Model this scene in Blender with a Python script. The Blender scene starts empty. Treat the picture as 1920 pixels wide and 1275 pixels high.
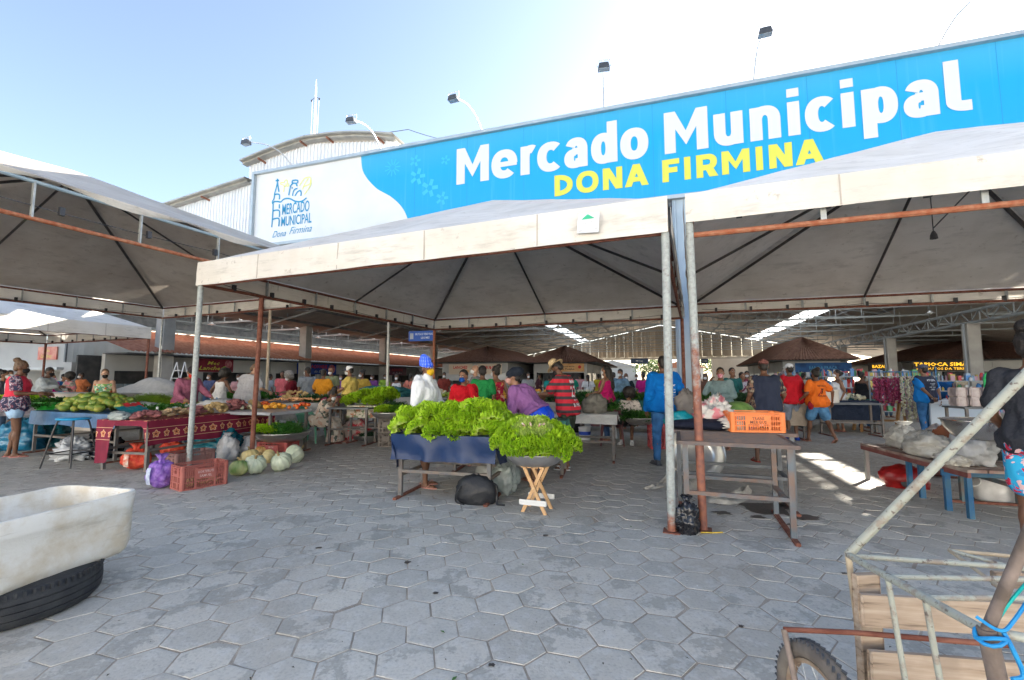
import bpy, bmesh, random, math
from math import sin, cos, pi, radians, sqrt, atan2, floor
from mathutils import Vector, Matrix, noise
from mathutils.bvhtree import BVHTree
R = random.Random(7)
S = bpy.context.scene
COL = S.collection
TS = bpy.data.scenes.new('workbench')     # scratch scene for evaluating meshes, removed at the end
# ------------------------------------------------------------------ camera
H = 1.4; F = 850.0; PITCH = radians(4.98); TH = radians(18.25)
cd = bpy.data.cameras.new('camera'); cam = bpy.data.objects.new('camera', cd); COL.objects.link(cam)
cam.location = (0, 0, H); cam.rotation_euler = (pi/2 + PITCH, 0, 0)
cd.sensor_width = 36; cd.lens = F/1920*36; cd.clip_start = .05; cd.clip_end = 3000
S.camera = cam
# ------------------------------------------------------------------ sky and sun
SUNV = Vector((1.839, 1.426, 1.03)).normalized()
w = bpy.data.worlds.new('World'); S.world = w; w.use_nodes = True
nt = w.node_tree; nt.nodes.clear()
sk = nt.nodes.new('ShaderNodeTexSky'); sk.sky_type = 'NISHITA'; sk.sun_disc = False
sk.sun_elevation = math.asin(SUNV.z); sk.sun_rotation = atan2(SUNV.x, SUNV.y)
sk.air_density = 1.0; sk.dust_density = 1.6; sk.ozone_density = 1.6; sk.altitude = 100
bg = nt.nodes.new('ShaderNodeBackground'); bg.inputs[1].default_value = .055
wo = nt.nodes.new('ShaderNodeOutputWorld'); hs_ = nt.nodes.new('ShaderNodeHueSaturation'); hs_.inputs['Saturation'].default_value = .84; tn = nt.nodes.new('ShaderNodeMix'); tn.data_type = 'RGBA'; tn.blend_type = 'MULTIPLY'; tn.inputs[0].default_value = 1; tn.inputs[7].default_value = (.96, .985, 1.0, 1)
nt.links.new(sk.outputs[0], hs_.inputs['Color']); nt.links.new(hs_.outputs[0], tn.inputs[6]); nt.links.new(tn.outputs[2], bg.inputs[0]); nt.links.new(bg.outputs[0], wo.inputs[0])
sl = bpy.data.lights.new('sun', 'SUN'); sl.energy = 5.0; sl.angle = radians(.5); sl.color = (1, .93, .82)
so = bpy.data.objects.new('sun', sl); COL.objects.link(so); so.rotation_euler = (-SUNV).to_track_quat('-Z', 'Y').to_euler()
S.view_settings.view_transform = 'Standard'; S.view_settings.look = 'None'
S.view_settings.exposure = 2.9; S.view_settings.gamma = 1
S.cycles.max_bounces = 7; S.cycles.diffuse_bounces = 4; S.cycles.transparent_max_bounces = 12
S.cycles.caustics_reflective = False; S.cycles.caustics_refractive = False
# ------------------------------------------------------------------ measuring helpers
def ray(px, py):
    y = 637.5-py
    return px-960, F*cos(PITCH)-y*sin(PITCH), F*sin(PITCH)+y*cos(PITCH)
def gz(px, py, z=0.0):
    X, Y, Z = ray(px, py); t = (z-H)/Z; return Vector((X*t, Y*t, z))
def at(px, py, Y0):
    X, Y, Z = ray(px, py); t = Y0/Y; return Vector((X*t, Y0, H+Z*t))
def W(b, a, z=0.0):
    return Vector((b*cos(TH)+a*sin(TH), -b*sin(TH)+a*cos(TH), z))
# ------------------------------------------------------------------ materials
MATS = {}
def mat(name, c, c2=None, sc=6, rough=.7, bump=0, bsc=40, metal=0, det=5, lo=.35, hi=.65, spec=.4, trans=0, emit=0, coords='Object', bd=None):
    if name in MATS: return MATS[name]
    m = bpy.data.materials.new(name); m.use_nodes = True; n = m.node_tree; L = n.links
    b = n.nodes['Principled BSDF']; b.inputs['Roughness'].default_value = rough; b.inputs['Metallic'].default_value = metal
    b.inputs['Specular IOR Level'].default_value = spec
    b.inputs['Base Color'].default_value = (*c, 1)
    tc = n.nodes.new('ShaderNodeTexCoord')
    if c2 is not None:
        no = n.nodes.new('ShaderNodeTexNoise'); no.inputs['Scale'].default_value = sc; no.inputs['Detail'].default_value = det
        L.new(tc.outputs[coords], no.inputs['Vector'])
        cr = n.nodes.new('ShaderNodeValToRGB'); cr.color_ramp.elements[0].position = lo; cr.color_ramp.elements[1].position = hi
        cr.color_ramp.elements[0].color = (*c, 1); cr.color_ramp.elements[1].color = (*c2, 1)
        L.new(no.outputs[0], cr.inputs[0]); L.new(cr.outputs[0], b.inputs['Base Color'])
    if bump:
        nb = n.nodes.new('ShaderNodeTexNoise'); nb.inputs['Scale'].default_value = bsc; nb.inputs['Detail'].default_value = 4
        L.new(tc.outputs[coords], nb.inputs['Vector'])
        bp = n.nodes.new('ShaderNodeBump'); bp.inputs['Strength'].default_value = min(1, bump*20); bp.inputs['Distance'].default_value = bd or .01
        L.new(nb.outputs[0], bp.inputs['Height']); L.new(bp.outputs[0], b.inputs['Normal'])
    if trans:
        tr = n.nodes.new('ShaderNodeBsdfTranslucent'); mx = n.nodes.new('ShaderNodeMixShader'); mx.inputs[0].default_value = trans
        if c2 is not None: L.new(cr.outputs[0], tr.inputs[0])
        else: tr.inputs[0].default_value = (*c, 1)
        L.new(b.outputs[0], mx.inputs[1]); L.new(tr.outputs[0], mx.inputs[2]); L.new(mx.outputs[0], n.nodes['Material Output'].inputs[0])
    if emit:
        b.inputs['Emission Color'].default_value = (*c, 1); b.inputs['Emission Strength'].default_value = emit
    MATS[name] = m; return m
def nodes(m): return m.node_tree.nodes, m.node_tree.links, m.node_tree.nodes['Principled BSDF']
def mathn(N, L, op, a, b=None, c=None):
    n = N.new('ShaderNodeMath'); n.operation = op
    for i, v in enumerate((a, b, c)):
        if v is None: continue
        if isinstance(v, (int, float)): n.inputs[i].default_value = v
        else: L.new(v, n.inputs[i])
    return n.outputs[0]
def mixc(N, L, f, a, b, mode='MIX'):
    n = N.new('ShaderNodeMix'); n.data_type = 'RGBA'; n.blend_type = mode
    for s, v in ((n.inputs[0], f), (n.inputs[6], a), (n.inputs[7], b)):
        if isinstance(v, (int, float)): s.default_value = v
        elif isinstance(v, tuple): s.default_value = (*v, 1)
        else: L.new(v, s)
    return n.outputs[2]
def noisev(N, L, scale, det=4, rough=.5, coords='Object', vec=None, out=0):
    n = N.new('ShaderNodeTexNoise'); n.inputs['Scale'].default_value = scale; n.inputs['Detail'].default_value = det; n.inputs['Roughness'].default_value = rough
    if vec is None:
        tc = N.new('ShaderNodeTexCoord'); vec = tc.outputs[coords]
    L.new(vec, n.inputs['Vector']); return n.outputs[out]
def ramp(N, L, v, stops):
    c = N.new('ShaderNodeValToRGB'); e = c.color_ramp.elements
    while len(e) < len(stops): e.new(.5)
    for i, (p, col) in enumerate(stops):
        e[i].position = p; e[i].color = (*col, 1) if isinstance(col, tuple) else (col, col, col, 1)
    L.new(v, c.inputs[0]); return c.outputs[0]
# ------------------------------------------------------------------ mesh builder
def basis(d):
    d = d.normalized(); a = Vector((0, 0, 1)) if abs(d.z) < .95 else Vector((1, 0, 0))
    x = d.cross(a).normalized(); y = x.cross(d).normalized(); return x, y
class MB:
    def __init__(s): s.v = []; s.f = []; s.m = []; s.mi = 0; s.T = None
    def add(s, vs, fs):
        o = len(s.v)
        if s.T is not None: vs = [s.T @ Vector(p) for p in vs]
        s.v += [tuple(p) for p in vs]; s.f += [tuple(i+o for i in f) for f in fs]; s.m += [s.mi]*len(fs); return s
    def box(s, c, d, rz=0, bev=0, M=None):
        x, y, z = d[0]/2, d[1]/2, d[2]/2
        if bev:
            vs = []; b = min(bev, x*.9, y*.9, z*.9)
            for sz in (-1, 1):
                for (ax, ay) in ((x-b, y-b), (x, y)) if sz < 0 else ((x, y), (x-b, y-b)):
                    zz = sz*z if (ax < x) else sz*(z-b)
                    for sx, sy in ((-1, -1), (1, -1), (1, 1), (-1, 1)):
                        cx_, cy_ = sx*ax, sy*ay
                        if ax == x:
                            vs += [(sx*(x-b), sy*y, zz), (sx*x, sy*(y-b), zz)] if sx*sy > 0 else [(sx*x, sy*(y-b), zz), (sx*(x-b), sy*y, zz)]
                        else: vs += [(cx_, cy_, zz), (cx_, cy_, zz)]
            fs = []
            for k in range(3):
                for i in range(8): fs.append((k*8+i, k*8+(i+1) % 8, (k+1)*8+(i+1) % 8, (k+1)*8+i))
            fs += [tuple(reversed(range(8))), tuple(range(24, 32))]
        else:
            vs = [(-x, -y, -z), (x, -y, -z), (x, y, -z), (-x, y, -z), (-x, -y, z), (x, -y, z), (x, y, z), (-x, y, z)]
            fs = [(3, 2, 1, 0), (4, 5, 6, 7), (0, 1, 5, 4), (1, 2, 6, 5), (2, 3, 7, 6), (3, 0, 4, 7)]
        A = Matrix.Translation(Vector(c)) @ (M if M is not None else Matrix.Rotation(rz, 4, 'Z'))
        return s.add([A @ Vector(p) for p in vs], fs)
    def tube(s, pts, r, n=8, caps=True, sq=False):
        pts = [Vector(p) for p in pts]; k = len(pts); rs = r if isinstance(r, (list, tuple)) else [r]*k
        vs = []; X = None
        for i, p in enumerate(pts):
            d = (pts[min(i+1, k-1)]-pts[max(i-1, 0)])
            if d.length < 1e-9: d = Vector((0, 0, 1))
            if X is None: X, Yv = basis(d)
            else:
                dn = d.normalized(); X = (X-dn*X.dot(dn))
                X = X.normalized() if X.length > 1e-6 else basis(d)[0]
                Yv = X.cross(dn)
            for j in range(n):
                t = 2*pi*(j+.5)/n; vs.append(p+(X*cos(t)+Yv*sin(t))*rs[i])
        fs = [(i*n+j, i*n+(j+1) % n, (i+1)*n+(j+1) % n, (i+1)*n+j) for i in range(k-1) for j in range(n)]
        if caps: fs += [tuple(reversed(range(n))), tuple(range((k-1)*n, k*n))]
        return s.add(vs, fs)
    def bar(s, a, b, wd, h=None):      # rectangular bar between two points
        a = Vector(a); b = Vector(b); d = b-a; h = h or wd; dn = d.normalized()
        x = dn.cross(Vector((0, 0, 1))); x = x.normalized() if x.length > 1e-3 else Vector((1, 0, 0)); y = x.cross(dn)
        vs = [p+x*sx*wd/2+y*sy*h/2 for p in (a, b) for sx, sy in ((-1, -1), (1, -1), (1, 1), (-1, 1))]
        return s.add(vs, [(3, 2, 1, 0), (4, 5, 6, 7), (0, 1, 5, 4), (1, 2, 6, 5), (2, 3, 7, 6), (3, 0, 4, 7)])
    def lathe(s, prof, n=24, c=(0, 0, 0), M=None, sx=1, sy=1, fn=None):
        c = Vector(c); vs = []
        for (r, z) in prof:
            for j in range(n):
                t = 2*pi*j/n; q = fn(t, r, z) if fn else 1
                p = Vector((cos(t)*r*sx*q, sin(t)*r*sy*q, z)); vs.append((M @ p if M is not None else p)+c)
        k = len(prof)
        fs = [(i*n+j, i*n+(j+1) % n, (i+1)*n+(j+1) % n, (i+1)*n+j) for i in range(k-1) for j in range(n)]
        if prof[0][0] > 1e-4: pass
        return s.add(vs, fs)
    def ell(s, c, r, n=12, m=8, M=None, disp=None):
        if isinstance(r, (int, float)): r = (r, r, r)
        vs = [(0, 0, -1)]
        for i in range(1, m):
            ph = -pi/2+pi*i/m
            for j in range(n): t = 2*pi*j/n; vs.append((cos(ph)*cos(t), cos(ph)*sin(t), sin(ph)))
        vs.append((0, 0, 1)); out = []
        for p in vs:
            p = Vector(p); k = disp(p) if disp else 1
            q = Vector((p.x*r[0]*k, p.y*r[1]*k, p.z*r[2]*k))
            if M is not None: q = M @ q
            out.append(q+Vector(c))
        fs = [(0, 1+(j+1) % n, 1+j) for j in range(n)]
        for i in range(m-2):
            fs += [(1+i*n+j, 1+i*n+(j+1) % n, 1+(i+1)*n+(j+1) % n, 1+(i+1)*n+j) for j in range(n)]
        q = 1+(m-2)*n; fs += [(q+j, q+(j+1) % n, q+n) for j in range(n)]
        return s.add(out, fs)
    def grid(s, fn, nu, nv):
        vs = [fn(i/nu, j/nv) for j in range(nv+1) for i in range(nu+1)]
        fs = [(j*(nu+1)+i, j*(nu+1)+i+1, (j+1)*(nu+1)+i+1, (j+1)*(nu+1)+i) for j in range(nv) for i in range(nu)]
        return s.add(vs, fs)
    def prism(s, poly, y0, y1):        # polygon in xz, extruded along y
        n = len(poly); vs = [(p[0], y0, p[1]) for p in poly]+[(p[0], y1, p[1]) for p in poly]
        fs = [tuple(range(n)), tuple(reversed(range(n, 2*n)))]+[(i, (i+1) % n, n+(i+1) % n, n+i) for i in range(n)]
        return s.add(vs, fs)
    def mesh(s, name):
        me = bpy.data.meshes.new(name); me.from_pydata(s.v, [], s.f); me.update(); return me
    def build(s, name, mats, parent=None, smooth=False, loc=None, fix=True):
        me = s.mesh(name)
        if not isinstance(mats, (list, tuple)): mats = [mats]
        for m in mats: me.materials.append(m)
        if len(mats) > 1: me.polygons.foreach_set('material_index', s.m)
        if fix:
            bm = bmesh.new(); bm.from_mesh(me); bmesh.ops.recalc_face_normals(bm, faces=bm.faces); bm.to_mesh(me); bm.free()
        if smooth: smoothm(me, smooth)
        o = bpy.data.objects.new(name, me); COL.objects.link(o)
        if parent is not None: o.parent = parent
        if loc is not None: o.location = loc
        return o
def smoothm(me, ang=True):
    me.polygons.foreach_set('use_smooth', [True]*len(me.polygons))
    a = 40 if ang is True else ang
    if a < 180: me.set_sharp_from_angle(angle=radians(a))
def tag(o, label=None, cat=None, group=None, kind=None):
    if label: o['label'] = label
    if cat: o['category'] = cat
    if group: o['group'] = group
    if kind: o['kind'] = kind
    return o
def thing(name, label, cat, loc=(0, 0, 0), rz=0, group=None):
    o = bpy.data.objects.new(name, None); COL.objects.link(o); o.location = loc; o.rotation_euler = (0, 0, rz); o.empty_display_size = .1
    return tag(o, label, cat, group)
def copy_tree(o, loc=None, rz=None, label=None, parent=None, scale=None, rot=None):
    c = o.copy(); COL.objects.link(c)
    if parent is not None: c.parent = parent
    if loc is not None: c.location = loc
    if rz is not None: c.rotation_euler = (0, 0, rz)
    if rot is not None: c.rotation_euler = rot
    if scale is not None: c.scale = scale if isinstance(scale, (tuple, list)) else (scale,)*3
    if label: c['label'] = label
    for ch in [x for x in CH.get(o.name, o.children)]: copy_tree(ch, parent=c)
    return c
CH = {}
def text_tris(txt, bold=0, shear=0, res=3):
    cu = bpy.data.curves.new('t', 'FONT'); cu.body = txt; cu.size = 1; cu.offset = bold; cu.shear = shear; cu.resolution_u = res; cu.align_x = 'LEFT'
    o = bpy.data.objects.new('t', cu); TS.collection.objects.link(o)
    TS.view_layers[0].update(); dg = TS.view_layers[0].depsgraph; ev = o.evaluated_get(dg); me = ev.to_mesh()
    vs = [v.co.copy() for v in me.vertices]; fs = [tuple(p.vertices) for p in me.polygons]; ev.to_mesh_clear()
    bpy.data.objects.remove(o); bpy.data.curves.remove(cu); return vs, fs
def text_at(mb, txt, x0, z0, wd, h, y, bold=0, shear=0, cap=True, res=3, fn=None):
    """flat lettering in the xz plane at depth y: left x0, baseline z0, width wd, cap height h"""
    vs, fs = text_tris(txt, bold, shear, res)
    xs = [v.x for v in vs]; x_, X_ = min(xs), max(xs); ch = .70+bold
    out = []
    for v in vs:
        p = Vector((x0+(v.x-x_)/(X_-x_)*wd, y, z0+(v.y+bold*.5)/ch*h)); out.append(fn(p) if fn else p)
    mb.add(out, fs); return mb
TR = -TH
# ================================================================== GROUND
def mk_paver():
    m = bpy.data.materials.new('paver'); m.use_nodes = True; N, L, b = nodes(m)
    at_ = N.new('ShaderNodeAttribute'); at_.attribute_name = 'rnd'
    tc = N.new('ShaderNodeTexCoord')
    n1 = noisev(N, L, .35, 3); n2 = noisev(N, L, 9, 6, .65); n3 = noisev(N, L, 55, 4, .6); n4 = noisev(N, L, 3.1, 7, .7)
    base = ramp(N, L, at_.outputs['Fac'], [(0, (.45, .438, .40)), (.35, (.515, .50, .455)), (.7, (.55, .53, .48)), (1, (.585, .56, .50))])
    base = mixc(N, L, ramp(N, L, n1, [(.4, 0.), (.66, .45)]), base, (.44, .395, .335))
    st = ramp(N, L, n4, [(.505, 0.), (.535, .62)]); sel = ramp(N, L, at_.outputs['Fac'], [(.4, .2), (.5, 1.)]); base = mixc(N, L, mathn(N, L, 'MULTIPLY', st, sel), base, (.28, .275, .25))
    sp = N.new('ShaderNodeSeparateXYZ'); L.new(tc.outputs['Object'], sp.inputs[0]); far = mathn(N, L, 'MULTIPLY', mathn(N, L, 'SUBTRACT', mathn(N, L, 'ADD', sp.outputs[1], mathn(N, L, 'MULTIPLY', n1, 6)), 8.0), .25); far = mathn(N, L, 'MULTIPLY', mathn(N, L, 'MINIMUM', mathn(N, L, 'MAXIMUM', far, 0.), 1.), .7); base = mixc(N, L, far, base, (.31, .28, .245))  # paving turns darker and browner under the hall: dirt plus painted-in shade
    n5 = noisev(N, L, .9, 5, .7); base = mixc(N, L, ramp(N, L, n5, [(.5, 0.), (.66, .45)]), base, (.40, .345, .28))
    base = mixc(N, L, ramp(N, L, n2, [(.52, 0.), (.6, .45)]), base, (.58, .57, .54))
    base = mixc(N, L, ramp(N, L, n3, [(.3, .4), (.5, 0.)]), base, (.22, .22, .215))
    L.new(base, b.inputs['Base Color']); b.inputs['Roughness'].default_value = .82; b.inputs['Specular IOR Level'].default_value = .3
    bp = N.new('ShaderNodeBump'); bp.inputs['Strength'].default_value = .55; bp.inputs['Distance'].default_value = .004
    L.new(mathn(N, L, 'ADD', n3, mathn(N, L, 'MULTIPLY', n2, 1.5)), bp.inputs['Height']); L.new(bp.outputs[0], b.inputs['Normal'])
    return m
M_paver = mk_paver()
M_sand = mat('joint_sand', (.27, .23, .19), (.42, .37, .31), sc=5, rough=.95, bump=.04, bsc=120)
def ground():
    mb = MB(); mb.grid(lambda u, v: (-900+1800*u, -500+1900*v, -.014), 2, 2)
    tag(mb.build('ground', mat('far_ground', (.16, .135, .11), (.22, .19, .155), sc=.3, rough=.95)), kind='structure')
    # bed of sand between the pavers
    mb = MB(); mb.grid(lambda u, v: (-34+72*u, -6+86*v, .0010+.0018*noise.noise(Vector((u*160, v*190, 0)))), 180, 200)
    o = mb.build('paving_bed', M_sand); tag(o, kind='structure')
    r = .163; ang = radians(12.5); ca, sa = cos(ang), sin(ang)
    dx = r*sqrt(3); dy = r*1.5; mb = MB(); rnd = []
    vs = []; fs = []
    for j in range(-40, 260):
        for i in range(-200, 200):
            x = (i+.5*(j & 1))*dx; y = j*dy; X = x*ca-y*sa; Y = x*sa+y*ca
            if Y < .9 or Y > 60 or abs(X) > 2.2+Y*1.24 or Y > 30 and (i*7+j*3) % 1: continue
            if Y > 34: continue
            near = Y < 17
            z0 = R.uniform(-.0006, .0014); tx = R.uniform(-.0022, .0022); ty = R.uniform(-.0022, .0022); rr = r-.0038; o = len(vs)
            cj = R.uniform(-.03, .03); jx, jy = R.uniform(-.0025, .0025), R.uniform(-.0025, .0025)
            for ring, (q, dz) in enumerate((((rr), -.006), (rr-.003, .0006), (rr-.020, .0015)) if near else ((rr, -.001),)):
                for k in range(6):
                    t = pi/6+k*pi/3+ang+cj*.5; ax, ay = cos(t)*q, sin(t)*q
                    vs.append((X+ax+jx, Y+ay+jy, z0+dz+tx*ax*6+ty*ay*6+.002))
            g = R.random()
            if near:
                for a in (0, 6):
                    for k in range(6): fs.append((o+a+k, o+a+(k+1) % 6, o+a+6+(k+1) % 6, o+a+6+k)); rnd.append(g)
                fs.append(tuple(o+12+k for k in range(6))); rnd.append(g)
            else:
                fs.append(tuple(o+k for k in range(6))); rnd.append(g)
    mb.v = vs; mb.f = fs; mb.m = [0]*len(fs)
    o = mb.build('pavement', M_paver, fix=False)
    a = o.data.attributes.new('rnd', 'FLOAT', 'FACE'); a.data.foreach_set('value', rnd)
    tag(o, kind='structure')
    # far part of the hall floor
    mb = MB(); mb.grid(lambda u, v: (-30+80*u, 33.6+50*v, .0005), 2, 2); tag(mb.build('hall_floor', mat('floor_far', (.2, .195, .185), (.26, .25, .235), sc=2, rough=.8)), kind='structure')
    # dark wet stains by the empty metal table
    mb = MB(); rs = random.Random(3)
    for cx, cy, q in [(2.75, 5.05, .3), (2.35, 5.3, .14), (2.95, 4.75, .16), (2.2, 4.9, .1), (3.05, 5.2, .12), (2.5, 4.75, .08), (2.05, 5.5, .08), (2.7, 4.5, .06), (.3, 4.2, .03), (-.8, 3.6, .03), (-.5, 3.1, .025), (1.3, 2.7, .02), (-1.6, 3.9, .03), (2.4, 3.4, .03), (-.1, 2.35, .02)]:
        n = 22; base = len(mb.v); ph = rs.random()*9
        pts = [(cx+q*(.65+.5*noise.noise(Vector((cos(2*pi*k/n)*1.9+ph, sin(2*pi*k/n)*1.9, 1))))*cos(2*pi*k/n)*1.35, cy+q*(.65+.5*noise.noise(Vector((cos(2*pi*k/n)*1.9+ph, sin(2*pi*k/n)*1.9, 1))))*sin(2*pi*k/n), .0092) for k in range(n)]
        mb.add(pts, [tuple(range(n))])
    tag(mb.build('ground_stains', mat('wet_stain', (.055, .045, .04), (.10, .085, .075), sc=30, rough=.45)), kind='structure')
ground()
# ================================================================== HALL
M_steel = mat('painted_steel', (.30, .34, .36), (.22, .25, .27), sc=3, rough=.5, metal=.2)
M_steeld = mat('dark_steel', (.10, .11, .12), (.16, .17, .18), sc=4, rough=.55, metal=.3)
M_conc = mat('concrete', (.30, .29, .27), (.40, .385, .36), sc=1.6, rough=.9, bump=.02)
M_roofin = mat('roof_inner', (.30, .28, .26), (.38, .36, .33), sc=.8, rough=.8)
M_white = mat('white_sheet', (.72, .74, .76), (.80, .81, .82), sc=1.2, rough=.5)
def mk_clear():
    m = bpy.data.materials.new('clear_panel'); m.use_nodes = True; N, L, b = nodes(m)
    t = N.new('ShaderNodeBsdfTransparent'); tl = N.new('ShaderNodeBsdfTranslucent'); tl.inputs[0].default_value = (.62, .66, .70, 1); t.inputs[0].default_value = (.95, .97, 1, 1)
    mx = N.new('ShaderNodeMixShader'); mx.inputs[0].default_value = 1.0; L.new(t.outputs[0], mx.inputs[1]); L.new(tl.outputs[0], mx.inputs[2]); L.new(mx.outputs[0], N['Material Output'].inputs[0]); return m
M_clear = mk_clear()
A0, A1 = 13.4, 62
def hthing(name, label, cat, b=0, a=0, z=0, group=None): return thing(name, label, cat, W(b, a, z), TR, group)
# roof: strips across b, each a corrugated-looking sheet; clear strips between
roof = hthing('market_roof', 'long metal market roof with clear strips over the stalls', 'roof', 0, A0)
def rz_(b):
    if b < -20.3: return 6.25-.2*abs(b+20.3)
    if b > 14.3: return 6.4-.085*(b-14.3)
    return 8.5-.2*abs(b)
segs = [(-28, -23.2, 0), (-23.2, -22.3, 1), (-22.3, -20.3, 0), (-20.3, -10.3, 0), (-10.3, -9.3, 1), (-9.3, 0, 0), (0, 10.2, 0), (10.2, 11.3, 1), (11.3, 14, 0), (14.0, 23.2, 0), (23.2, 24.8, 1), (24.8, 32, 0)]
for b0, b1, cl in segs:
    mb = MB(); n = max(2, int((b1-b0)*6)) if not cl else 2
    def zz(b): return (6.25-.2*abs(b+20.3)) if b1 <= -20.3 else (6.4-.085*(b-14.3) if b0 >= 14.3 else 8.5-.2*abs(b))
    nn = 160 if not cl else 2
    mb.grid(lambda u, v: (b0+(b1-b0)*u, (A1-A0)*v, zz(b0+(b1-b0)*u)+(0 if cl else .03*(int(round(v*nn)) % 2))), 2, nn)
    if cl:
        if b0 == 10.2:   # one panel is missing: a slot lets the sun through
            mb = MB()
            for (u0, u1, q0, q1) in ((10.2, 11.3, 0, 2.6), (10.2, 10.5, 2.6, 8.6), (10.78, 11.3, 2.6, 8.6), (10.5, 10.78, 4.6, 5.6), (10.2, 11.3, 8.6, A1-A0)): mb.add([(u0, q0, zz(u0)), (u1, q0, zz(u1)), (u1, q1, zz(u1)), (u0, q1, zz(u0))], [(0, 1, 2, 3)])
        mb2 = mb; mb2.build('clear_panel', M_clear, roof)
    else: mb.build('roof_sheet', M_roofin, roof)
# far strips lit across the roof at the end of the hall
# purlins under the nave
mb = MB()
for b in [-27, -25, -19, -17, -15, -13, -11, -8, -6, -4, -2, 2, 4, 6, 8, 12, 13.5, 16, 18, 20, 22, 26, 28, 30]:
    mb.bar((b, 0, rz_(b)-.1), (b, A1-A0, rz_(b)-.1), .07, .14)
mb.build('purlin', M_steeld, roof)
# transverse trusses
def truss(name, b0, b1, zb, step):
    t = thing(name, 'roof', 'roof truss'); mb = MB(); n = int(round((b1-b0)/step)); pts = [b0+(b1-b0)*i/n for i in range(n+1)]
    mb.bar((b0, 0, zb), (b1, 0, zb), .06, .09)
    for x0, x1 in zip(pts[:-1], pts[1:]): mb.bar((x0, 0, rz_(x0+.01)-.25), (x1, 0, rz_(x1-.01)-.25), .06, .08)
    c = mb.build('chord', M_steel, t); mb = MB()
    for i, x in enumerate(pts): mb.bar((x, 0, zb), (x, 0, rz_(min(max(x, b0+.01), b1-.01))-.25), .035, .035)
    for i in range(0, n, 2):
        x0, x1 = pts[i], pts[i+1]
        if x0 < (b0+b1)/2: mb.bar((x0, 0, zb), (x1, 0, rz_(x1-.01)-.25), .03, .03)
        else: mb.bar((x0, 0, rz_(x0+.01)-.25), (x1, 0, zb), .03, .03)
    mb.bar((b0+2, 0, zb+.55), (b1-2, 0, zb+.55), .03, .03)
    mb.build('web', M_steel, t); CH[t.name] = list(t.children) or [o for o in COL.objects if o.parent == t]; return t
ordn = ['first', 'second', 'third', 'fourth', 'fifth', 'sixth', 'seventh', 'eighth', 'ninth', 'tenth', 'eleventh', 'twelfth', 'thirteenth']
tn = truss('roof_truss', -20, 14, 4.95, 1.55)
tl_ = truss('roof_truss', -27.8, -20.35, 4.55, 1.2)
tr_ = truss('roof_truss', 14.35, 31, 4.4, 1.5)
for grp, t0, side in (('trusses over the middle of the hall', tn, 'middle aisle'), ('trusses over the left aisle', tl_, 'left aisle'), ('trusses over the right aisle', tr_, 'right aisle')):
    for k in range(12):
        c = t0 if k == 0 else copy_tree(t0)
        c.location = W(0, 14.6+k*4); c.rotation_euler = (0, 0, TR)
        tag(c, f'grey steel roof truss over the {side}, {ordn[k]} from the entrance', 'roof truss', grp)
# lattice beams along the pillar rows
def lattice(b, z, h, label):
    t = hthing('lattice_beam', label, 'beam', b, A0); mb = MB(); Ln = A1-A0
    for dz in (0, h): mb.bar((-.12, 0, z+dz), (-.12, Ln, z+dz), .06, .07); mb.bar((.12, 0, z+dz), (.12, Ln, z+dz), .06, .07)
    mb.build('chord', M_steel, t); mb = MB(); n = int(Ln/.7)
    for i in range(n):
        a, c = i*Ln/n, (i+1)*Ln/n
        mb.bar((0, a, z if i % 2 else z+h), (0, c, z+h if i % 2 else z), .04, .04)
        if i % 3 == 0: mb.bar((0, a, z), (0, a, z+h), .04, .04)
    mb.build('web', M_steel, t)
lattice(13.8, 4.05, .55, 'lattice beam along the tops of the right row of pillars')
lattice(-26, 4.15, .55, 'lattice beam above the translucent wall on the far left')
# pillars
def pillar(b, a, label, h, wd=.5, grp=None):
    t = hthing('concrete_pillar', label, 'pillar', b, a, 0, grp); mb = MB()
    mb.box((0, 0, h/2), (wd, wd, h), bev=.02); mb.build('shaft', M_conc, t)
    mb = MB(); mb.box((0, 0, h+.03), (wd+.12, wd+.12, .06)); mb.build('cap_plate', M_steel, t)
    mb = MB(); mb.tube([(-wd/2-.06, -.1, .1), (-wd/2-.06, -.1, h)], .045, 8); mb.build('downpipe', mat('downpipe', (.30, .33, .36), rough=.5), t)
for k in range(6): pillar(-20, 13.6+8*k, f'square concrete pillar in the left row, {ordn[k]} from the front', 6.0, grp='left row of pillars')
for k in range(5): pillar(13.8, 18.8+8*k, f'square concrete pillar in the right row, {ordn[k]} from the front', 4.0, grp='right row of pillars')
pillar(.75, 13.2, 'concrete pillar with steel column directly under the middle of the blue sign', 6.2, .4)
# end wall of hall with bright opening
t = hthing('end_wall', 'cream slatted gable wall above the bright far opening', 'wall', 0, A1); mb = MB()
N_ = 60
for i in range(N_):
    x0 = -20+34*i/N_; x1 = -20+34*(i+1)/N_; y = .12*(i % 2)
    mb.add([(x0, y, 4.3), (x1, y, 4.3), (x1, y, 8.45-.2*abs(x1)), (x0, y, 8.45-.2*abs(x0))], [(0, 1, 2, 3)])
mb.build('gable_sheet', mat('cream_sheet', (.22, .19, .155), (.27, .24, .20), sc=1, rough=.7), t)
mb = MB(); mb.box((-3, .3, 4.15), (34.4, .3, .3)); mb.build('lintel', M_conc, t)
mb = MB(); mb.box((-15.5, .3, 2), (9, .3, 4)); mb.box((10, .3, 2), (8, .3, 4)); mb.build('side_wall', mat('plaster_w', (.55, .53, .5), (.62, .6, .56), sc=1, rough=.9), t)
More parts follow.
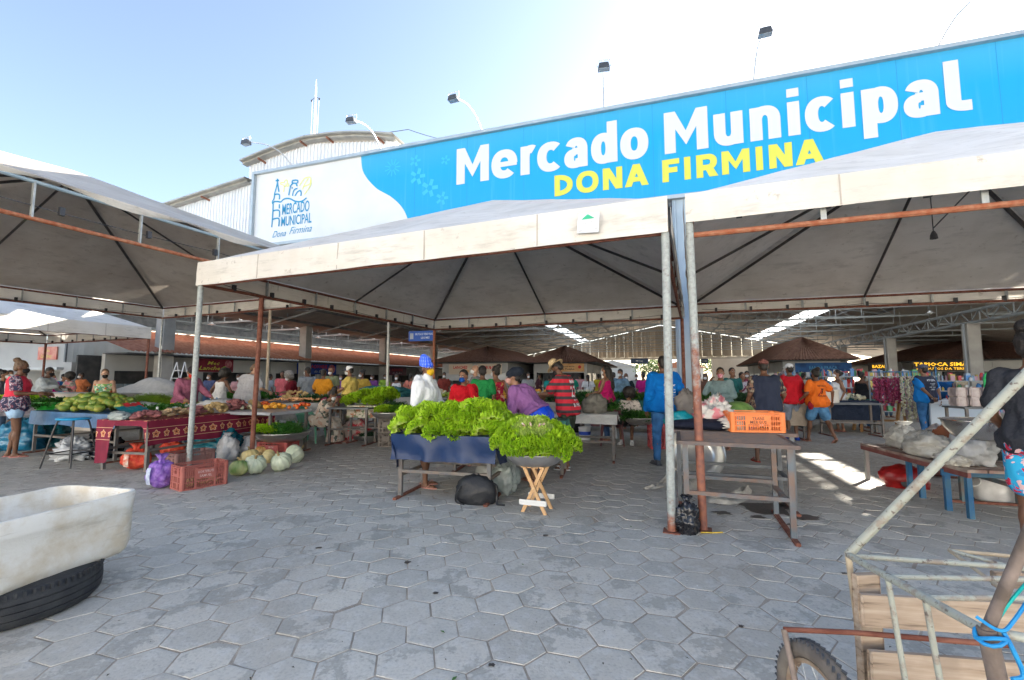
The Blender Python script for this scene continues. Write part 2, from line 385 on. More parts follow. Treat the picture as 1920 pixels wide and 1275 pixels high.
# left outer wall of translucent sheets
t = hthing('side_wall', 'pale corrugated sheet wall high behind the left tiled roof', 'wall', -26, A0); mb = MB()
mb.grid(lambda u, v: (.03*(int(round(u*240)) % 2), u*(A1-A0), 2.2+v*1.95), 240, 1)
mb.build('sheet', mat('trans_sheet', (.40, .43, .43), (.48, .5, .5), sc=1, rough=.6, trans=.25), t)
mb = MB(); mb.box((.06, (A1-A0)/2, 4.68), (.08, A1-A0, 1.0)); mb.build('upper_sheet', M_steeld, t)
mb = MB()
for i in range(25): mb.bar((-.08, i*2, 2.2), (-.08, i*2, 4.2), .1, .1)
mb.bar((-.08, 0, 3.2), (-.08, A1-A0, 3.2), .08, .08); mb.build('stud', M_steeld, t)
# facade: corrugated white gable wall behind the sign
fac = hthing('front_facade', 'white corrugated metal facade with raised gable behind the sign', 'wall', 0, 13.3)
def ftop(b):
    if b < -15.35: return 9.28+(b+15.35)*.12
    if b < -12.4: return 9.90+(b+15.35)*.14
    if b < -8.75: return 10.33-(b+12.4)*.14
    return 8.95
mb = MB(); st = .16; b = -30.0; pts = []
while b < 33: pts += [(b, 0), (b+.09, 0), (b+.11, .05), (b+.14, .05)]; b += st
for (x0, y0), (x1, y1) in zip(pts[:-1], pts[1:]):
    zb = 5.5 if x0 < -14 else 6.3
    mb.add([(x0, -y0, zb), (x1, -y1, zb), (x1, -y1, ftop(x1)), (x0, -y0, ftop(x1))], [(0, 1, 2, 3)])
mb.build('wall_sheet', mat('facade_sheet', (.66, .70, .76), (.76, .79, .83), sc=.6, rough=.35), fac)
mb = MB()
def roofedge(b0, b1, z0, z1, rr):
    n = 24
    for i in range(n):
        u0, u1 = i/n, (i+1)/n; x0, x1 = b0+(b1-b0)*u0, b0+(b1-b0)*u1; q0, q1 = z0+(z1-z0)*u0+rr*sin(pi*u0), z0+(z1-z0)*u1+rr*sin(pi*u1)
        for k, (ya, yb, za, zb_) in enumerate(((-.42, 3.2, .02, .08), (-.42, -.42, .02, -.04), (-.42, -.28, -.04, -.05), (-.28, -.28, -.05, -.12), (-.28, -.05, -.12, -.13))):
            mb.add([(x0, ya, q0+za), (x1, ya, q1+za), (x1, yb, q1+zb_), (x0, yb, q0+zb_)], [(0, 1, 2, 3)])
roofedge(-15.5, -12.4, 9.98, 10.42, .05); roofedge(-12.4, -8.6, 10.42, 9.86, .12); roofedge(-30, -15.2, 7.55, 9.24, .0)
mb.build('roof_edge', mat('zinc', (.30, .30, .28), (.40, .39, .36), sc=3, rough=.5, metal=.3), fac)
mb = MB()
for b, z in ((-14.6, 10.05), (-12.6, 10.4), (-11.4, 10.35), (-9.2, 9.95), (-17.5, 8.9), (-20, 8.6)): mb.bar((b, -.38, z-.13), (b, .0, z-.15), .05, .07)
mb.build('rafter_end', mat('rust_paint', (.22, .08, .05), (.3, .14, .09), sc=9, rough=.7), fac)
# ridge cylinder shade: side wall of raised gable
mb = MB(); mb.add([(-8.75, 0, 8.6), (-8.75, 3, 8.6), (-8.75, 3, 9.9), (-8.75, 0, 9.9)], [(0, 1, 2, 3)]); mb.add([(-15.35, 0, 8.9), (-15.35, 3, 8.9), (-15.35, 3, 10), (-15.35, 0, 10)], [(0, 1, 2, 3)])
mb.build('gable_side', M_white, fac)
# lightning mast with cables
t = hthing('lightning_mast', 'thin white lightning mast standing on the raised gable roof', 'mast', -12.95, 14); mb = MB()
mb.tube([(0, 0, 10.4), (0, 0, 12.2), (0, 0, 13.1), (0, 0, 13.5)], [.05, .045, .03, .006], 8); mb.build('pole', M_white, t)
mb = MB()
for sx in (-1, 1):
    mb.tube([(0, 0, 12.75), (sx*.17, 0, 12.65)], .012, 5); mb.ell((sx*.19, 0, 12.62), (.035, .035, .05), 6, 4)
    mb.ell((sx*.16, 0, 10.98), (.04, .04, .04), 6, 4)
mb.build('insulator', mat('black_plastic', (.03, .03, .035), rough=.4), t)
mb = MB()
def cable(m, p, q, sag, r=.01, n=10):
    p = Vector(p); q = Vector(q); m.tube([p.lerp(q, i/n)-Vector((0, 0, sag*4*(i/n)*(1-i/n))) for i in range(n+1)], r, 4)
cable(mb, (-.16, 0, 12.62), (-.16, 0, 11), 0, .008); cable(mb, (.17, 0, 12.6), (.14, 0, 11), 0, .008); cable(mb, (-.16, 0, 10.98), (-3.2, 0, 9.9), .12, .012); cable(mb, (-3.2, 0, 9.9), (-6.2, 0, 8.7), .1, .012)
cable(mb, (.16, 0, 10.98), (4.3, 0, 10.6), .06, .012); cable(mb, (4.3, 0, 10.6), (8, 0, 9.3), .15, .012); mb.build('cable', MATS['black_plastic'], t)
# ================================================================== THE SIGN
def mk_sign():
    m = bpy.data.materials.new('sign_blue'); m.use_nodes = True; N, L, b = nodes(m); tc = N.new('ShaderNodeTexCoord')
    sp = N.new('ShaderNodeSeparateXYZ'); L.new(tc.outputs['Object'], sp.inputs[0])
    mp = N.new('ShaderNodeMapping'); mp.inputs['Scale'].default_value = (9, 1, .35); L.new(tc.outputs['Object'], mp.inputs[0])
    n = noisev(N, L, 1.0, 3, vec=mp.outputs[0]); n2 = noisev(N, L, .35, 2)
    c = mixc(N, L, ramp(N, L, n, [(.56, 0.), (.8, .30)]), (.0, .32, .66), (.14, .48, .70))
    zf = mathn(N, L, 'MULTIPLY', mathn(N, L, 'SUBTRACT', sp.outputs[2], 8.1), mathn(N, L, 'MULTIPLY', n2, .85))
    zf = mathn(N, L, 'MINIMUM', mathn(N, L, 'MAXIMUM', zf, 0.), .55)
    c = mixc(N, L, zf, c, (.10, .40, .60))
    L.new(c, b.inputs['Base Color']); b.inputs['Roughness'].default_value = .38; return m
M_sblue = mk_sign(); M_swhite = mat('sign_white', (.60, .63, .67), (.66, .69, .72), sc=1, rough=.4)
M_lw = mat('letter_white', (.60, .62, .65), rough=.4); M_ly = mat('letter_yellow', (.62, .62, .08), rough=.4); M_lb = mat('logo_blue', (.02, .26, .50), rough=.4)
M_pale = mat('sign_pale', (.04, .42, .73), rough=.4)
M_ylog = mat('logo_yellow', (.75, .78, .22), rough=.4)
sg = hthing('market_sign', 'long blue and white market sign board with big white lettering above the tents', 'sign', 0, 12.6)
X0, X1, Z0, Z1 = -14.25, 14.3, 6.32, 9.03
def ribbon(mb, pts, wd, y):
    pts = [Vector((p[0], 0, p[1])) for p in pts]; L_ = []; R_ = []
    for i, p in enumerate(pts):
        d = (pts[min(i+1, len(pts)-1)]-pts[max(i-1, 0)]).normalized(); n = Vector((-d.z, 0, d.x))*wd/2; L_.append(p+n); R_.append(p-n)
    vs = [(p.x, y, p.z) for p in L_]+[(p.x, y, p.z) for p in R_]; k = len(pts)
    mb.add(vs, [(i, i+1, k+i+1, k+i) for i in range(k-1)])
def spline(P, n=6):
    out = []
    for i in range(len(P)-1):
        p0 = P[max(i-1, 0)]; p1 = P[i]; p2 = P[i+1]; p3 = P[min(i+2, len(P)-1)]
        for k in range(n):
            t = k/n; out.append(tuple(.5*((2*p1[j])+(-p0[j]+p2[j])*t+(2*p0[j]-5*p1[j]+4*p2[j]-p3[j])*t*t+(-p0[j]+3*p1[j]-3*p2[j]+p3[j])*t**3) for j in range(len(p1))))
    return out+[P[-1]]
wave = spline([(-9.62, Z1), (-9.5, 8.45), (-9.0, 7.85), (-8.35, 7.42), (-7.9, 6.95), (-7.62, Z0)], 8)
mb = MB(); poly = [(X0, Z0), (X0, Z1)]+wave
k = len(wave); mb.add([(X0, 0, z) for x, z in wave]+[(x, 0, z) for x, z in wave], [(i, i+1, k+i+1, k+i) for i in range(k-1)])
mb.add([(X0, .12, Z0), (X1, .12, Z0), (X1, .12, Z1), (X0, .12, Z1)], [(0, 1, 2, 3)]); mb.build('white_panel', M_swhite, sg)
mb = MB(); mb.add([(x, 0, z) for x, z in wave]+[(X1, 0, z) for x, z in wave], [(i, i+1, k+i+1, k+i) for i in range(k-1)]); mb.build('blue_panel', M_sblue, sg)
mb = MB()
for z in (Z0-.05, Z1+.05): mb.box(((X0+X1)/2, .03, z), (X1-X0+.2, .3, .1))
for x in (X0-.05, X1+.05): mb.box((x, .03, (Z0+Z1)/2), (.1, .3, Z1-Z0))
mb.build('frame', mat('zinc_frame', (.36, .42, .46), (.42, .48, .52), sc=4, rough=.4, metal=.4), sg)
mb = MB(); x = -7.5
while x < X1: mb.box((x, -.002, (Z0+Z1)/2), (.012, .004, Z1-Z0)); x += 1.86
mb.build('panel_joint', mat('joint', (.02, .26, .55), rough=.5), sg)
def letter(mb, ch, x, z, w, h, y, T, tz):
    """heavy sans letters cut from sheet: w x h (cap height), T stem width, tz arm thickness"""
    k = [0]
    def poly(P): mb.add([(x+a*w, y-.0012*k[0], z+b*h) for a, b in P], [tuple(range(len(P)))]); k[0] += 1
    def box(a0, b0, a1, b1): poly([(a0, b0), (a1, b0), (a1, b1), (a0, b1)])
    def ring(cx, cz, rx, rz, t0, t1, n=26, tx=None, ty=None):
        tx = T if tx is None else tx; ty = tz if ty is None else ty; vs = []
        for i in range(n+1):
            t = radians(t0+(t1-t0)*i/n); e = .9; c_, s_ = math.copysign(abs(cos(t))**e, cos(t)), math.copysign(abs(sin(t))**e, sin(t))
            vs += [(x+(cx+rx*c_)*w, y-.0012*k[0], z+(cz+rz*s_)*h), (x+(cx+(rx-tx)*c_)*w, y-.0012*k[0], z+(cz+(rz-ty)*s_)*h)]
        mb.add(vs, [(2*i, 2*i+2, 2*i+3, 2*i+1) for i in range(n)]); k[0] += 1
    X = .76; r = X/2+.012
    if ch == 'M': box(0, 0, T, 1); box(1-T, 0, 1, 1); poly([(0, 1), (T, 1), (.5, .5), (.5, .16)]); poly([(1, 1), (1-T, 1), (.5, .5), (.5, .16)])
    elif ch == 'e': ring(.5, X/2, .5, r, 0, 316); box(T*.8, X/2-.075, 1-.02, X/2+.06)
    elif ch == 'c': ring(.54, X/2, .54, r, 48, 312)
    elif ch == 'o': ring(.5, X/2, .5, r, 0, 360, 40)
    elif ch == 'O': ring(.5, .5, .5, .515, 0, 360, 40)
    elif ch == 'd': ring(.47, X/2, .47, r, 0, 360, 40); box(1-T, 0, 1, 1.04)
    elif ch == 'p': ring(.53, X/2, .47, r, 0, 360, 40); box(0, -.30, T, X)
    elif ch == 'a': ring(.45, .235, .45, .25, 60, 360, 36, ty=tz*.85); box(1-T, 0, 1, X*.62); ring(.52, X-.30, .48, .31, 0, 158); box(.35, .33, 1-T+.02, .33+tz*.8)
    elif ch == 'u': box(0, .28, T, X); box(1-T, 0, 1, X); ring(.5, .31, .5, .325, 180, 360)
    elif ch == 'n': box(0, 0, T, X); box(1-T, 0, 1, X-.30); ring(.5, X-.31, .5, .325, 0, 180)
    elif ch == 'r': box(0, 0, T, X); ring(.62, X-.36, .62, .375, 62, 180, tx=T)
    elif ch == 'i': box(0, 0, 1, X); box(0, X+.11, 1, X+.30)
    elif ch == 'l': box(0, .2, T, 1.06); ring(.86, .215, .86, .225, 180, 270, tx=T); box(.8, -.01, 1, tz-.01)
    elif ch == 'I': box(0, 0, 1, 1)
    elif ch == 'N': box(0, 0, T, 1); box(1-T, 0, 1, 1); poly([(0, 1), (T*1.15, 1), (1, 0), (1-T*1.15, 0)])
    elif ch == 'D': box(0, 0, T, 1); ring(T*.5, .5, 1-T*.5, .5, -90, 90)
    elif ch == 'A': poly([(0, 0), (T*1.12, 0), (.5+T*.56, 1), (.5-T*.56, 1)]); poly([(1, 0), (1-T*1.12, 0), (.5-T*.56, 1), (.5+T*.56, 1)]); box(.25, .20, .75, .20+tz*.9)
    elif ch == 'F': box(0, 0, T, 1); box(0, 1-tz, 1, 1); box(0, .40, .88, .40+tz)
    elif ch == 'R': box(0, 0, T, 1); box(0, 1-tz, .55, 1); box(0, .30, .55, .30+tz); ring(.52, .65, .46, .35, -90, 90); poly([(.42, .36), (.42+T*1.2, .36), (1.02, 0), (1.0-T*1.25, 0)])
def word(items, z, h, y, m, Tm, tz):
    for ch, x0, x1 in items:
        mb = MB(); w = x1-x0; letter(mb, ch, x0, z, w, h, y, Tm/w if ch not in 'iI' else 1, tz); mb.build('letter', m, sg, fix=False)
word([('M', -6.0, -4.9), ('e', -4.82, -3.98), ('r', -3.88, -3.36), ('c', -3.36, -2.60), ('a', -2.54, -1.86), ('d', -1.76, -1.02), ('o', -.94, -.18)], 7.52, 1.17, -.012, M_lw, .285, .215)
word([('M', .24, 1.34), ('u', 1.48, 2.18), ('n', 2.34, 3.04), ('i', 3.20, 3.47), ('c', 3.58, 4.26), ('i', 4.36, 4.63), ('p', 4.78, 5.50), ('a', 5.60, 6.28), ('l', 6.40, 6.87)], 7.52, 1.17, -.012, M_lw, .285, .215)
word([('D', -2.84, -2.30), ('O', -2.20, -1.56), ('N', -1.44, -.90), ('A', -.84, -.20), ('F', .16, .60), ('I', .72, .88), ('R', 1.02, 1.54), ('M', 1.64, 2.30), ('I', 2.44, 2.60), ('N', 2.74, 3.26), ('A', 3.02+.3, 3.94)], 6.73, .63, -.012, M_ly, .165, .235)
mb = MB(); text_at(mb, 'MERCADO', -12.95, 7.36, 1.22, .40, -.012, bold=.012); text_at(mb, 'MUNICIPAL', -12.97, 6.93, 1.36, .36, -.012, bold=.012)
text_at(mb, 'Dona', -13.35, 6.55, .62, .24, -.012, shear=.45, bold=-.004); text_at(mb, 'Firmina', -12.58, 6.60, 1.0, .26, -.012, shear=.45, bold=-.004)
# serifs for the small capitals
mb.build('logo_lettering', M_lb, sg, fix=False)
def lp(x, y): # pixels of the 1870x1275 logo enlargement -> sign plane
    X, Y, Z = ray(480+x/8.5, 310+y/8.5); b_, a_ = X*cos(TH)-Y*sin(TH), X*sin(TH)+Y*cos(TH); t_ = 12.6/a_; return (b_*t_, H+Z*t_)
mb = MB()
for P in ([(345, 215), (345, 300)], [(318, 248), (372, 240)], [(345, 290), (322, 380), (300, 460), (292, 530), (265, 580), (270, 610), (278, 620), (270, 800), (255, 990)], [(345, 290), (358, 350), (370, 425)], [(302, 468), (345, 460), (378, 475), (376, 545)],
          [(265, 600), (300, 582), (350, 578), (400, 585), (440, 545), (500, 528), (560, 540), (620, 572), (680, 582), (740, 570), (810, 520)], [(376, 622), (376, 690)], [(282, 728), (330, 716), (378, 730), (376, 825)], [(275, 862), (320, 848), (372, 858), (368, 975)],
          [(525, 480), (545, 380), (560, 320), (585, 300), (582, 275), (590, 245), (665, 242), (660, 285), (590, 285)], [(640, 290), (660, 335)], [(588, 490), (600, 420), (630, 380), (665, 375)], [(625, 490), (660, 430), (700, 405), (722, 430), (718, 490)], [(580, 350), (582, 375)]):
    ribbon(mb, spline([lp(*p) for p in P], 3), .055, -.012-.001*(len(P) % 5))
mb.build('logo', M_lb, sg, fix=False)
mb = MB()
for P in ([(440, 430), (450, 330), (395, 300), (400, 275), (450, 275), (470, 240), (500, 240), (505, 290), (530, 330), (490, 330), (480, 290)], [(455, 340), (480, 330)], [(690, 330), (760, 230), (800, 200), (870, 195), (880, 290), (850, 360), (770, 470)], [(740, 390), (790, 280), (840, 210)], [(760, 340), (860, 300), (870, 230)]):
    ribbon(mb, spline([lp(*p) for p in P], 3), .035, -.012-.001*(len(P) % 5))
mb.build('logo', M_ylog, sg, fix=False)
# pale tone-on-tone flowers and fruit
mb = MB()
for i, (cx, cz, r) in enumerate([(-7.4, 8.0, .28), (-6.95, 7.55, .3), (-7.5, 8.55, .2), (-8.35, 8.45, .3), (-6.5, 7.15, .22), (-6.4, 8.4, .16), (8.3, 7.9, .3), (8.7, 7.5, .25), (8.0, 7.5, .25)]):
    for q in range(5 if i != 3 else 11):
        t_ = q*2*pi/(5 if i != 3 else 11)
        if q == 0: mb = MB()
        ribbon(mb, [(cx+r*.3*cos(t_), cz+r*.3*sin(t_)), (cx+r*.7*cos(t_), cz+r*.7*sin(t_)), (cx+r*cos(t_), cz+r*sin(t_))], r*(.42 if i != 3 else .12), -.006-.0005*i)
    mb.build('flower_print', M_pale, sg, fix=False)
# steel columns carrying the sign
t = hthing('sign_post', 'pale blue steel column carrying the middle of the sign', 'post', .55, 12.72)
mb = MB(); mb.box((0, 0, 3.2), (.34, .2, 6.4)); mb.build('column', mat('pale_blue_steel', (.30, .38, .46), (.36, .44, .52), sc=2, rough=.45), t)
mb = MB(); mb.tube([(-.1, -.13, .5), (-.1, -.13, 6.2)], .035, 6); mb.build('conduit', mat('pale_blue_steel', (.3, .38, .46)), t)
mb = MB(); mb.box((0, 0, .01), (.5, .36, .03)); mb.build('foot_plate', M_steeld, t)
# floodlights
M_arm = mat('arm_white', (.62, .64, .68), rough=.4, metal=.2); M_lamp = mat('lamp_black', (.05, .055, .065), rough=.35)
fl = thing('floodlight', 'x', 'floodlight'); mb = MB(); mb.tube(spline([(0, 0, 0), (0, -.6, .28), (0, -1.2, .26), (0, -1.82, .03)], 5), .022, 6); mb.build('arm', M_arm, fl, smooth=True)
mb = MB(); mb.prism([(-.14, -.10), (.14, -.10), (.11, .03), (-.11, .03)], -1.99, -1.81); mb.box((0, -1.9, .05), (.14, .08, .04)); mb.build('lamp_housing', M_lamp, fl)
mb = MB(); mb.box((0, -1.9, -.104), (.25, .15, .006)); mb.build('lamp_glass', mat('lamp_glass', (.35, .42, .5), rough=.1), fl)
mb = MB(); mb.tube([(-.16, -1.9, -.02), (-.16, -1.9, .14), (.16, -1.9, .14), (.16, -1.9, -.02)], .012, 5); mb.build('bracket', M_arm, fl)
CH[fl.name] = [o for o in COL.objects if o.parent == fl]
for k, b in enumerate((-12.53, -8.79, -5.12, -1.38, 2.47, 6.31)):
    c = fl if k == 0 else copy_tree(fl)
    c.location = W(b, 12.6, 9.1); c.rotation_euler = (0, 0, TR+(.12 if k % 2 else -.05))
    tag(c, ('leftmost', 'second from the left', 'third from the left', 'fourth from the left', 'fifth from the left', 'rightmost')[k]+' of the floodlights on bent arms above the sign', 'floodlight', 'floodlights on arms over the sign')
# ================================================================== KIOSKS
M_tile = mat('clay_tile', (.27, .10, .055), (.36, .16, .095), sc=5, rough=.85); M_tiled = mat('clay_tile_dark', (.12, .06, .045), (.18, .10, .075), sc=5, rough=.9)
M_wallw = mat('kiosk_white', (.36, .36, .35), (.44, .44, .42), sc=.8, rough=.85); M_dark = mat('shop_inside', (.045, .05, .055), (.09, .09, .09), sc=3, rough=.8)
M_alu = mat('roller_shutter', (.42, .43, .43), (.5, .5, .5), sc=2, rough=.4, metal=.4); M_counter = mat('counter', (.5, .48, .45), (.6, .58, .55), sc=3)
def tile_plane(mb, P00, P10, P11, P01, along):   # eave left, eave right, ridge right, ridge left; ripples run up the slope
    P00, P10, P11, P01 = map(Vector, (P00, P10, P11, P01)); n = max(4, int(along/.2)*4)
    def fn(u, v):
        lo = P00.lerp(P10, u); hi = P01.lerp(P11, u); p = lo.lerp(hi, v); p.z += .035*sin(u*n/4*2*pi); return p
    mb.grid(fn, n, 2)
def hip(mb, b0, b1, a0, a1, ze, zr, inset):
    e = [(b0, a0, ze), (b1, a0, ze), (b1, a1, ze), (b0, a1, ze)]; m_ = (b0+b1)/2; r0 = (m_, a0+inset, zr); r1 = (m_, a1-inset, zr)
    tile_plane(mb, e[0], e[1], r0, r0, b1-b0); tile_plane(mb, e[1], e[2], r1, r0, a1-a0); tile_plane(mb, e[2], e[3], r1, r1, b1-b0); tile_plane(mb, e[3], e[0], r0, r1, a1-a0)
def kiosk(label, b0, b1, a0, a1, ze, zr, ov=1.0, tile=None, name='market_kiosk', open_h=1.0):
    t = hthing(name, label, 'kiosk', 0, 0); mb = MB(); hip(mb, b0-ov, b1+ov, a0-ov, a1+ov, ze, zr, min((b1-b0)/2+ov, (a1-a0)/2)); mb.build('roof', tile or M_tiled, t)
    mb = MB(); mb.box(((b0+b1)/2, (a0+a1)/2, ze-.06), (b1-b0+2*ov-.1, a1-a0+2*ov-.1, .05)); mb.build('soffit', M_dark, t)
    mb = MB(); hz = ze-.1; bw = .15
    # piers and beams leave real openings
    nb = max(1, int((b1-b0)/2.4)); na = max(1, int((a1-a0)/2.6))
    for i in range(nb+1):
        x = b0+(b1-b0)*i/nb
        for y in (a0, a1): mb.box((x, y, hz/2), (.22, .22, hz))
    for i in range(1, na):
        y = a0+(a1-a0)*i/na
        for x in (b0, b1): mb.box((x, y, hz/2), (.22, .22, hz))
    for y in (a0, a1): mb.box(((b0+b1)/2, y, hz-.35), (b1-b0-.2, .18, .7))
    for x in (b0, b1): mb.box((x, (a0+a1)/2, hz-.35), (.18, a1-a0-.2, .7))
    mb.build('wall', M_wallw, t)
    mb = MB()
    for y in (a0, a1): mb.box(((b0+b1)/2, y, .5), (b1-b0-.22, .3, 1.0))
    for x in (b0, b1): mb.box((x, (a0+a1)/2, .5), (.3, a1-a0-.22, 1.0))
    mb.build('counter', M_counter, t)
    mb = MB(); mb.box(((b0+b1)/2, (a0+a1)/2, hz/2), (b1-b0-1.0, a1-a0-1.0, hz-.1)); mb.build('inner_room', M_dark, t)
    mb = MB(); rk = random.Random(int(b0*7+a0))
    for i in range(na):
        for x in (b0, b1):
            if rk.random() < .6:
                y = a0+(a1-a0)*(i+.5)/na; h_ = rk.uniform(.3, .95)
                mb.box((x, y, hz-.7-h_/2), (.06, (a1-a0)/na-.24, h_))
    for i in range(nb):
        for y in (a0,):
            if rk.random() < .4: x = b0+(b1-b0)*(i+.5)/nb; mb.box((x, y, hz-1.0), ((b1-b0)/nb-.24, .06, .55))
    if mb.v: mb.build('shutter', M_alu, t)
    return t
def board(t, b, a, z, wd, h, lines, bgm, axis='x', name='sign_board', extra=None):
    """sign board as part of kiosk t; axis x: faces the entrance, axis y: faces the aisle (+b)"""
    mb = MB(); T = Matrix.Translation((b, a, z)) @ (Matrix.Rotation(pi/2, 4, 'Z') if axis == 'y' else Matrix())
    mb.T = T; mb.box((0, 0, 0), (wd, .06, h)); s = mb.build(name, bgm, t)
    for (txt, x, zz, w_, hh, m_, bd, sh) in lines:
        mb = MB(); mb.T = T; text_at(mb, txt, x*wd-wd/2, zz*h-h/2, w_*wd, hh*h, -.04, bold=bd, shear=sh, res=1); mb.build('lettering', m_, s, fix=False)
    if extra:
        for (x, zz, rx, rz__, m_) in extra:
            mb = MB(); mb.T = T; mb.ell((x*wd-wd/2, -.03, zz*h-h/2), (rx*wd, .02, rz__*h), 10, 6); mb.build('printed_picture', m_, s)
    return s
M_maroon = mat('board_maroon', (.16, .01, .03), (.22, .02, .04), sc=3, rough=.4); M_navy = mat('board_blue', (.01, .04, .22), (.02, .06, .3), sc=2, rough=.4); M_ltb = mat('board_cyan', (.05, .2, .36), rough=.4)
M_redl = mat('letter_red', (.6, .02, .03), rough=.4); M_gold = mat('letter_gold', (.75, .38, .02), rough=.4, emit=.25); M_blk = mat('board_black', (.02, .015, .012), rough=.4); M_orb = mat('board_orange', (.6, .3, .10), (.66, .38, .15), sc=2, rough=.5)
M_pinkp = mat('print_meat', (.35, .04, .08), (.5, .25, .25), sc=6, rough=.5); M_limep = mat('print_lime', (.25, .5, .05), rough=.5)
# left row: long run of butcher and snack kiosks under one clay roof, each a thing
M_slit = mat('sun_slit', (.42, .33, .26), rough=.6)  # pale colour painted for a thin slit of sunlight along the roof ridge
lk = ['snack', 'butcher', 'second butcher', 'fourth', 'fifth', 'last']
lab = ['clay-roofed snack kiosk with a maroon snack sign by the first left pillar', 'clay-roofed butcher kiosk with a blue and red sign behind the stalls', 'clay-roofed butcher kiosk with the smaller maroon sign further down the left row', 'fourth clay-roofed kiosk down the left row', 'fifth clay-roofed kiosk down the left row', 'last clay-roofed kiosk at the far end of the left row']
for k in range(6):
    a0 = 15.3+8*k-3.4; a1 = a0+7.96; bf = -20.9; t = hthing('market_kiosk', lab[k], 'kiosk', 0, 0, 0)
    mb = MB(); tile_plane(mb, (bf+1.5, a0, 2.52), (bf+1.5, a1, 2.52), (bf-2.6, a1, 3.68), (bf-2.6, a0, 3.68), 8); mb.build('roof', M_tile, t)
    mb = MB(); mb.box((bf-2.62, (a0+a1)/2, 3.72), (.25, 7.9, .05)); mb.build('sun_slit_strip', M_slit, t)
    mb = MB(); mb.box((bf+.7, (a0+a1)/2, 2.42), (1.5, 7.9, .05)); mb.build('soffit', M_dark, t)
    mb = MB(); mb.box((bf, (a0+a1)/2, 2.08), (.2, 7.9, .66)); 
    for i in range(3): mb.box((bf, a0+.2+i*3.7, .9), (.24, .35, 1.78))
    mb.build('wall', M_wallw, t); mb = MB(); mb.box((bf+.1, (a0+a1)/2, .5), (.5, 7.1, 1.0)); mb.build('counter', mat('blue_counter', (.10, .2, .32), (.3, .32, .33), sc=.8), t)
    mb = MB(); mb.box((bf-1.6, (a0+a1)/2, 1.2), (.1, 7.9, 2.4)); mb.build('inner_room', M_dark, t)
    mb = MB(); rk = random.Random(k)
    for i in range(14): mb.box((bf-.1+rk.uniform(-.1, .1), a0+.6+i*.5, 1.0+.12), (.18, rk.uniform(.15, .4), rk.uniform(.1, .35)))
    mb.build('goods_on_counter', mat('goods', (.35, .3, .28), (.12, .2, .22), sc=4, rough=.6), t)
    if k == 0: board(t, bf+.16, a0+4.6, 2.1, 2.0, .66, [('Mec', .3, .52, .32, .26, M_ly, .01, .3), ('Lanches', .1, .14, .62, .28, M_ly, .01, .3)], M_maroon, 'y', extra=[(.86, .6, .1, .3, M_pinkp), (.76, .25, .06, .18, M_limep)])
    if k == 1:
        board(t, bf+.17, a0+3.6, 2.08, 3.4, .7, [('AÇOUGUE', .32, .55, .42, .3, M_redl, .03, 0), ('do Dema', .40, .14, .34, .25, M_lw, .005, .35)], M_navy, 'y', extra=[(.14, .5, .12, .42, M_pinkp), (.87, .5, .1, .42, M_pinkp)])
    if k == 2: board(t, bf+.17, a0+4.6, 2.08, 3.0, .66, [('AÇOUGUE', .25, .52, .55, .3, M_redl, .03, 0), ('do Pedro', .3, .14, .45, .24, M_lw, .005, .35)], mat('board_wine', (.12, .02, .06), rough=.4), 'y', extra=[(.1, .5, .08, .4, M_pinkp)])
# white building at far left with the other snack sign
t = thing('snack_bar', 'white snack bar with an orange-red snack sign at the far left', 'building', (0, 0, 0))
c0 = at(133, 700, 21.5); mb = MB(); TW = Matrix.Translation((c0.x, c0.y, 0)) @ Matrix.Rotation(radians(-14), 4, 'Z')
mb.T = TW; mb.box((-5, .15, 2.55), (10, .3, 1.5)); mb.box((-.35, .15, .9), (.7, .3, 1.8)); mb.box((-5, 3, 1.5), (10, .2, 3)); mb.box((-.08, 1.7, 1.5), (.16, 2.8, 3)); mb.box((-5, .15, .45), (9.3, .3, .9)); mb.box((-5, .15, .9+.02), (9.3, .5, .05)); mb.build('wall', M_wallw, t)
mb = MB(); mb.T = TW; mb.box((-5, 1.6, 3.34), (10.4, 3.6, .08)); mb.build('roof', M_white, t)
mb = MB(); mb.T = TW; mb.box((-4.5, -.12, 1.92), (8, .3, .12)); mb.build('awning_rail', M_alu, t)
mb = MB(); mb.T = TW; mb.box((-1.55, -.05, 2.66), (1.25, .05, .62)); sb = mb.build('sign_board', mat('board_orange_red', (.5, .10, .07), (.6, .28, .2), sc=3, rough=.4), t)
mb = MB(); mb.T = TW; text_at(mb, 'Mec', -1.75, 2.72, .4, .16, -.085, shear=.3, res=1); text_at(mb, 'Lanches', -1.95, 2.45, .72, .17, -.085, shear=.3, res=1); mb.build('lettering', M_ly, sb, fix=False)
# teal menu board and leaning ladder in the passage
k1 = kiosk('hip-roofed clay kiosk with an orange sign in the middle of the hall', -9.3, -5.4, 34, 48, 2.7, 4.1)
board(k1, -6.7, 33.86, 2.3, 2.4, .62, [('Restaurante', .2, .55, .5, .22, M_blk, .01, 0), ('do Tonho', .25, .2, .45, .24, M_blk, .02, 0)], M_orb, 'x', extra=[(.86, .55, .05, .2, M_redl)])
k4 = kiosk('brown hip-roofed kiosk with two pale shop signs behind the red-sweater woman', -15.6, -10.6, 31.0, 44, 2.7, 4.0)
board(k4, -14.2, 30.86, 2.15, 1.9, .75, [('LANCHES', .2, .55, .6, .3, M_redl, .03, 0)], mat('board_cream', (.6, .5, .38), rough=.5), 'x', extra=[(.75, .3, .12, .18, M_orb)])
board(k4, -11.9, 30.86, 2.15, 1.9, .75, [('AMBURGUE', .15, .5, .7, .3, M_redl, .03, 0)], MATS['board_cream'], 'x')
k2 = kiosk('hip-roofed clay kiosk with a blue banner right of the middle', 7.9, 11.0, 35, 48, 2.72, 4.35)
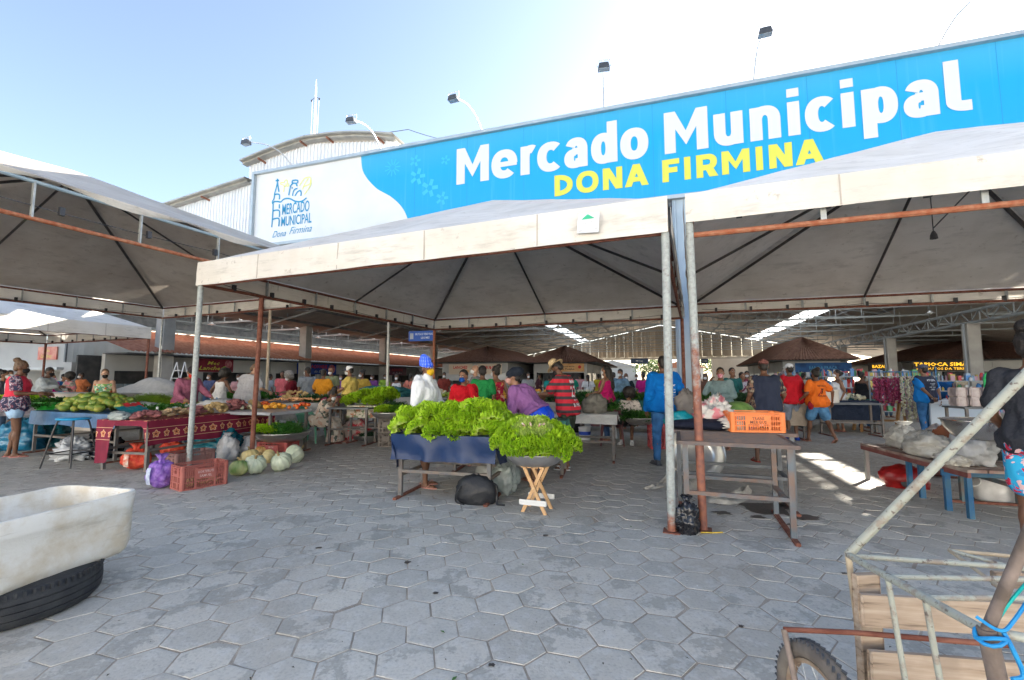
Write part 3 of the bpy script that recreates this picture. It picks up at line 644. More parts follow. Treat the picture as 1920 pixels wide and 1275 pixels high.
board(k2, 10.1, 34.86, 2.2, 3.2, .6, [('BAR DA PRAÇA', .25, .3, .5, .35, mat('pale_letters', (.05, .25, .5), rough=.5), .02, 0)], mat('board_darkblue', (.01, .05, .16), (.02, .1, .3), sc=2), 'x')
k3 = kiosk('wide dark-roofed kiosk with black and gold tapioca sign on the right', 17.4, 26, 37.4, 52, 2.72, 4.4)
k3b = at(1783, 685, 28.9)
bb = (k3b.x*cos(TH)-k3b.y*sin(TH))
board(k3, bb, 36.95, 2.28, 3.35, .66, [('TAPIOCA SIMÃO', .02, .5, .94, .36, M_gold, .03, 0), ('PRODUTOS DA TERRA', .06, .12, .82, .24, M_gold, .015, 0)], M_blk, 'x')
board(k3, bb-3.2, 36.95, 2.24, 1.9, .6, [('BAZAR DO', .12, .4, .7, .34, M_gold, .03, 0)], M_blk, 'x')
# hanging direction signs
def hang_sign(px, py, Yd, wd, h, lines, label, m):
    c = at(px, py, Yd); t = thing('hanging_sign', label, 'sign', c, TR, 'blue direction signs hung in the hall'); mb = MB(); mb.box((0, 0, 0), (wd, .05, h)); mb.build('panel', m, t)
    for (txt, x, zz, w_, hh) in lines:
        mb = MB(); text_at(mb, txt, x*wd-wd/2, zz*h-h/2, w_*wd, hh*h, -.03, bold=.015, res=1); mb.build('lettering', M_lw, t, fix=False)
    mb = MB(); mb.bar((-wd*.4, 0, h/2), (-wd*.4, 0, h/2+1.6), .015); mb.bar((wd*.4, 0, h/2), (wd*.4, 0, h/2+1.6), .015); mb.build('hanger', M_steeld, t); return t
M_dirb = mat('direction_blue', (.005, .06, .30), rough=.4)
hs = hang_sign(790, 630, 20, 1.25, .45, [('FRUTAS E VERDURAS', .27, .58, .7, .2), ('LEGUMES', .5, .22, .34, .2)], 'blue hanging sign for fruit and vegetables behind the silver and rust poles', M_dirb)
mb = MB(); mb.box((-.47, -.03, 0), (.17, .01, .26)); mb.build('sign_logo', MATS['kiosk_white'], hs)
hang_sign(1199, 677, 36, 1.35, .42, [('FRUTAS', .3, .35, .4, .3)], 'small blue hanging sign in front of the bright far opening', mat('direction_dull', (.03, .06, .13), rough=.5))
hang_sign(1321, 677, 40, .6, .4, [('LEGUMES', .2, .35, .6, .3)], 'small blue hanging sign right of the rusty pole', MATS['direction_dull'])
# pendant lamps in the hall
pl = thing('pendant_lamp', 'x', 'lamp'); mb = MB(); mb.lathe([(.03, .12), (.05, .1), (.11, .05), (.2, 0), (.19, 0), (.1, .04)], 14); mb.build('lamp_shade', mat('lamp_alu', (.5, .52, .53), rough=.3, metal=.5), pl, smooth=True)
mb = MB(); mb.ell((0, 0, .02), .06, 8, 6); mb.build('bulb', mat('bulb', (.7, .7, .66), rough=.2), pl); mb = MB(); mb.bar((0, 0, .12), (0, 0, .75), .02); mb.build('rod', M_steeld, pl)
CH[pl.name] = [o for o in COL.objects if o.parent == pl]
sp_ = [(-13, 17), (-5.5, 17), (5.5, 17), (11.5, 17), (-13, 25), (-5.5, 25), (5.5, 25), (11.5, 25), (-5.5, 33), (5.5, 33), (17, 21), (21, 21), (-23, 18), (-23, 26)]
for k, (b, a) in enumerate(sp_):
    c = pl if k == 0 else copy_tree(pl)
    c.location = W(b, a, 4.35); c.rotation_euler = (0, 0, TR); tag(c, 'grey dish-shaped pendant lamp hanging from the roof trusses', 'lamp', 'pendant lamps under the trusses')
# ================================================================== BEYOND THE HALL
M_leaf = mat('tree_leaf', (.05, .09, .02), (.10, .15, .04), sc=4, rough=.7, trans=.3); M_bark = mat('bark', (.10, .075, .05), (.15, .11, .08), sc=9, rough=.95)
def tree(loc, h, r, label, seed):
    t = thing('street_tree', label, 'tree', loc, 0, 'trees beyond the far opening'); q = random.Random(seed); mb = MB()
    mb.tube([(0, 0, 0), (.1, 0, h*.3), (0, .1, h*.55)], [.2, .15, .1], 7)
    for k in range(5): an = q.random()*6.3; mb.tube([(.05, 0, h*.35), (cos(an)*r*.4, sin(an)*r*.4, h*.6), (cos(an)*r*.7, sin(an)*r*.7, h*.75)], [.1, .06, .02], 5)
    mb.build('trunk', M_bark, t); mb = MB()
    for k in range(1600):
        p = Vector((q.gauss(0, 1), q.gauss(0, 1), q.gauss(0, 1))).normalized()*(q.random()**.4); cl = 1+.25*noise.noise(p*2.5+Vector((seed, 0, 0)))
        p = Vector((p.x*r*cl, p.y*r*cl, h*.68+p.z*h*.32*cl)); d = Vector((q.uniform(-1, 1), q.uniform(-1, 1), q.uniform(-.5, 1))).normalized(); x, y = basis(d); s_ = q.uniform(.1, .22)
        mb.add([p-x*s_, p+y*s_*.6, p+x*s_, p-y*s_*.6], [(0, 1, 2, 3)])
    mb.build('crown', M_leaf, t, fix=False)
tree(W(-1.5, 84), 5.2, 3.2, 'pale green tree beyond the far opening, left one', 1); tree(W(9, 88), 6, 3.5, 'green tree beyond the far opening, right one', 2)
for k, (b, a, wd, h_, lb) in enumerate([(3.2, 86, 7, 3.4, 'low cream house with a grey roof beyond the far opening'), (-9, 92, 9, 3.8, 'low white house beyond the far opening on the left')]):
    t = hthing('far_house', lb, 'house', b, a); mb = MB(); mb.box((0, 0, h_/2), (wd, 6, h_)); mb.build('wall', M_wallw, t)
    mb = MB(); mb.prism([(-wd/2-.4, h_), (wd/2+.4, h_), (0, h_+1.3)], -3.3, 3.3); mb.build('roof', M_tile if k == 0 else M_conc, t)
    mb = MB(); mb.box((-wd*.25, -3.02, 1.7), (1, .05, 1)); mb.build('window', M_dark, t); mb = MB(); mb.box((wd*.2, -3.02, 1.05), (.9, .05, 2.1)); mb.build('door', M_steeld, t)
# unseen white houses and pale street, added behind the camera to bounce sunlight
mb = MB(); mb.grid(lambda u, v: W(-45+90*u, -26+22*v, -.004), 2, 2); tag(mb.build('unseen_fill_street', mat('unseen_fill_concrete', (.42, .40, .36), (.50, .47, .42), sc=1, rough=.9)), kind='structure')
M_fill_lime = mat('unseen_fill_limewash', (.74, .72, .68), (.80, .78, .74), sc=.7, rough=.9)
for k in range(5):
    t = hthing('unseen_fill_house', f'unseen white house added behind the camera to bounce sunlight, {ordn[k]} from the left', 'house', -34+14.1*k, -17, 0, 'houses added behind the camera for bounce light'); hh = 7+.6*(k % 3); mb = MB(); mb.box((0, -3, hh/2), (14, 6, hh)); mb.build('wall', M_fill_lime, t)
    mb = MB(); mb.box((0, -3, hh+.1), (14.05, 6.3, .2)); mb.build('roof', M_tile, t)
    for x in (-4.6, 0, 4.6):
        mb = MB(); mb.box((x, .02, 5), (1.1, .06, 1.4)); w_ = mb.build('window', M_dark, t); mb = MB(); mb.box((x, .05, 4.25), (1.3, .12, .08)); mb.build('sill', M_conc, w_)
        mb = MB(); mb.box((x, .02, 1.15), (1.2, .06, 2.3)); mb.build('door', M_steel, t)
# ================================================================== TENTS
def mk_canvas(name, c1, c2, tr):
    m = bpy.data.materials.new(name); m.use_nodes = True; N, L, b = nodes(m)
    n1 = noisev(N, L, 1.3, 5, .6); tc = N.new('ShaderNodeTexCoord'); mp = N.new('ShaderNodeMapping'); mp.inputs['Scale'].default_value = (1.2, 1.2, 7); L.new(tc.outputs['Object'], mp.inputs[0])
    n2 = noisev(N, L, 1.6, 6, .7, vec=mp.outputs[0]); n3 = noisev(N, L, 6, 5, .7)
    c = mixc(N, L, ramp(N, L, n1, [(.38, 0.), (.66, 1.)]), c1, c2); c = mixc(N, L, ramp(N, L, n2, [(.53, 0.), (.72, .6)]), c, tuple(x*.62 for x in c2)); c = mixc(N, L, ramp(N, L, n3, [(.62, 0.), (.70, .6)]), c, (.3, .25, .2))
    L.new(c, b.inputs['Base Color']); b.inputs['Roughness'].default_value = .55; b.inputs['Specular IOR Level'].default_value = .3
    bp = N.new('ShaderNodeBump'); bp.inputs['Strength'].default_value = .5; bp.inputs['Distance'].default_value = .03; L.new(n2, bp.inputs['Height']); L.new(bp.outputs[0], b.inputs['Normal'])
    t = N.new('ShaderNodeBsdfTranslucent'); L.new(c, t.inputs[0]); mx = N.new('ShaderNodeMixShader'); mx.inputs[0].default_value = tr; L.new(b.outputs[0], mx.inputs[1]); L.new(t.outputs[0], mx.inputs[2]); L.new(mx.outputs[0], N['Material Output'].inputs[0]); return m
M_canvas = mk_canvas('canvas', (.72, .68, .63), (.60, .56, .505), .05); M_val = mk_canvas('valance_canvas', (.76, .725, .665), (.66, .62, .55), .14); M_cream2 = mk_canvas('canvas_bright', (.72, .70, .66), (.62, .60, .56), .06)
M_galv = mat('galvanised', (.26, .28, .28), (.38, .39, .38), sc=14, rough=.45, metal=.35, bump=.01); M_rust = mat('rust', (.27, .075, .03), (.36, .16, .09), sc=18, rough=.8, bump=.02)
M_rustd = mat('rust_dark', (.13, .04, .025), (.22, .09, .06), sc=14, rough=.8, bump=.02)
def mk_mix(name, z0, z1):   # galvanised pipe rusting between two heights
    m = bpy.data.materials.new(name); m.use_nodes = True; N, L, b = nodes(m); tc = N.new('ShaderNodeTexCoord'); sp = N.new('ShaderNodeSeparateXYZ'); L.new(tc.outputs['Object'], sp.inputs[0])
    n = noisev(N, L, 9, 6, .7); f = mathn(N, L, 'ADD', mathn(N, L, 'MULTIPLY', mathn(N, L, 'SUBTRACT', sp.outputs[2], z0), 1/(z1-z0)), mathn(N, L, 'MULTIPLY', mathn(N, L, 'SUBTRACT', n, .5), 1.6))
    f = ramp(N, L, f, [(.3, 1.), (.62, 0.)]); n2 = noisev(N, L, 30, 5, .6)
    g = ramp(N, L, n2, [(.35, (.37, .40, .385)), (.6, (.27, .29, .28)), (.75, (.22, .14, .10))]); r_ = ramp(N, L, noisev(N, L, 16, 5), [(.35, (.30, .11, .06)), (.65, (.17, .065, .05))])
    L.new(mixc(N, L, f, g, r_), b.inputs['Base Color']); b.inputs['Roughness'].default_value = .6; return m
M_pole_r = mk_mix('pole_lower_rust', -.1, .45); M_pole_m = mk_mix('pole_mostly_rust', .9, 2.4); M_beam = mat('dark_rib', (.05, .045, .045), (.09, .08, .075), sc=5, rough=.6)
def tent(label, cx, cy, s, eb, et, za, rot, poles, open_sides=(), canvas=None, sides_frame=None, seed=1, tiltx=0, drop={}):
    canvas = canvas or M_canvas; h = s/2; t = thing('canopy_tent', label, 'tent', (cx, cy, 0), rot); q = random.Random(seed)
    hp = [(-h, -h), (0, -h), (h, -h), (h, 0), (h, h), (0, h), (-h, h), (-h, 0)]
    def tz(x, y): return tiltx*x
    ap = Vector((0, 0, za)); mb = MB()
    for k in range(8):
        A = Vector((*hp[k], et+tz(*hp[k]))); B = Vector((*hp[(k+1) % 8], et+tz(*hp[(k+1) % 8])))
        def fn(u, v):
            e = A.lerp(B, u); p = e.lerp(ap, v); s_ = sin(pi*u); p.z -= .075*s_*sin(pi*min(1, v*1.15))*(1-v*.4)*s/6.6; p.z += .012*noise.noise(p*1.7+Vector((seed, 0, 0))); return p
        mb.grid(fn, 8, 10)
    mb.build('canopy', canvas, t, smooth=60)
    # valance
    for k, (dx, dy) in enumerate(((0, -1), (1, 0), (0, 1), (-1, 0))):
        if k in open_sides: continue
        A, B = [(Vector((-h, -h, 0)), Vector((h, -h, 0))), (Vector((h, -h, 0)), Vector((h, h, 0))), (Vector((h, h, 0)), Vector((-h, h, 0))), (Vector((-h, h, 0)), Vector((-h, -h, 0)))][k]; nrm = Vector((dx, dy, 0)); mb = MB()
        def fn(u, v):
            p = A.lerp(B, u); p.z = et+.012+(eb-et)*v*(1+.025*noise.noise(Vector((u*9, k, seed))))+tz(p.x, p.y)
            p += nrm*(.018+.028*v*(.4+noise.noise(Vector((u*11, v*1.5, k+seed))))); return p
        mb.grid(fn, 70, 4); mb.build('valance', M_val, t, smooth=60)
        for i in range(1, 5):
            mb = MB(); u = i/5+.02*q.uniform(-1, 1); p0 = fn(u, .02); p1 = fn(u, .98); mb.bar(p0+nrm*.004, p1+nrm*.004, .012, .004)
            mb.build('seam', mat('seam', (.42, .37, .32), rough=.7), t)
    # frame
    i_ = .05
    for k in range(4):
        A, B = [(Vector((-h+i_, -h+i_, 0)), Vector((h-i_, -h+i_, 0))), (Vector((h-i_, -h+i_, 0)), Vector((h-i_, h-i_, 0))), (Vector((h-i_, h-i_, 0)), Vector((-h+i_, h-i_, 0))), (Vector((-h+i_, h-i_, 0)), Vector((-h+i_, -h+i_, 0)))][k]
        sf = (sides_frame or {}).get(k, (M_rustd, M_rustd)); z1 = et-.05; z0 = eb+.03
        mb = MB(); mb.tube([A+Vector((0, 0, z1+tz(A.x, A.y))), B+Vector((0, 0, z1+tz(B.x, B.y)))], .024, 8); mb.build('top_rail', sf[0], t, smooth=True)
        dz = drop.get(k, -.12 if k in open_sides else 0)
        mb = MB(); mb.tube([A+Vector((0, 0, z0+dz+tz(A.x, A.y))), B+Vector((0, 0, z0+dz+tz(B.x, B.y)))], .027, 8); mb.build('lower_rail', sf[1], t, smooth=True)
        n = int(s/1.05)
        for i in range(1, n): mb = MB(); p = A.lerp(B, i/n); mb.bar(p+Vector((0, 0, z0+dz+tz(p.x, p.y))), p+Vector((0, 0, z1+tz(p.x, p.y))), .045, .02); mb.build('strut', M_galv, t)
        mb = MB(); cable(mb, A.lerp(B, .05)+Vector((0, 0, z0+.1+tz(A.x, A.y))), A.lerp(B, .5)+Vector((0, 0, z0+.06)), .05, .006); cable(mb, A.lerp(B, .5)+Vector((0, 0, z0+.06)), A.lerp(B, .97)+Vector((0, 0, z0+.08+tz(B.x, B.y))), .07, .006)
        for i in range(9): p = A.lerp(B, (i+.6)/9.3); mb.box(p+Vector((0, 0, z0+.05+tz(p.x, p.y))), (.05, .05, .1))
        mb.build('cable_and_ties', MATS['black_plastic'], t)
    for k in range(8):
        A = Vector((*hp[k], et-.06+tz(*hp[k]))); A.x *= .985; A.y *= .985; mb = MB(); mb.tube([A, ap-Vector((0, 0, .14))], .030 if k % 2 == 0 else .022, 6); mb.build('rib', M_beam, t)
    mb = MB(); mb.tube([(0, 0, za-.45), (0, 0, za-.05)], .05, 8); mb.build('apex_hub', M_beam, t)
    for (x, y, m_, lean) in poles:
        mb = MB(); mb.tube([(x+lean, y, 0), (x+lean*.5, y, eb*.5), (x, y, eb+.02+tz(x, y))], .039, 12); p_ = mb.build('pole', m_, t, smooth=True)
        mb = MB(); mb.box((x+lean, y, .008), (.15, .15, .012)); mb.build('foot_plate', M_rustd, p_)
    return t
RT = radians(-21.8)
hC = 3.35
tC = tent('wide cream canopy tent over the lettuce stall in the middle', -.375, 8.66, 6.76, 2.80, 3.16, 4.92, RT,
     [(-hC, -hC, M_pole_r, -.03), (hC, -hC, M_pole_r, -.02), (-hC, hC, M_rust, 0), (hC, hC, M_rustd, 0), (-hC, -hC+1.05, M_rustd, -.06)], seed=3)
# maker's label on the front valance
mb = MB(); mb.box((2.62, -3.46, 2.98), (.22, .006, .20), M=Matrix.Rotation(.06, 4, 'Y')); lb_ = mb.build('maker_label', M_lw, tC)
mb = MB(); mb.add([(2.55, -3.467, 3.02), (2.69, -3.467, 3.02), (2.64, -3.467, 3.055), (2.62, -3.467, 3.07), (2.6, -3.467, 3.06)], [(0, 1, 2, 3, 4)]); mb.build('label_logo', mat('label_green', (.03, .4, .22), rough=.5), lb_)
mb = MB(); text_at(mb, 'HUT', 2.57, 2.955, .10, .04, -3.467, res=1); mb.box((2.54, -3.465, 2.905), (.035, .004, .014)); mb.box((2.70, -3.465, 2.915), (.035, .004, .014)); mb.build('label_lettering', mat('pale_grey_ink', (.45, .46, .48), rough=.5), lb_, fix=False)
tR = tent('pale canopy tent with an orange rusty front rail on the right', 6.08, 6.22, 6.72, 2.88, 3.17, 4.95, RT,
     [(-3.33, -3.33, M_pole_m, .03), (-3.33, 3.33, M_galv, 0), (3.33, 3.33, M_galv, 0), (3.33, -3.33, M_galv, 0)], seed=8, tiltx=-.012,
     sides_frame={0: (M_galv, M_rust), 3: (M_rustd, M_rustd)}, canvas=M_canvas, drop={0: -.13})
mb = MB(); c_ = Vector((-1.9, -1.2, 0)); cable(mb, (-1.0, -3.3, 3.15), (-1.0, -2.2, 2.95), 0, .006); mb.tube([(-1.0, -2.2, 3.5), (-1.0, -2.2, 2.9)], .005, 5); mb.lathe([(.012, 2.92), (.03, 2.88), (.035, 2.84)], 8, (-1.0, -2.2, 0)); mb.build('bulb_holder', MATS['black_plastic'], tR)
tL = tent('large high canopy tent with bare blue and rusty rails on the left', -8.9, 8.85, 9.0, 3.36, 3.76, 5.62, RT,
     [(-4.46, 4.46, M_galv, 0), (4.46, 4.46, M_galv, 0), (.35, 4.46, mat('cream_pole', (.36, .30, .22), (.45, .38, .3), sc=8, rough=.7), 0), (-4.46, -4.46, M_galv, 0), (4.46, -4.46, M_galv, 0)], open_sides=(1,), seed=5, canvas=mk_canvas('canvas_brown', (.54, .49, .43), (.44, .38, .32), .05),
     sides_frame={1: (mat('blue_grey_pipe', (.22, .30, .36), (.3, .38, .43), sc=6, rough=.5), M_rust), 0: (M_galv, M_rust)})
# loose scalloped hem hanging behind the bare rail of the left tent
mb = MB(); h_ = 4.5
mb.grid(lambda u, v: Vector((h_+.02-.05*v, -h_+2*h_*u, 3.77-.09*v*abs(sin(u*pi*7+.6*sin(u*9)))**1.5)), 108, 2); mb.build('loose_hem', M_val, tL, smooth=60)
t4 = tent('low white canopy tent furthest left behind the stalls', -16.9, 13.9, 6.6, 2.8, 3.2, 4.7, RT, [(3.27, 3.27, M_rustd, 0), (-3.27, 3.27, M_rustd, 0), (3.27, -3.27, M_galv, 0)], seed=11, canvas=M_canvas)
# ================================================================== PEOPLE
def mk_skin(name, c):
    m = mat(name, tuple(x*.85 for x in c), tuple(min(1, x*1.15) for x in c), sc=9, rough=.5); b = m.node_tree.nodes['Principled BSDF']
    b.inputs['Subsurface Weight'].default_value = 0; return m
SK = [mk_skin('skin_deep', (.085, .04, .024)), mk_skin('skin_dark', (.14, .066, .038)), mk_skin('skin_brown', (.22, .11, .065)), mk_skin('skin_light', (.40, .235, .16))]
M_hair = mat('hair_black', (.010, .008, .007), (.025, .02, .017), sc=60, rough=.55, bump=.03, bsc=90); M_hairg = mat('hair_grey', (.30, .29, .28), (.16, .15, .14), sc=40, rough=.6, bump=.03, bsc=90); M_hairb = mat('hair_brown', (.09, .05, .03), (.16, .10, .06), sc=40, rough=.5, bump=.03, bsc=90)
M_eyew = mat('eye_white', (.6, .58, .55), rough=.3); M_eyed = mat('eye_dark', (.01, .008, .006), rough=.15); M_lip = mat('lip', (.25, .09, .08), rough=.5)
def cloth(name, c, c2=None, sc=5): return mat(name, c, c2 or tuple(x*.8 for x in c), sc=sc, rough=.85, bump=.05, bsc=15, spec=.2, bd=.03)
def denim(name, c): return mat(name, c, tuple(min(1, x*1.9) for x in c), sc=7, rough=.9, bump=.04, bsc=20, spec=.2, bd=.02)
def pattern(name, base, cols, sc=14, th=.5, rough=.85):
    """blotchy printed cloth: voronoi spots in several colours over a base"""
    m = bpy.data.materials.new(name); m.use_nodes = True; N, L, b = nodes(m); c = base; tc = N.new('ShaderNodeTexCoord')
    for i, col in enumerate(cols):
        n = noisev(N, L, sc*(1+.37*i), 2, .5, vec=tc.outputs['Object'] if i == 0 else None); mp = N.new('ShaderNodeMapping'); mp.inputs['Location'].default_value = (3.1*i, 7.7*i, 1.3*i); L.new(tc.outputs['Object'], mp.inputs[0])
        L.new(mp.outputs[0], n.node.inputs['Vector']); c = mixc(N, L, ramp(N, L, n, [(th, 0.), (th+.02, 1.)]), c, col)
    L.new(c, b.inputs['Base Color']); b.inputs['Roughness'].default_value = rough; MATS[name] = m; return m
def stripes(name, c1, c2, period, duty=.5, axis=2, off=0.0, thin=None):
    m = bpy.data.materials.new(name); m.use_nodes = True; N, L, b = nodes(m); tc = N.new('ShaderNodeTexCoord'); sp = N.new('ShaderNodeSeparateXYZ'); L.new(tc.outputs['Object'], sp.inputs[0])
    f = mathn(N, L, 'FRACT', mathn(N, L, 'ADD', mathn(N, L, 'DIVIDE', sp.outputs[axis], period), off+50))
    c = mixc(N, L, mathn(N, L, 'LESS_THAN', f, duty), c1, c2)
    if thin:
        g = mathn(N, L, 'FRACT', mathn(N, L, 'DIVIDE', sp.outputs[0], period)); c = mixc(N, L, mathn(N, L, 'LESS_THAN', g, duty), c, thin)
    L.new(c, b.inputs['Base Color']); b.inputs['Roughness'].default_value = .8; MATS[name] = m; return m
def remesh(mb, vox, sm=3, disp=0, freq=12, seed=0):
    me = mb.mesh('tmp'); o = bpy.data.objects.new('tmp', me); TS.collection.objects.link(o)
    r = o.modifiers.new('r', 'REMESH'); r.mode = 'VOXEL'; r.voxel_size = vox; r.use_smooth_shade = True
    if sm: s = o.modifiers.new('s', 'SMOOTH'); s.factor = .5; s.iterations = sm
    TS.view_layers[0].update(); dg = TS.view_layers[0].depsgraph; n = bpy.data.meshes.new_from_object(o.evaluated_get(dg)); bpy.data.objects.remove(o); bpy.data.meshes.remove(me)
    if disp:
        off = Vector((seed*3.3, seed*1.7, 0))
        for v in n.vertices:
            p = v.co; q = noise.noise(Vector((p.x*freq, p.y*freq, p.z*freq*.6))+off)+.5*noise.noise(Vector((p.x*freq*2.1, p.y*freq*2.1, p.z*freq))+off)
            v.co = p+v.normal*disp*(1-2.2*abs(q))
    n.polygons.foreach_set('use_smooth', [True]*len(n.polygons)); return n
def obj_from(name, me, mats, parent=None):
    for m in (mats if isinstance(mats, (list, tuple)) else [mats]): me.materials.append(m)
    o = bpy.data.objects.new(name, me); COL.objects.link(o)
    if parent is not None: o.parent = parent
    return o
def caps(mb, a, b, ra, rb, n=12):
    """tapered capsule as a closed lathe-like mesh"""
    a = Vector(a); b = Vector(b); d = b-a; L = d.length
    if L < 1e-5: mb.ell(a, ra, n, 8); return
    dn = d/L; X, Y = basis(dn); vs = [a-dn*ra]; rings = []
    for t in (-60, -30, 0): rings.append((a+dn*ra*sin(radians(t)), ra*cos(radians(t))))
    for k in (1, 2): rings.append((a.lerp(b, k/3), ra+(rb-ra)*k/3))
    for t in (0, 30, 60): rings.append((b+dn*rb*sin(radians(t)), rb*cos(radians(t))))
    for c, r in rings:
        for j in range(n): an = 2*pi*j/n; vs.append(c+(X*cos(an)+Y*sin(an))*r)
    vs.append(b+dn*rb); k = len(rings); fs = [(0, 1+(j+1) % n, 1+j) for j in range(n)]
    fs += [(1+i*n+j, 1+i*n+(j+1) % n, 1+(i+1)*n+(j+1) % n, 1+(i+1)*n+j) for i in range(k-1) for j in range(n)]
    q = 1+(k-1)*n; fs += [(q+j, q+(j+1) % n, q+n) for j in range(n)]; mb.add(vs, fs)
def rings(mb, R_, n=20):
    """closed loft through (center, xdir, ydir, rx, ry)"""
    vs = []
    for c, X, Y, rx, ry in R_:
        for j in range(n):
            t = 2*pi*j/n; cx, sy = cos(t), sin(t); e = .88
            vs.append(Vector(c)+Vector(X)*rx*math.copysign(abs(cx)**e, cx)+Vector(Y)*ry*math.copysign(abs(sy)**e, sy))
    k = len(R_); fs = [(i*n+j, i*n+(j+1) % n, (i+1)*n+(j+1) % n, (i+1)*n+j) for i in range(k-1) for j in range(n)]
    fs += [tuple(reversed(range(n))), tuple(range((k-1)*n, k*n))]; mb.add(vs, fs)
def ik(S_, T_, a, b, hint):
    S_ = Vector(S_); T_ = Vector(T_); d = T_-S_; L = min(d.length, (a+b)*.998); dn = d.normalized(); T2 = S_+dn*L
    x = (a*a-b*b+L*L)/(2*L); h = sqrt(max(a*a-x*x, 0)); hv = Vector(hint); hv = hv-dn*hv.dot(dn); hv = hv.normalized() if hv.length > 1e-5 else Vector((0, 0, -1))
    return S_+dn*x+hv*h, T2
def hand(mb, wr, d, palm_n, s, side, curl=.5, nf=6):
    """five bent fingers and a thumb leaving the side of the palm"""
    d = d.normalized(); n = (palm_n-d*palm_n.dot(d)).normalized(); x = d.cross(n)*side
    c = wr+d*.05*s; mb.ell(c, 1, 8, 6, M=Matrix(((x.x*.042*s, n.x*.017*s, d.x*.052*s), (x.y*.042*s, n.y*.017*s, d.y*.052*s), (x.z*.042*s, n.z*.017*s, d.z*.052*s))))
    for k, (o, L) in enumerate(((-.028, .066), (-.010, .076), (.010, .07), (.028, .054))):
        p = wr+d*.088*s+x*o*s; a1 = curl*.8; q1 = p+(d*cos(a1)+n*sin(a1))*L*.5*s; q2 = q1+(d*cos(a1*2.2)+n*sin(a1*2.2))*L*.5*s
        mb.tube([p-d*.02*s, p, q1, q2], [.0095*s, .0095*s, .0085*s, .006*s], nf)
    p = wr+d*.03*s-x*.036*s; q1 = p+(d*.7-x*.55+n*.35).normalized()*.04*s; q2 = q1+(d*.9-x*.1+n*.45).normalized()*.03*s; mb.tube([p+x*.012*s, p, q1, q2], [.012*s, .012*s, .010*s, .007*s], nf)
PEOPLE = []
def person(label, px, Y, h=1.7, fd=0, sk=1, fem=False, fat=1.0, lean=0, head=(0, 0), armR=None, armL=None, feet=None, top='tee', tm=None, bot='jeans', bm_=None, hair='short', hm=None, hat=None, hatm=None, mask=None, shoe='flip', shm=None,
           sit=None, vox=None, group=None, zoff=0, pos=None, seed=0, extra=None, elbR=None, elbL=None, skirt_len=.5, loose=1.0, skirt_w=1.0, hipback=0, lo_=None, sm_len=None, wr=.010, nodetail=False):
    s = h/1.72; near = Y < 9.5; vox = vox or (.013 if Y < 8 else .017 if Y < 12 else .026)
    P0 = Vector(pos) if pos is not None else Vector(((px-960)/(F*cos(PITCH)-0)*Y*.995, Y, 0)); P0.z = zoff
    hx = .092*s; L1, L2 = .425*s, .415*s; A1_, A2 = .285*s, .255*s
    hz = (.93*s if sit is None else sit)
    l = radians(lean); U = Vector((0, sin(l), cos(l))); Fw = Vector((0, cos(l), -sin(l))); X = Vector((1, 0, 0)); P = Vector((0, -hipback, hz))
    if sit is None and lean: hz = .93*s; P = Vector((0, -sin(l)*.16*s-hipback, hz))
    g = lambda t, x=0, y=0: P+U*t*s+X*x*s+Fw*y*s
    f = fat
    if fem: sec = [(-.11, .09, .08, 0), (-.05, .155, .115, -.01), (.02, .175, .125, -.015), (.10, .15, .105, -.005), (.19, .122, .09, .005), (.30, .14, .105, .015), (.38, .15, .105, .01), (.455, .158, .085, -.005), (.495, .11, .065, -.01), (.53, .05, .05, -.005)]
    else: sec = [(-.11, .09, .08, 0), (-.05, .15, .11, -.005), (.02, .158, .115, -.005), (.10, .15, .105, 0), (.19, .142, .10, .01), (.30, .16, .112, .012), (.40, .178, .115, .005), (.46, .178, .09, -.005), (.50, .12, .07, -.01), (.535, .055, .055, -.005)]
    def torso(mb, t0, t1, off, flare=0, ff=1.0):
        R_ = []
        ts = sorted(set([t0]+[q[0] for q in sec if t0 < q[0] < t1]+[t1]))
        for t in ts:
            for a, b in zip(sec[:-1], sec[1:]):
                if a[0] <= t <= b[0]: k = (t-a[0])/(b[0]-a[0]); rx, ry, yo = [a[i]+(b[i]-a[i])*k for i in (1, 2, 3)]; break
            w_ = f if t < .44 else 1+(f-1)*.35; fl = flare*max(0, (.3-t))/.4
            R_.append((g(t, 0, yo), X, Fw, (rx*w_+off+fl)*s, (ry*w_*(1+(f-1)*.5)+off+fl*.8)*s))
        rings(mb, R_)
    # joints
    sh = {1: g(.455, .168, 0), -1: g(.455, -.168, 0)}; hip = {1: g(-.02, .09*f**.5), -1: g(-.02, -.09*f**.5)}
    arms = {}
    for sd, tgt, eh in ((1, armR, elbR), (-1, armL, elbL)):
        if tgt is None: tgt = (.06, .04, -.50)
        T_ = sh[sd]+Vector((tgt[0]*sd, tgt[1], tgt[2]))*s
        e, w_ = ik(sh[sd], T_, A1_, A2, Vector((eh[0]*sd, eh[1], eh[2])) if eh else Vector((sd*.35, -.9, -.3))); arms[sd] = (sh[sd], e, w_)
    legs = {}
    feet = feet or ((.10, .02), (-.10, -.03))
    for sd, ft in ((1, feet[0]), (-1, feet[1])):
        lift = ft[2] if len(ft) > 2 else 0
        ank = Vector((ft[0]*s, ft[1]*s, (.075+lift)*s)); kn, an = ik(hip[sd], ank, L1, L2, Vector((sd*.1, 1, .1) if sit is None else (sd*.15, 1, .6))); legs[sd] = (hip[sd], kn, an, lift)
    # head frame
    hy, hp_ = radians(head[0]), radians(head[1])
    nb = g(.52, 0, -.005); HR = Matrix.Rotation(-hy, 3, 'Z') @ Matrix.Rotation(-hp_-l*.55, 3, 'X'); hc = nb+(U*.45+HR @ Vector((0, .25, 1))*.75).normalized()*.155*s
    hd = lambda x, y, z: hc+HR @ Vector((x*s, y*s, z*s)); HR4 = HR.to_4x4()
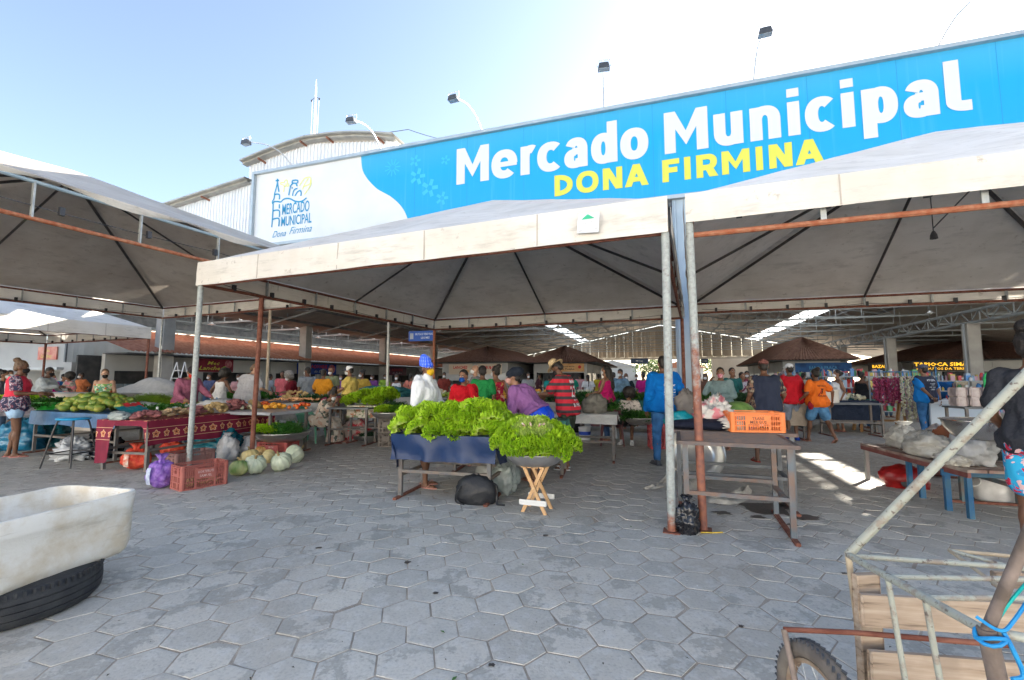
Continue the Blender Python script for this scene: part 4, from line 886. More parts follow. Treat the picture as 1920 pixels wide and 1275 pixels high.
    # ---- body
    mb = MB(); torso(mb, -.11, .535, 0)
    if fem: mb.ell(g(.33, .065, .09), (.06*s*f, .055*s*f, .06*s*f), 10, 8); mb.ell(g(.33, -.065, .09), (.06*s*f, .055*s*f, .06*s*f), 10, 8); mb.ell(g(-.02, .07, -.07), .085*s*f, 10, 8); mb.ell(g(-.02, -.07, -.07), .085*s*f, 10, 8)
    caps(mb, nb-U*.05*s, hc-Vector((0, 0, .03*s)), .055*s, .048*s)
    for sd in (1, -1):
        a, e, w_ = arms[sd]; caps(mb, g(.44, sd*.14, 0), a, .055*s, .055*s*f**.5); caps(mb, a, e, .05*s*f**.5, .038*s*f**.4); caps(mb, e, w_, .038*s, .024*s); mb.ell(e.lerp(w_, .25), .04*s, 8, 6)
        hpn, kn, an, lift = legs[sd]; caps(mb, hpn, kn, .088*s*f**.7, .054*s); caps(mb, kn, an, .05*s, .034*s); 
        cd_ = (an-kn).normalized(); mb.ell(kn.lerp(an, .3)-Vector((0, .018*s, 0)), (.047*s, .05*s, .10*s), 10, 8)
    mb.ell(hd(0, -.008, .025), (.074*s, .092*s, .095*s), 14, 10, M=HR4); mb.ell(hd(0, .02, -.045), (.056*s, .062*s, .07*s), 12, 8, M=HR4); mb.ell(hd(0, .07, -.085), .022*s, 8, 6)
    mb.ell(hd(0, .095, -.02), (.013*s, .016*s, .025*s), 8, 6, M=HR4)
    for sd in (1, -1): mb.ell(hd(sd*.075, -.01, -.01), (.012*s, .022*s, .032*s), 8, 6, M=HR4)
    # feet
    for sd in (1, -1):
        hpn, kn, an, lift = legs[sd]; q = radians(40 if lift else 0); fy = Vector((sd*.18, cos(q), -sin(q))).normalized()
        heel = an-Vector((0, .03*s, .045*s)); toe = an+fy*.145*s-Vector((0, 0, .052*s if not lift else .03*s)); caps(mb, heel, an, .032*s, .034*s); caps(mb, heel+Vector((0, 0, .0)), toe, .03*s, .022*s); mb.ell(heel.lerp(toe, .62), (.042*s, .06*s, .022*s), 10, 6)
        if near:
            for k in range(5): c = toe+Vector((sd*(.034-.017*k)*s, (.018-.006*abs(k-1.5))*s, -.002*s)); mb.ell(c, (.010*s, .018*s, .010*s), 6, 5)
    me = remesh(mb, vox, 2); nb0 = len(me.polygons)
    # fingers and eyes joined into the same mesh
    mb = MB()
    if Y < 13:
        for sd in (1, -1):
            a, e, w_ = arms[sd]; d = (w_-e).normalized(); hand(mb, w_, d+Vector((0, .1, -.1)), Vector((-sd*.7, .2, -.35)), s, sd, .5, 6 if near else 5)
    else:
        for sd in (1, -1): a, e, w_ = arms[sd]; mb.ell(w_+(w_-e).normalized()*.06*s, .04*s, 6, 5)
    n1 = len(mb.f)
    if Y < 13:
        mb.mi = 1
        for sd in (1, -1): mb.ell(hd(sd*.031, .082, .018), (.014*s, .008*s, .0085*s), 8, 5, M=HR4)
        mb.mi = 2
        for sd in (1, -1): mb.ell(hd(sd*.031, .089, .018), (.0065*s, .004*s, .0075*s), 6, 4, M=HR4); mb.ell(hd(sd*.032, .088, .040), (.020*s, .006*s, .004*s), 6, 4, M=HR4)
        if not mask: mb.mi = 3; mb.ell(hd(0, .082, -.055), (.022*s, .008*s, .008*s), 8, 4, M=HR4)
    bm = bmesh.new(); bm.from_mesh(me); me2 = mb.mesh('x'); me2.polygons.foreach_set('material_index', mb.m); me2.polygons.foreach_set('use_smooth', [True]*len(me2.polygons)); bm.from_mesh(me2); bm.to_mesh(me); bm.free()
    me.materials.append(SK[sk]); me.materials.append(M_eyew); me.materials.append(M_eyed); me.materials.append(M_lip)
    me.name = 'person'; o = bpy.data.objects.new('person', me); COL.objects.link(o); o.location = P0; o.rotation_euler = (0, 0, -radians(fd)); tag(o, label, 'person', group)
    # ---- bottoms
    def legcl(mb, fr, r0, r1, t0=-.07, t1=.085, off=.014):
        torso(mb, t0-.03, t1, off)
        if fem: mb.ell(g(-.02, .07, -.07), .098*s*f, 10, 8); mb.ell(g(-.02, -.07, -.07), .098*s*f, 10, 8)
        for sd in (1, -1):
            hpn, kn, an, lift = legs[sd]
            if fr <= 1: caps(mb, hpn, hpn.lerp(kn, fr), (.088*f**.7+.016)*s, r0*s)
            else: caps(mb, hpn, kn, (.088*f**.7+.014)*s, r0*s); caps(mb, kn, kn.lerp(an, fr-1), r0*s, r1*s)
    cl = None
    if bot == 'jeans': mb = MB(); legcl(mb, 1.93, .068, .052); cl = ('trousers', mb)
    elif bot == 'shorts': mb = MB(); legcl(mb, sm_len or .42, .10*f**.5, 0); cl = ('shorts', mb)
    elif bot == 'longshorts': mb = MB(); legcl(mb, sm_len or .92, .088, 0); cl = ('shorts', mb)
    elif bot in ('skirt', 'dress'):
        mb = MB(); n = 8; R_ = []
        z1 = skirt_len
        if sit is None:
            torso(mb, -.1, .1, .012)
            if fem: mb.ell(g(-.02, .07, -.06), .112*s*f, 10, 8); mb.ell(g(-.02, -.07, -.06), .112*s*f, 10, 8)
            for i in range(n+1):
                t = i/n; R_.append((P+Vector((0, .01-.02*t, .10*s*cos(l)-(.10*s+z1*s)*t)) if t > .15 else g(.1-.2*t), X, Vector((0, 1, 0)), (.155*f+.04*min(1, t*2.5)+.05*t*skirt_w)*s, (.125*f+.02*min(1, t*2.5)+.06*t*skirt_w)*s))
            rings(mb, R_, 24)
        else:
            torso(mb, -.1, .1, .015)
            for sd in (1, -1):
                hpn, kn, an, lift = legs[sd]; caps(mb, hpn, kn, .125*s*f, .10*s)
            k0 = (legs[1][1]+legs[-1][1])/2; mb.ell((hip[1]+hip[-1]+k0*2)/4, (.17*s, .24*s, .10*s), 14, 8); zb = .1
            rings(mb, [(k0+Vector((0, -.02, .03)), X, Vector((0, 1, 0)), .20*s, .11*s), (k0+Vector((0, .03, -.12)), X, Vector((0, 1, 0)), .23*s, .13*s), (Vector((0, k0.y+.03, .2)), X, Vector((0, 1, 0)), .27*s, .16*s), (Vector((0, k0.y+.03, .05)), X, Vector((0, 1, 0)), .30*s, .18*s)], 24)
        cl = ('skirt' if bot == 'skirt' else 'dress', mb)
    if cl: obj_from(cl[0], remesh(cl[1], vox, 2, wr*s*.8, 9, seed+1), bm_, o)
    if bot in ('jeans', 'shorts', 'longshorts') and near and not nodetail:
        mb = MB(); R_ = [(g(t, 0, -.003), X, Fw, (.155*f+.026)*s, (.108*f+.024)*s) for t in (.055, .085)]; 
        if top in ('crop',): rings(mb, R_, 20); mb.build('belt', M_lamp, o, smooth=True)
    # ---- tops
    mb = MB(); tw = .02*loose
    if top:
        lo = {'tee': -.10, 'long': -.08, 'hoodie': -.1, 'tank': -.05, 'dress': .06, 'jersey': -.13, 'halter': .0, 'crop': .03}[top]; lo = lo if lo_ is None else lo_; hi = {'tank': .44, 'halter': .43, 'dress': .45}.get(top, .505)
        torso(mb, lo if lo > -.11 else -.11, hi, tw, flare=.03*loose)
        if fem: mb.ell(g(.33, .065, .09), (.075*s*f,)*3, 10, 8); mb.ell(g(.33, -.065, .09), (.075*s*f,)*3, 10, 8)
        if top in ('tank', 'dress', 'halter'):
            for sd in (1, -1): caps(mb, g(.40, sd*.10, .07), g(.485, sd*.085, .01), .026*s, .02*s); caps(mb, g(.485, sd*.085, .01), g(.40, sd*.095, -.075), .02*s, .026*s)
        else:
            if f > 1.05 or top == 'hoodie': pass
            for sd in (1, -1):
                a, e, w_ = arms[sd]; caps(mb, g(.44, sd*.13, 0), a, .07*s, (.055*f**.5+.018)*s)
                if top in ('tee', 'jersey'): caps(mb, a, a.lerp(e, .66), (.052*f**.5+.02)*s, (.066+.006*loose)*s)
                else: caps(mb, a, e, (.05*f**.5+.02*loose)*s, (.042+.018*loose)*s); caps(mb, e, e.lerp(w_, .94), (.042+.018*loose)*s, (.032+.01*loose)*s)
        if top == 'hoodie': mb.ell(g(.52, 0, -.06), (.12*s, .08*s, .07*s), 12, 8); caps(mb, g(.47, 0, .03), g(.54, 0, .03), .075*s, .07*s)
        tme = remesh(mb, vox, 2, wr*s*1.5, 8, seed+5); tob = obj_from({'tee': 'shirt', 'long': 'sweater', 'hoodie': 'jacket', 'tank': 'tank_top', 'dress': 'dress_top', 'jersey': 'jersey', 'halter': 'halter_top', 'crop': 'shirt'}[top], tme, tm, o)
    else: tob = None
    # ---- hair and hats
    hm = hm or M_hair
    if hair != 'bald':
        mb = MB(); mb.ell(hd(0, -.024, .045), (.080*s, .088*s, .088*s), 16, 10, M=HR4); mb.ell(hd(0, -.055, -.01), (.066*s, .055*s, .07*s), 12, 8, M=HR4)
        if hair == 'bun': mb.ell(hd(0, -.10, .12), (.05*s, .05*s, .045*s), 10, 8); mb.ell(hd(0, -.07, .09), (.05*s, .05*s, .045*s), 10, 8)
        if hair == 'lowbun': mb.ell(hd(0, -.135, .02), (.05*s, .045*s, .045*s), 10, 8)
        if hair == 'afro': mb = MB(); mb.ell(hd(0, -.045, .05), (.155*s, .145*s, .14*s), 18, 12); mb.ell(hd(0, -.06, -.03), (.14*s, .10*s, .09*s), 14, 8)
        if hair == 'long': caps(mb, hd(0, -.07, 0), g(.30, 0, -.13), .085*s, .065*s)
        if hair == 'pony': caps(mb, hd(0, -.11, .02), g(.28, 0, -.13), .035*s, .022*s)
        if hair == 'topknot': mb.ell(hd(0, -.055, .155), (.062*s, .06*s, .055*s), 12, 8); mb.ell(hd(0, -.03, .11), (.06*s, .06*s, .04*s), 10, 8)
        obj_from('hair', remesh(mb, vox*.85, 1, .010*s if hair in ('afro', 'bun', 'topknot', 'long') else .003, 34, seed), hm, o)
    if hat:
        mb = MB(); nm = {'cap': 'cap', 'capback': 'cap', 'beanie': 'beanie', 'straw': 'straw_hat', 'scarf': 'head_scarf', 'bigbeanie': 'beanie'}[hat]
        if hat in ('cap', 'capback'):
            mb.ell(hd(0, -.012, .055), (.085*s, .102*s, .082*s), 16, 10, M=HR4); dr = 1 if hat == 'cap' else -1
            T_ = Matrix.Translation(hd(0, dr*.115, .045)) @ HR4; mb.box((0, 0, 0), (.12*s, .11*s, .014*s), M=T_)
        elif hat == 'straw':
            mb.lathe([(.001, .115), (.05, .112), (.075, .09), (.085, .03), (.10, .01), (.165, -.005), (.168, -.012), (.10, .0), (.08, .005), (.07, .0), (.001, .0)], 24, c=hd(0, -.01, .055), M=HR4 @ Matrix.Scale(s, 4))
        elif hat == 'bigbeanie': mb.ell(hd(0, -.01, .045), (.088*s, .105*s, .075*s), 16, 10, M=HR4); mb.ell(hd(0, -.055, .075), (.098*s, .115*s, .075*s), 16, 10, M=HR4)
        elif hat == 'beanie': mb.ell(hd(0, -.012, .05), (.088*s, .104*s, .07*s), 16, 10, M=HR4); mb.ell(hd(0, -.035, .10), (.075*s, .09*s, .085*s), 16, 10, M=HR4); mb.ell(hd(0, -.06, .15), (.05*s, .06*s, .055*s), 12, 8, M=HR4)
        else: mb.ell(hd(0, -.015, .05), (.09*s, .106*s, .085*s), 16, 10, M=HR4); mb.ell(hd(0, -.11, .0), (.05*s, .04*s, .06*s), 10, 8, M=HR4)
        me = remesh(mb, vox*.8, 1, .004 if hat in ('bigbeanie', 'scarf') else 0, 16, seed); obj_from(nm, me, hatm, o)
    if mask:
        mb = MB(); mb.ell(hd(0, .058, -.045), (.060*s, .056*s, .052*s), 14, 10, M=HR4); mb.ell(hd(0, .09, -.028), (.022*s, .028*s, .034*s), 10, 8, M=HR4)
        for sd in (1, -1): caps(mb, hd(sd*.05, .05, -.03), hd(sd*.079, -.005, -.005), .007*s, .005*s, 6)
        obj_from('face_mask', remesh(mb, .008 if near else vox*.6, 1), mask, o)
    # ---- shoes
    for sd in (1, -1):
        hpn, kn, an, lift = legs[sd]; q = radians(40 if lift else 0); fy = Vector((sd*.18, cos(q), -sin(q))).normalized(); xx = Vector((fy.y, -fy.x, 0)).normalized(); mb = MB()
        c = an+fy*.055*s-Vector((0, 0, .074*s-.004)) if not lift else an+fy*.05*s-Vector((0, 0, .06*s))
        if shoe == 'flip':
            n = 16; vs = []
            for zz in (0, .016):
                for j in range(n): t = 2*pi*j/n; wdt = .047*(1+.12*sin(t))*s; vs.append(c+xx*cos(t)*wdt+fy*sin(t)*.132*s+Vector((0, 0, zz-.003)))
            mb.add(vs, [tuple(reversed(range(n))), tuple(range(n, 2*n))]+[(j, (j+1) % n, n+(j+1) % n, n+j) for j in range(n)])
            t0 = c+fy*.085*s+Vector((0, 0, .018*s)); up = c+fy*.03*s+Vector((0, 0, .062*s)); mb.tube([t0, up+fy*.02*s, up+xx*.03*s-Vector((0, 0, .02*s)), c+xx*.045*s+Vector((0, 0, .012))], .005*s, 5); mb.tube([t0, up+fy*.02*s, up-xx*.03*s-Vector((0, 0, .02*s)), c-xx*.045*s+Vector((0, 0, .012))], .005*s, 5)
            mb.build('flip_flop', shm or M_lip, o)
        elif shoe == 'shoe':
            caps(mb, an-Vector((0, .03*s, .035*s)), an+fy*.15*s-Vector((0, 0, .045*s)), .042*s, .034*s); caps(mb, an-Vector((0, .02*s, .03*s)), an+Vector((0, 0, .015*s)), .044*s, .043*s)
            mb.box(c+Vector((0, 0, .008)), (.09*s, .27*s, .022), M=Matrix.Rotation(atan2(-fy.x, fy.y), 4, 'Z')); obj_from('shoe', remesh(mb, vox*.8, 1), shm or M_lamp, o)
    o['_s'] = s; del o['_s']
    return dict(o=o, top=tob, g=g, arms=arms, legs=legs, hd=hd, s=s, HR4=HR4, U=U, Fw=Fw, hc=hc)
def prints(P_, items, m, back=True, name='shirt_print'):
    """lettering laid on the curved back (or front) of a garment"""
    tob = P_['top']; me = tob.data; bv = BVHTree.FromPolygons([v.co for v in me.vertices], [tuple(p.vertices) for p in me.polygons]); mb = MB(); sg_ = -1 if back else 1
    for (txt, cx, z, wd, h_) in items:
        def fn(p):
            t = p.z; x = p.x; y0 = P_['g'](0)+P_['U']*0
            org = P_['g'](0, 0, sg_*.6)+P_['U']*(t*P_['s'])+Vector((x*(1 if back else -1), 0, 0))*P_['s']
            hit = bv.ray_cast(org, P_['Fw']*-sg_)[0]
            if hit is None: hit = P_['g'](t, x, sg_*.1)
            return hit+P_['Fw']*sg_*.005
        text_at(mb, txt, cx-wd/2, z, wd, h_, 0, bold=.02, res=1, fn=fn)
    return mb.build(name, m, tob, fix=False)
def bag_strap(P_, pts, r, m, name='bag_strap'):
    mb = MB(); mb.tube([P_['g'](*q) for q in pts], r, 6); return mb.build(name, m, P_['o'], smooth=True)
c_ = cloth
W_ = cloth('cloth_white', (.68, .69, .70)); BLK = cloth('cloth_black', (.02, .02, .022)); 
# --- woman in 51 jersey, far left
j51 = pattern('jersey_51', (.62, .03, .07), [(.7, .05, .08)], 3)
N, L, b = nodes(j51)
tc = N.new('ShaderNodeTexCoord'); sp = N.new('ShaderNodeSeparateXYZ'); L.new(tc.outputs['Object'], sp.inputs[0])
c1 = ramp(N, L, noisev(N, L, 16, 3), [(.45, (.03, .035, .08)), (.52, (.25, .06, .10)), (.56, (.55, .55, .6)), (.6, (.05, .05, .12))])
ax = mathn(N, L, 'ABSOLUTE', sp.outputs[0]); f1 = mathn(N, L, 'LESS_THAN', mathn(N, L, 'ADD', sp.outputs[2], mathn(N, L, 'MULTIPLY', noisev(N, L, 10, 2), .1)), 1.15); f2 = mathn(N, L, 'MULTIPLY', mathn(N, L, 'GREATER_THAN', ax, .19), mathn(N, L, 'GREATER_THAN', sp.outputs[2], 1.2))
L.new(mixc(N, L, mathn(N, L, 'MAXIMUM', f1, f2), (.66, .03, .07), c1), b.inputs['Base Color'])
P = person('person in red and black jersey numbered 51 with denim shorts at the far left', 36, 8.35, 1.74, fd=52, sk=1, fem=True, fat=1.12, armR=(.08, .30, -.25), armL=(.05, .34, -.27), head=(5, 12), top='jersey', tm=j51, bot='shorts', bm_=denim('denim_pale', (.22, .32, .44)), hair='bun', hm=M_hairb, mask=BLK, shoe='flip', shm=cloth('flip_pink', (.5, .2, .18)), sm_len=.33, seed=1, feet=((.08, .06), (-.10, -.05)), loose=1.3)
prints(P, [('51', 0, .22, .17, .17)], M_lw)
# phone
def held(P_, side, name, m, sz, off=(0, .05, .03)):
    a, e, w_ = P_['arms'][side]; d = (w_-e).normalized(); mb = MB(); mb.box(w_+d*.1+Vector(off), sz, bev=.004); return mb.build(name, m, P_['o'])
t = P['arms'][1]; ph = MB(); ph.box((0, 0, 0), (.075, .15, .01), bev=.003)
pw = P['o'].matrix_basis @ (P['arms'][1][2]+Vector((0, .12, .03))); tag(ph.build('mobile_phone', M_lamp, None, loc=pw), 'black mobile phone in the hand of the person in the 51 jersey', 'phone')
person('person in grey-white long shirt and black mask reaching over the herbs at the left', 84, 12.2, 1.74, fd=78, sk=0, lean=12, armR=(.05, .42, -.18), armL=(.05, .35, -.25), head=(0, 8), top='long', tm=cloth('shirt_greywhite', (.42, .46, .48)), bot='jeans', bm_=denim('denim_mid', (.06, .10, .17)), hair='short', mask=BLK, seed=2, fat=1.1)
person('person with white mask and dark hair half out of frame at the left edge', 8, 11.0, 1.62, fd=60, sk=2, fem=True, top='tee', tm=cloth('shirt_darkgrey', (.10, .10, .13)), bot='jeans', bm_=MATS['denim_mid'], hair='bun', mask=W_, seed=3)
person('person in magenta top with black hair beside the left tent pole', 101, 15.5, 1.56, fd=90, sk=2, fem=True, top='tee', tm=cloth('shirt_magenta', (.50, .02, .24)), bot='jeans', bm_=MATS['denim_mid'], hair='short', mask=pattern('mask_dots', (.7, .6, .7), [(.5, .1, .3)], 60), seed=4)
person('person in bright blue top and black cap behind the herbs', 117, 16.2, 1.60, fd=80, sk=2, fem=True, lean=10, top='tee', tm=cloth('shirt_blue1', (.02, .16, .45)), bot='jeans', bm_=MATS['denim_mid'], hair='short', hat='cap', hatm=BLK, seed=5)
person('person in grey and rose patterned top with thick black hair left of the pillar', 134, 14.6, 1.60, fd=200, sk=2, fem=True, fat=1.15, lean=5, top='tee', tm=pattern('shirt_rosegrey', (.16, .15, .13), [(.42, .12, .15), (.25, .24, .2)], 9), bot='jeans', bm_=MATS['denim_mid'], hair='afro', seed=6)
flor = pattern('halter_floral', (.12, .32, .20), [(.25, .45, .10), (.55, .12, .05), (.55, .6, .45)], 9, .55)
person('person in green floral halter top and black mask behind the papayas', 200, 11.3, 1.66, fd=160, sk=3, fem=True, fat=1.15, lean=8, armL=(.06, .30, -.36), armR=(.08, .05, -.5), head=(-25, 10), top='halter', tm=flor, bot='skirt', bm_=flor, hair='lowbun', hm=M_hairb, mask=BLK, seed=7)
P = person('person in mauve sweater, dark cap and red mask behind the potatoes', 352, 9.7, 1.70, fd=112, sk=2, fat=1.25, lean=12, armR=(.10, .30, -.36), armL=(.06, .40, -.33), head=(10, 30), top='long', tm=cloth('sweater_mauve', (.30, .10, .16)), bot='jeans', bm_=MATS['denim_mid'], hair='short', hat='cap', hatm=cloth('cap_dark', (.03, .025, .03)), mask=cloth('mask_red', (.55, .03, .02)), seed=8)
person('person with a big black afro in a white tank top', 415, 12.2, 1.66, fd=20, sk=1, fem=True, lean=8, armR=(.10, .30, -.36), armL=(.08, .02, -.46), head=(40, 25), top='tank', tm=W_, bot='jeans', bm_=denim('denim_light', (.10, .20, .34)), hair='afro', seed=9)
person('person in pale grey t-shirt seen from behind at the tablecloth stall', 468, 10.9, 1.80, fd=18, sk=3, fat=1.22, lean=8, armR=(.10, .28, -.33), armL=(.14, .16, -.42), head=(45, 30), top='tee', tm=cloth('shirt_palegrey', (.44, .44, .47)), bot='jeans', bm_=MATS['denim_light'], hair='short', hm=M_hairb, loose=2.2, seed=10)
person('person in salmon pink shirt beyond the root vegetables', 530, 16.5, 1.70, fd=180, sk=1, top='tee', tm=cloth('shirt_salmon', (.52, .12, .14)), bot='jeans', bm_=MATS['denim_mid'], seed=11, head=(-30, 10))
person('person in grey shirt, small figure between the two rusty poles', 508, 19, 1.62, fd=30, sk=1, top='tee', tm=cloth('shirt_grey2', (.25, .27, .31)), bot='jeans', bm_=MATS['denim_mid'], seed=12)
person('grey-haired person in dark red top and white mask', 552, 13.6, 1.62, fd=240, sk=2, fem=True, fat=1.3, lean=14, armR=(.08, .3, -.3), armL=(.08, .3, -.3), head=(-10, 20), top='tee', tm=cloth('shirt_darkred', (.16, .01, .02)), bot='jeans', bm_=MATS['denim_mid'], hair='afro', hm=M_hairg, mask=W_, seed=13)
person('person in slate grey t-shirt turned away by the concrete pillar', 578, 13.4, 1.76, fd=-30, sk=1, top='tee', tm=cloth('shirt_slate', (.22, .25, .29)), bot='jeans', bm_=MATS['denim_mid'], head=(-45, 5), mask=W_, seed=14)
person('person in orange-yellow t-shirt seen from behind above the sitting person', 607, 12.6, 1.68, fd=5, sk=1, top='tee', tm=cloth('shirt_amber', (.62, .26, .02)), bot='jeans', bm_=MATS['denim_mid'], seed=15, fat=1.1, armR=(.1, .2, -.4), armL=(.1, .2, -.4))
person('bald person in olive shirt behind the orange-yellow one', 622, 15.4, 1.80, fd=190, sk=2, top='tee', tm=cloth('shirt_olive', (.22, .24, .13)), bot='jeans', bm_=MATS['denim_mid'], hair='bald', mask=W_, seed=16, head=(0, 15))
P = person('person in yellow t-shirt and white and navy cap by the lettuce table', 658, 11.6, 1.74, fd=265, sk=2, fat=1.3, armR=(.05, .36, -.3), armL=(.05, .38, -.3), head=(0, 12), top='tee', tm=cloth('shirt_yellow', (.58, .45, .12)), bot='jeans', bm_=cloth('trousers_khaki', (.22, .2, .15)), hair='short', hat='cap', hatm=stripes('cap_two', (.02, .03, .08), (.7, .7, .7), 1.0, .3, 1, .2), mask=W_, seed=17)
pf = pattern('dress_leaf', (.55, .47, .38), [(.08, .10, .08), (.50, .33, .25), (.62, .57, .5)], 7, .56)
pos = gz(620, 832); 
P = person('sitting person in cream leaf-print dress resting face on both hands', 604, 10.2, 1.62, fd=95, sk=1, fem=True, fat=1.15, lean=28, armR=(-.07, .24, .02), armL=(-.07, .24, .02), elbR=(.0, .9, -1), elbL=(.0, .9, -1), head=(0, 18), top='tee', tm=pf, bot='dress', bm_=pf, hair='topknot', mask=W_, sit=.50, feet=((.11, .50), (-.11, .50)), seed=18, pos=(at(596, 800, 10.25).x, 10.25, 0))
person('person in white top and mask, hair tied back, behind the cabbages', 744, 15.8, 1.58, fd=175, sk=1, fem=True, top='tank', tm=W_, bot='skirt', bm_=W_, hair='long', mask=W_, seed=19)
# --- blue beanie
bean = mat('beanie_blue', (.0, .06, .75), rough=.8); N, L, b = nodes(bean); tc = N.new('ShaderNodeTexCoord'); sp = N.new('ShaderNodeSeparateXYZ'); L.new(tc.outputs['Object'], sp.inputs[0])
ang = mathn(N, L, 'ARCTAN2', sp.outputs[1], sp.outputs[0]); f1 = mathn(N, L, 'FRACT', mathn(N, L, 'MULTIPLY', sp.outputs[2], 52)); f2 = mathn(N, L, 'FRACT', mathn(N, L, 'MULTIPLY', ang, 2.4))
L.new(mixc(N, L, mathn(N, L, 'MULTIPLY', mathn(N, L, 'LESS_THAN', f1, .26), mathn(N, L, 'LESS_THAN', f2, .6)), (.0, .075, .78), (.55, .68, .9)), b.inputs['Base Color'])
M_flipp = cloth('flip_flop_pink', (.5, .25, .2))
P = person('person in white jacket, blue beanie and yellow mask behind the blue-covered table', 797, 6.15, 1.66, fd=108, sk=1, fem=True, fat=1.12, armR=(.04, .20, -.44), armL=(.05, .30, -.40), head=(0, 5), top='hoodie', tm=mat('jacket_white', (.62, .63, .63), (.72, .73, .73), sc=4, rough=.6, bump=.02), bot='skirt', bm_=mat('shorts_pale_blue', (.35, .48, .62), rough=.8), skirt_len=.36, hair='short', hat='beanie', hatm=bean, mask=cloth('mask_yellow', (.70, .42, .02)), shoe='flip', shm=M_flipp, seed=20, loose=1.7, feet=((.12, .10), (-.08, -.02)), wr=.014)
P = person('person in red sweater and blue mask holding a hand to the face', 872, 7.6, 1.56, fd=188, sk=2, fem=True, fat=1.0, lean=6, armR=(.02, .18, -.30), armL=(-.02, .22, .06), elbL=(.4, .3, -1), head=(14, 8), top='long', tm=cloth('sweater_red', (.55, .01, .02)), bot='jeans', bm_=MATS['denim_mid'], hair='short', mask=cloth('mask_blue', (.01, .08, .35)), seed=21, loose=1.5)
person('person in green t-shirt and black cap with back turned', 905, 8.9, 1.66, fd=12, sk=1, fat=1.05, armR=(.08, .15, -.45), top='tee', tm=cloth('shirt_green', (.02, .26, .07)), bot='jeans', bm_=MATS['denim_mid'], hat='cap', hatm=BLK, seed=22, head=(-20, 5))
person('bald red-faced person looking left behind the green t-shirt', 892, 10.8, 1.74, fd=250, sk=3, hair='bald', top='tee', tm=cloth('shirt_dusk', (.2, .2, .22)), bot='jeans', bm_=MATS['denim_mid'], mask=W_, seed=23)
person('person in red hibiscus-print dress with dark bun', 930, 9.4, 1.67, fd=-28, sk=2, fem=True, armR=(.1, .02, -.5), top='dress', tm=pattern('dress_hibiscus', (.48, .01, .05), [(.75, .5, .45), (.65, .3, .1)], 11, .58), bot='dress', bm_=MATS['dress_hibiscus'], skirt_len=.55, hair='bun', mask=W_, seed=24, head=(-20, 0))
# --- purple sweater, bending over the stall
M_pur = cloth('sweater_purple', (.24, .10, .26)); M_bluesk = mat('skirt_royal', (.0, .045, .50), (.0, .06, .58), sc=4, rough=.6)
P = person('person in purple sweater and dark beanie bending over the stall, royal blue skirt', 996, 6.2, 1.66, fd=-62, sk=2, fem=True, fat=1.28, lean=38, armR=(-.02, .12, -.46), armL=(.03, .22, -.42), head=(-22, -14), top='long', tm=M_pur, bot='skirt', bm_=M_bluesk, skirt_len=.48, skirt_w=.4, hair='short', hat='bigbeanie', hatm=cloth('beanie_navy', (.015, .02, .03)), mask=cloth('mask_rose', (.50, .28, .24)), shoe='flip', shm=M_flipp, seed=25, loose=1.2, feet=((.12, .05), (-.12, -.16, .07)), wr=.012, lo_=.05)
# --- red/black jersey, straw hat
fla = stripes('jersey_stripes', (.045, .035, .04), (.52, .012, .03), .105, .56, 2, .15)
P = person('person in red and black striped jersey with straw hat and black mask', 1061, 7.25, 1.74, fd=-58, sk=1, fat=1.0, lean=10, armR=(.02, .40, -.26), armL=(.02, .42, -.24), head=(-2, 38), top='jersey', tm=fla, bot='longshorts', bm_=cloth('shorts_darkgreen', (.04, .05, .035)), hair='short', hat='straw', hatm=mat('straw', (.55, .42, .24), (.46, .33, .18), sc=60, rough=.8), mask=BLK, shoe='flip', shm=W_, seed=26, loose=1.6, feet=((.11, .06), (-.10, -.02)))
prints(P, [('MRV', .0, .375, .17, .055), ('27', .0, .165, .17, .17), ('sportes', .0, .105, .13, .03), ('B. HENRI', .0, .01, .20, .055)], M_lw)
# --- magenta top long hair
person('person in magenta sleeveless top with very long black hair', 1136, 10.6, 1.72, fd=-62, sk=2, fem=True, fat=1.15, armR=(.03, .33, -.32), armL=(.03, .33, -.32), top='tank', tm=cloth('top_magenta', (.50, .01, .14)), bot='jeans', bm_=denim('denim_dark', (.03, .06, .13)), hair='long', mask=W_, seed=27)
person('sitting person in black mask and speckled top behind the herb basin', 1178, 10.3, 1.58, fd=205, sk=1, fem=True, sit=.46, feet=((.12, .42), (-.12, .42)), armR=(.05, .25, -.35), armL=(.05, .25, -.35), head=(30, 5), top='tee', tm=pattern('top_speckled', (.55, .5, .46), [(.1, .08, .08)], 26, .58), bot='longshorts', bm_=BLK, hair='afro', hm=M_hair, mask=BLK, shoe='shoe', shm=W_, seed=28)
P = person('person in royal blue long-sleeve shirt and jeans with back to the camera', 1243, 7.55, 1.78, fd=-3, sk=1, fat=1.12, armL=(.10, .04, -.50), armR=(.10, .12, -.44), top='long', tm=cloth('shirt_royal', (.0, .10, .38), (.0, .14, .46), 3), bot='jeans', bm_=denim('denim_blue', (.025, .085, .20)), hair='short', shoe='shoe', shm=M_lamp, seed=29, loose=2.0, wr=.013, feet=((.11, .0), (-.12, .03)))
prints(P, [('Prot-lar', .035, .32, .19, .04), ('ASSISTENCIA', .035, .255, .19, .022), ('Residencial', .035, .215, .19, .022), ('Eletronica', .035, .175, .19, .022), ('(85) 9844', .035, .13, .19, .03), ('Y', .03, .395, .06, .08)], M_lw)
mb = MB(); mb.tube([P['g'](-.12, .0, -.13), P['g'](-.14, .08, -.12)], .012, 6)
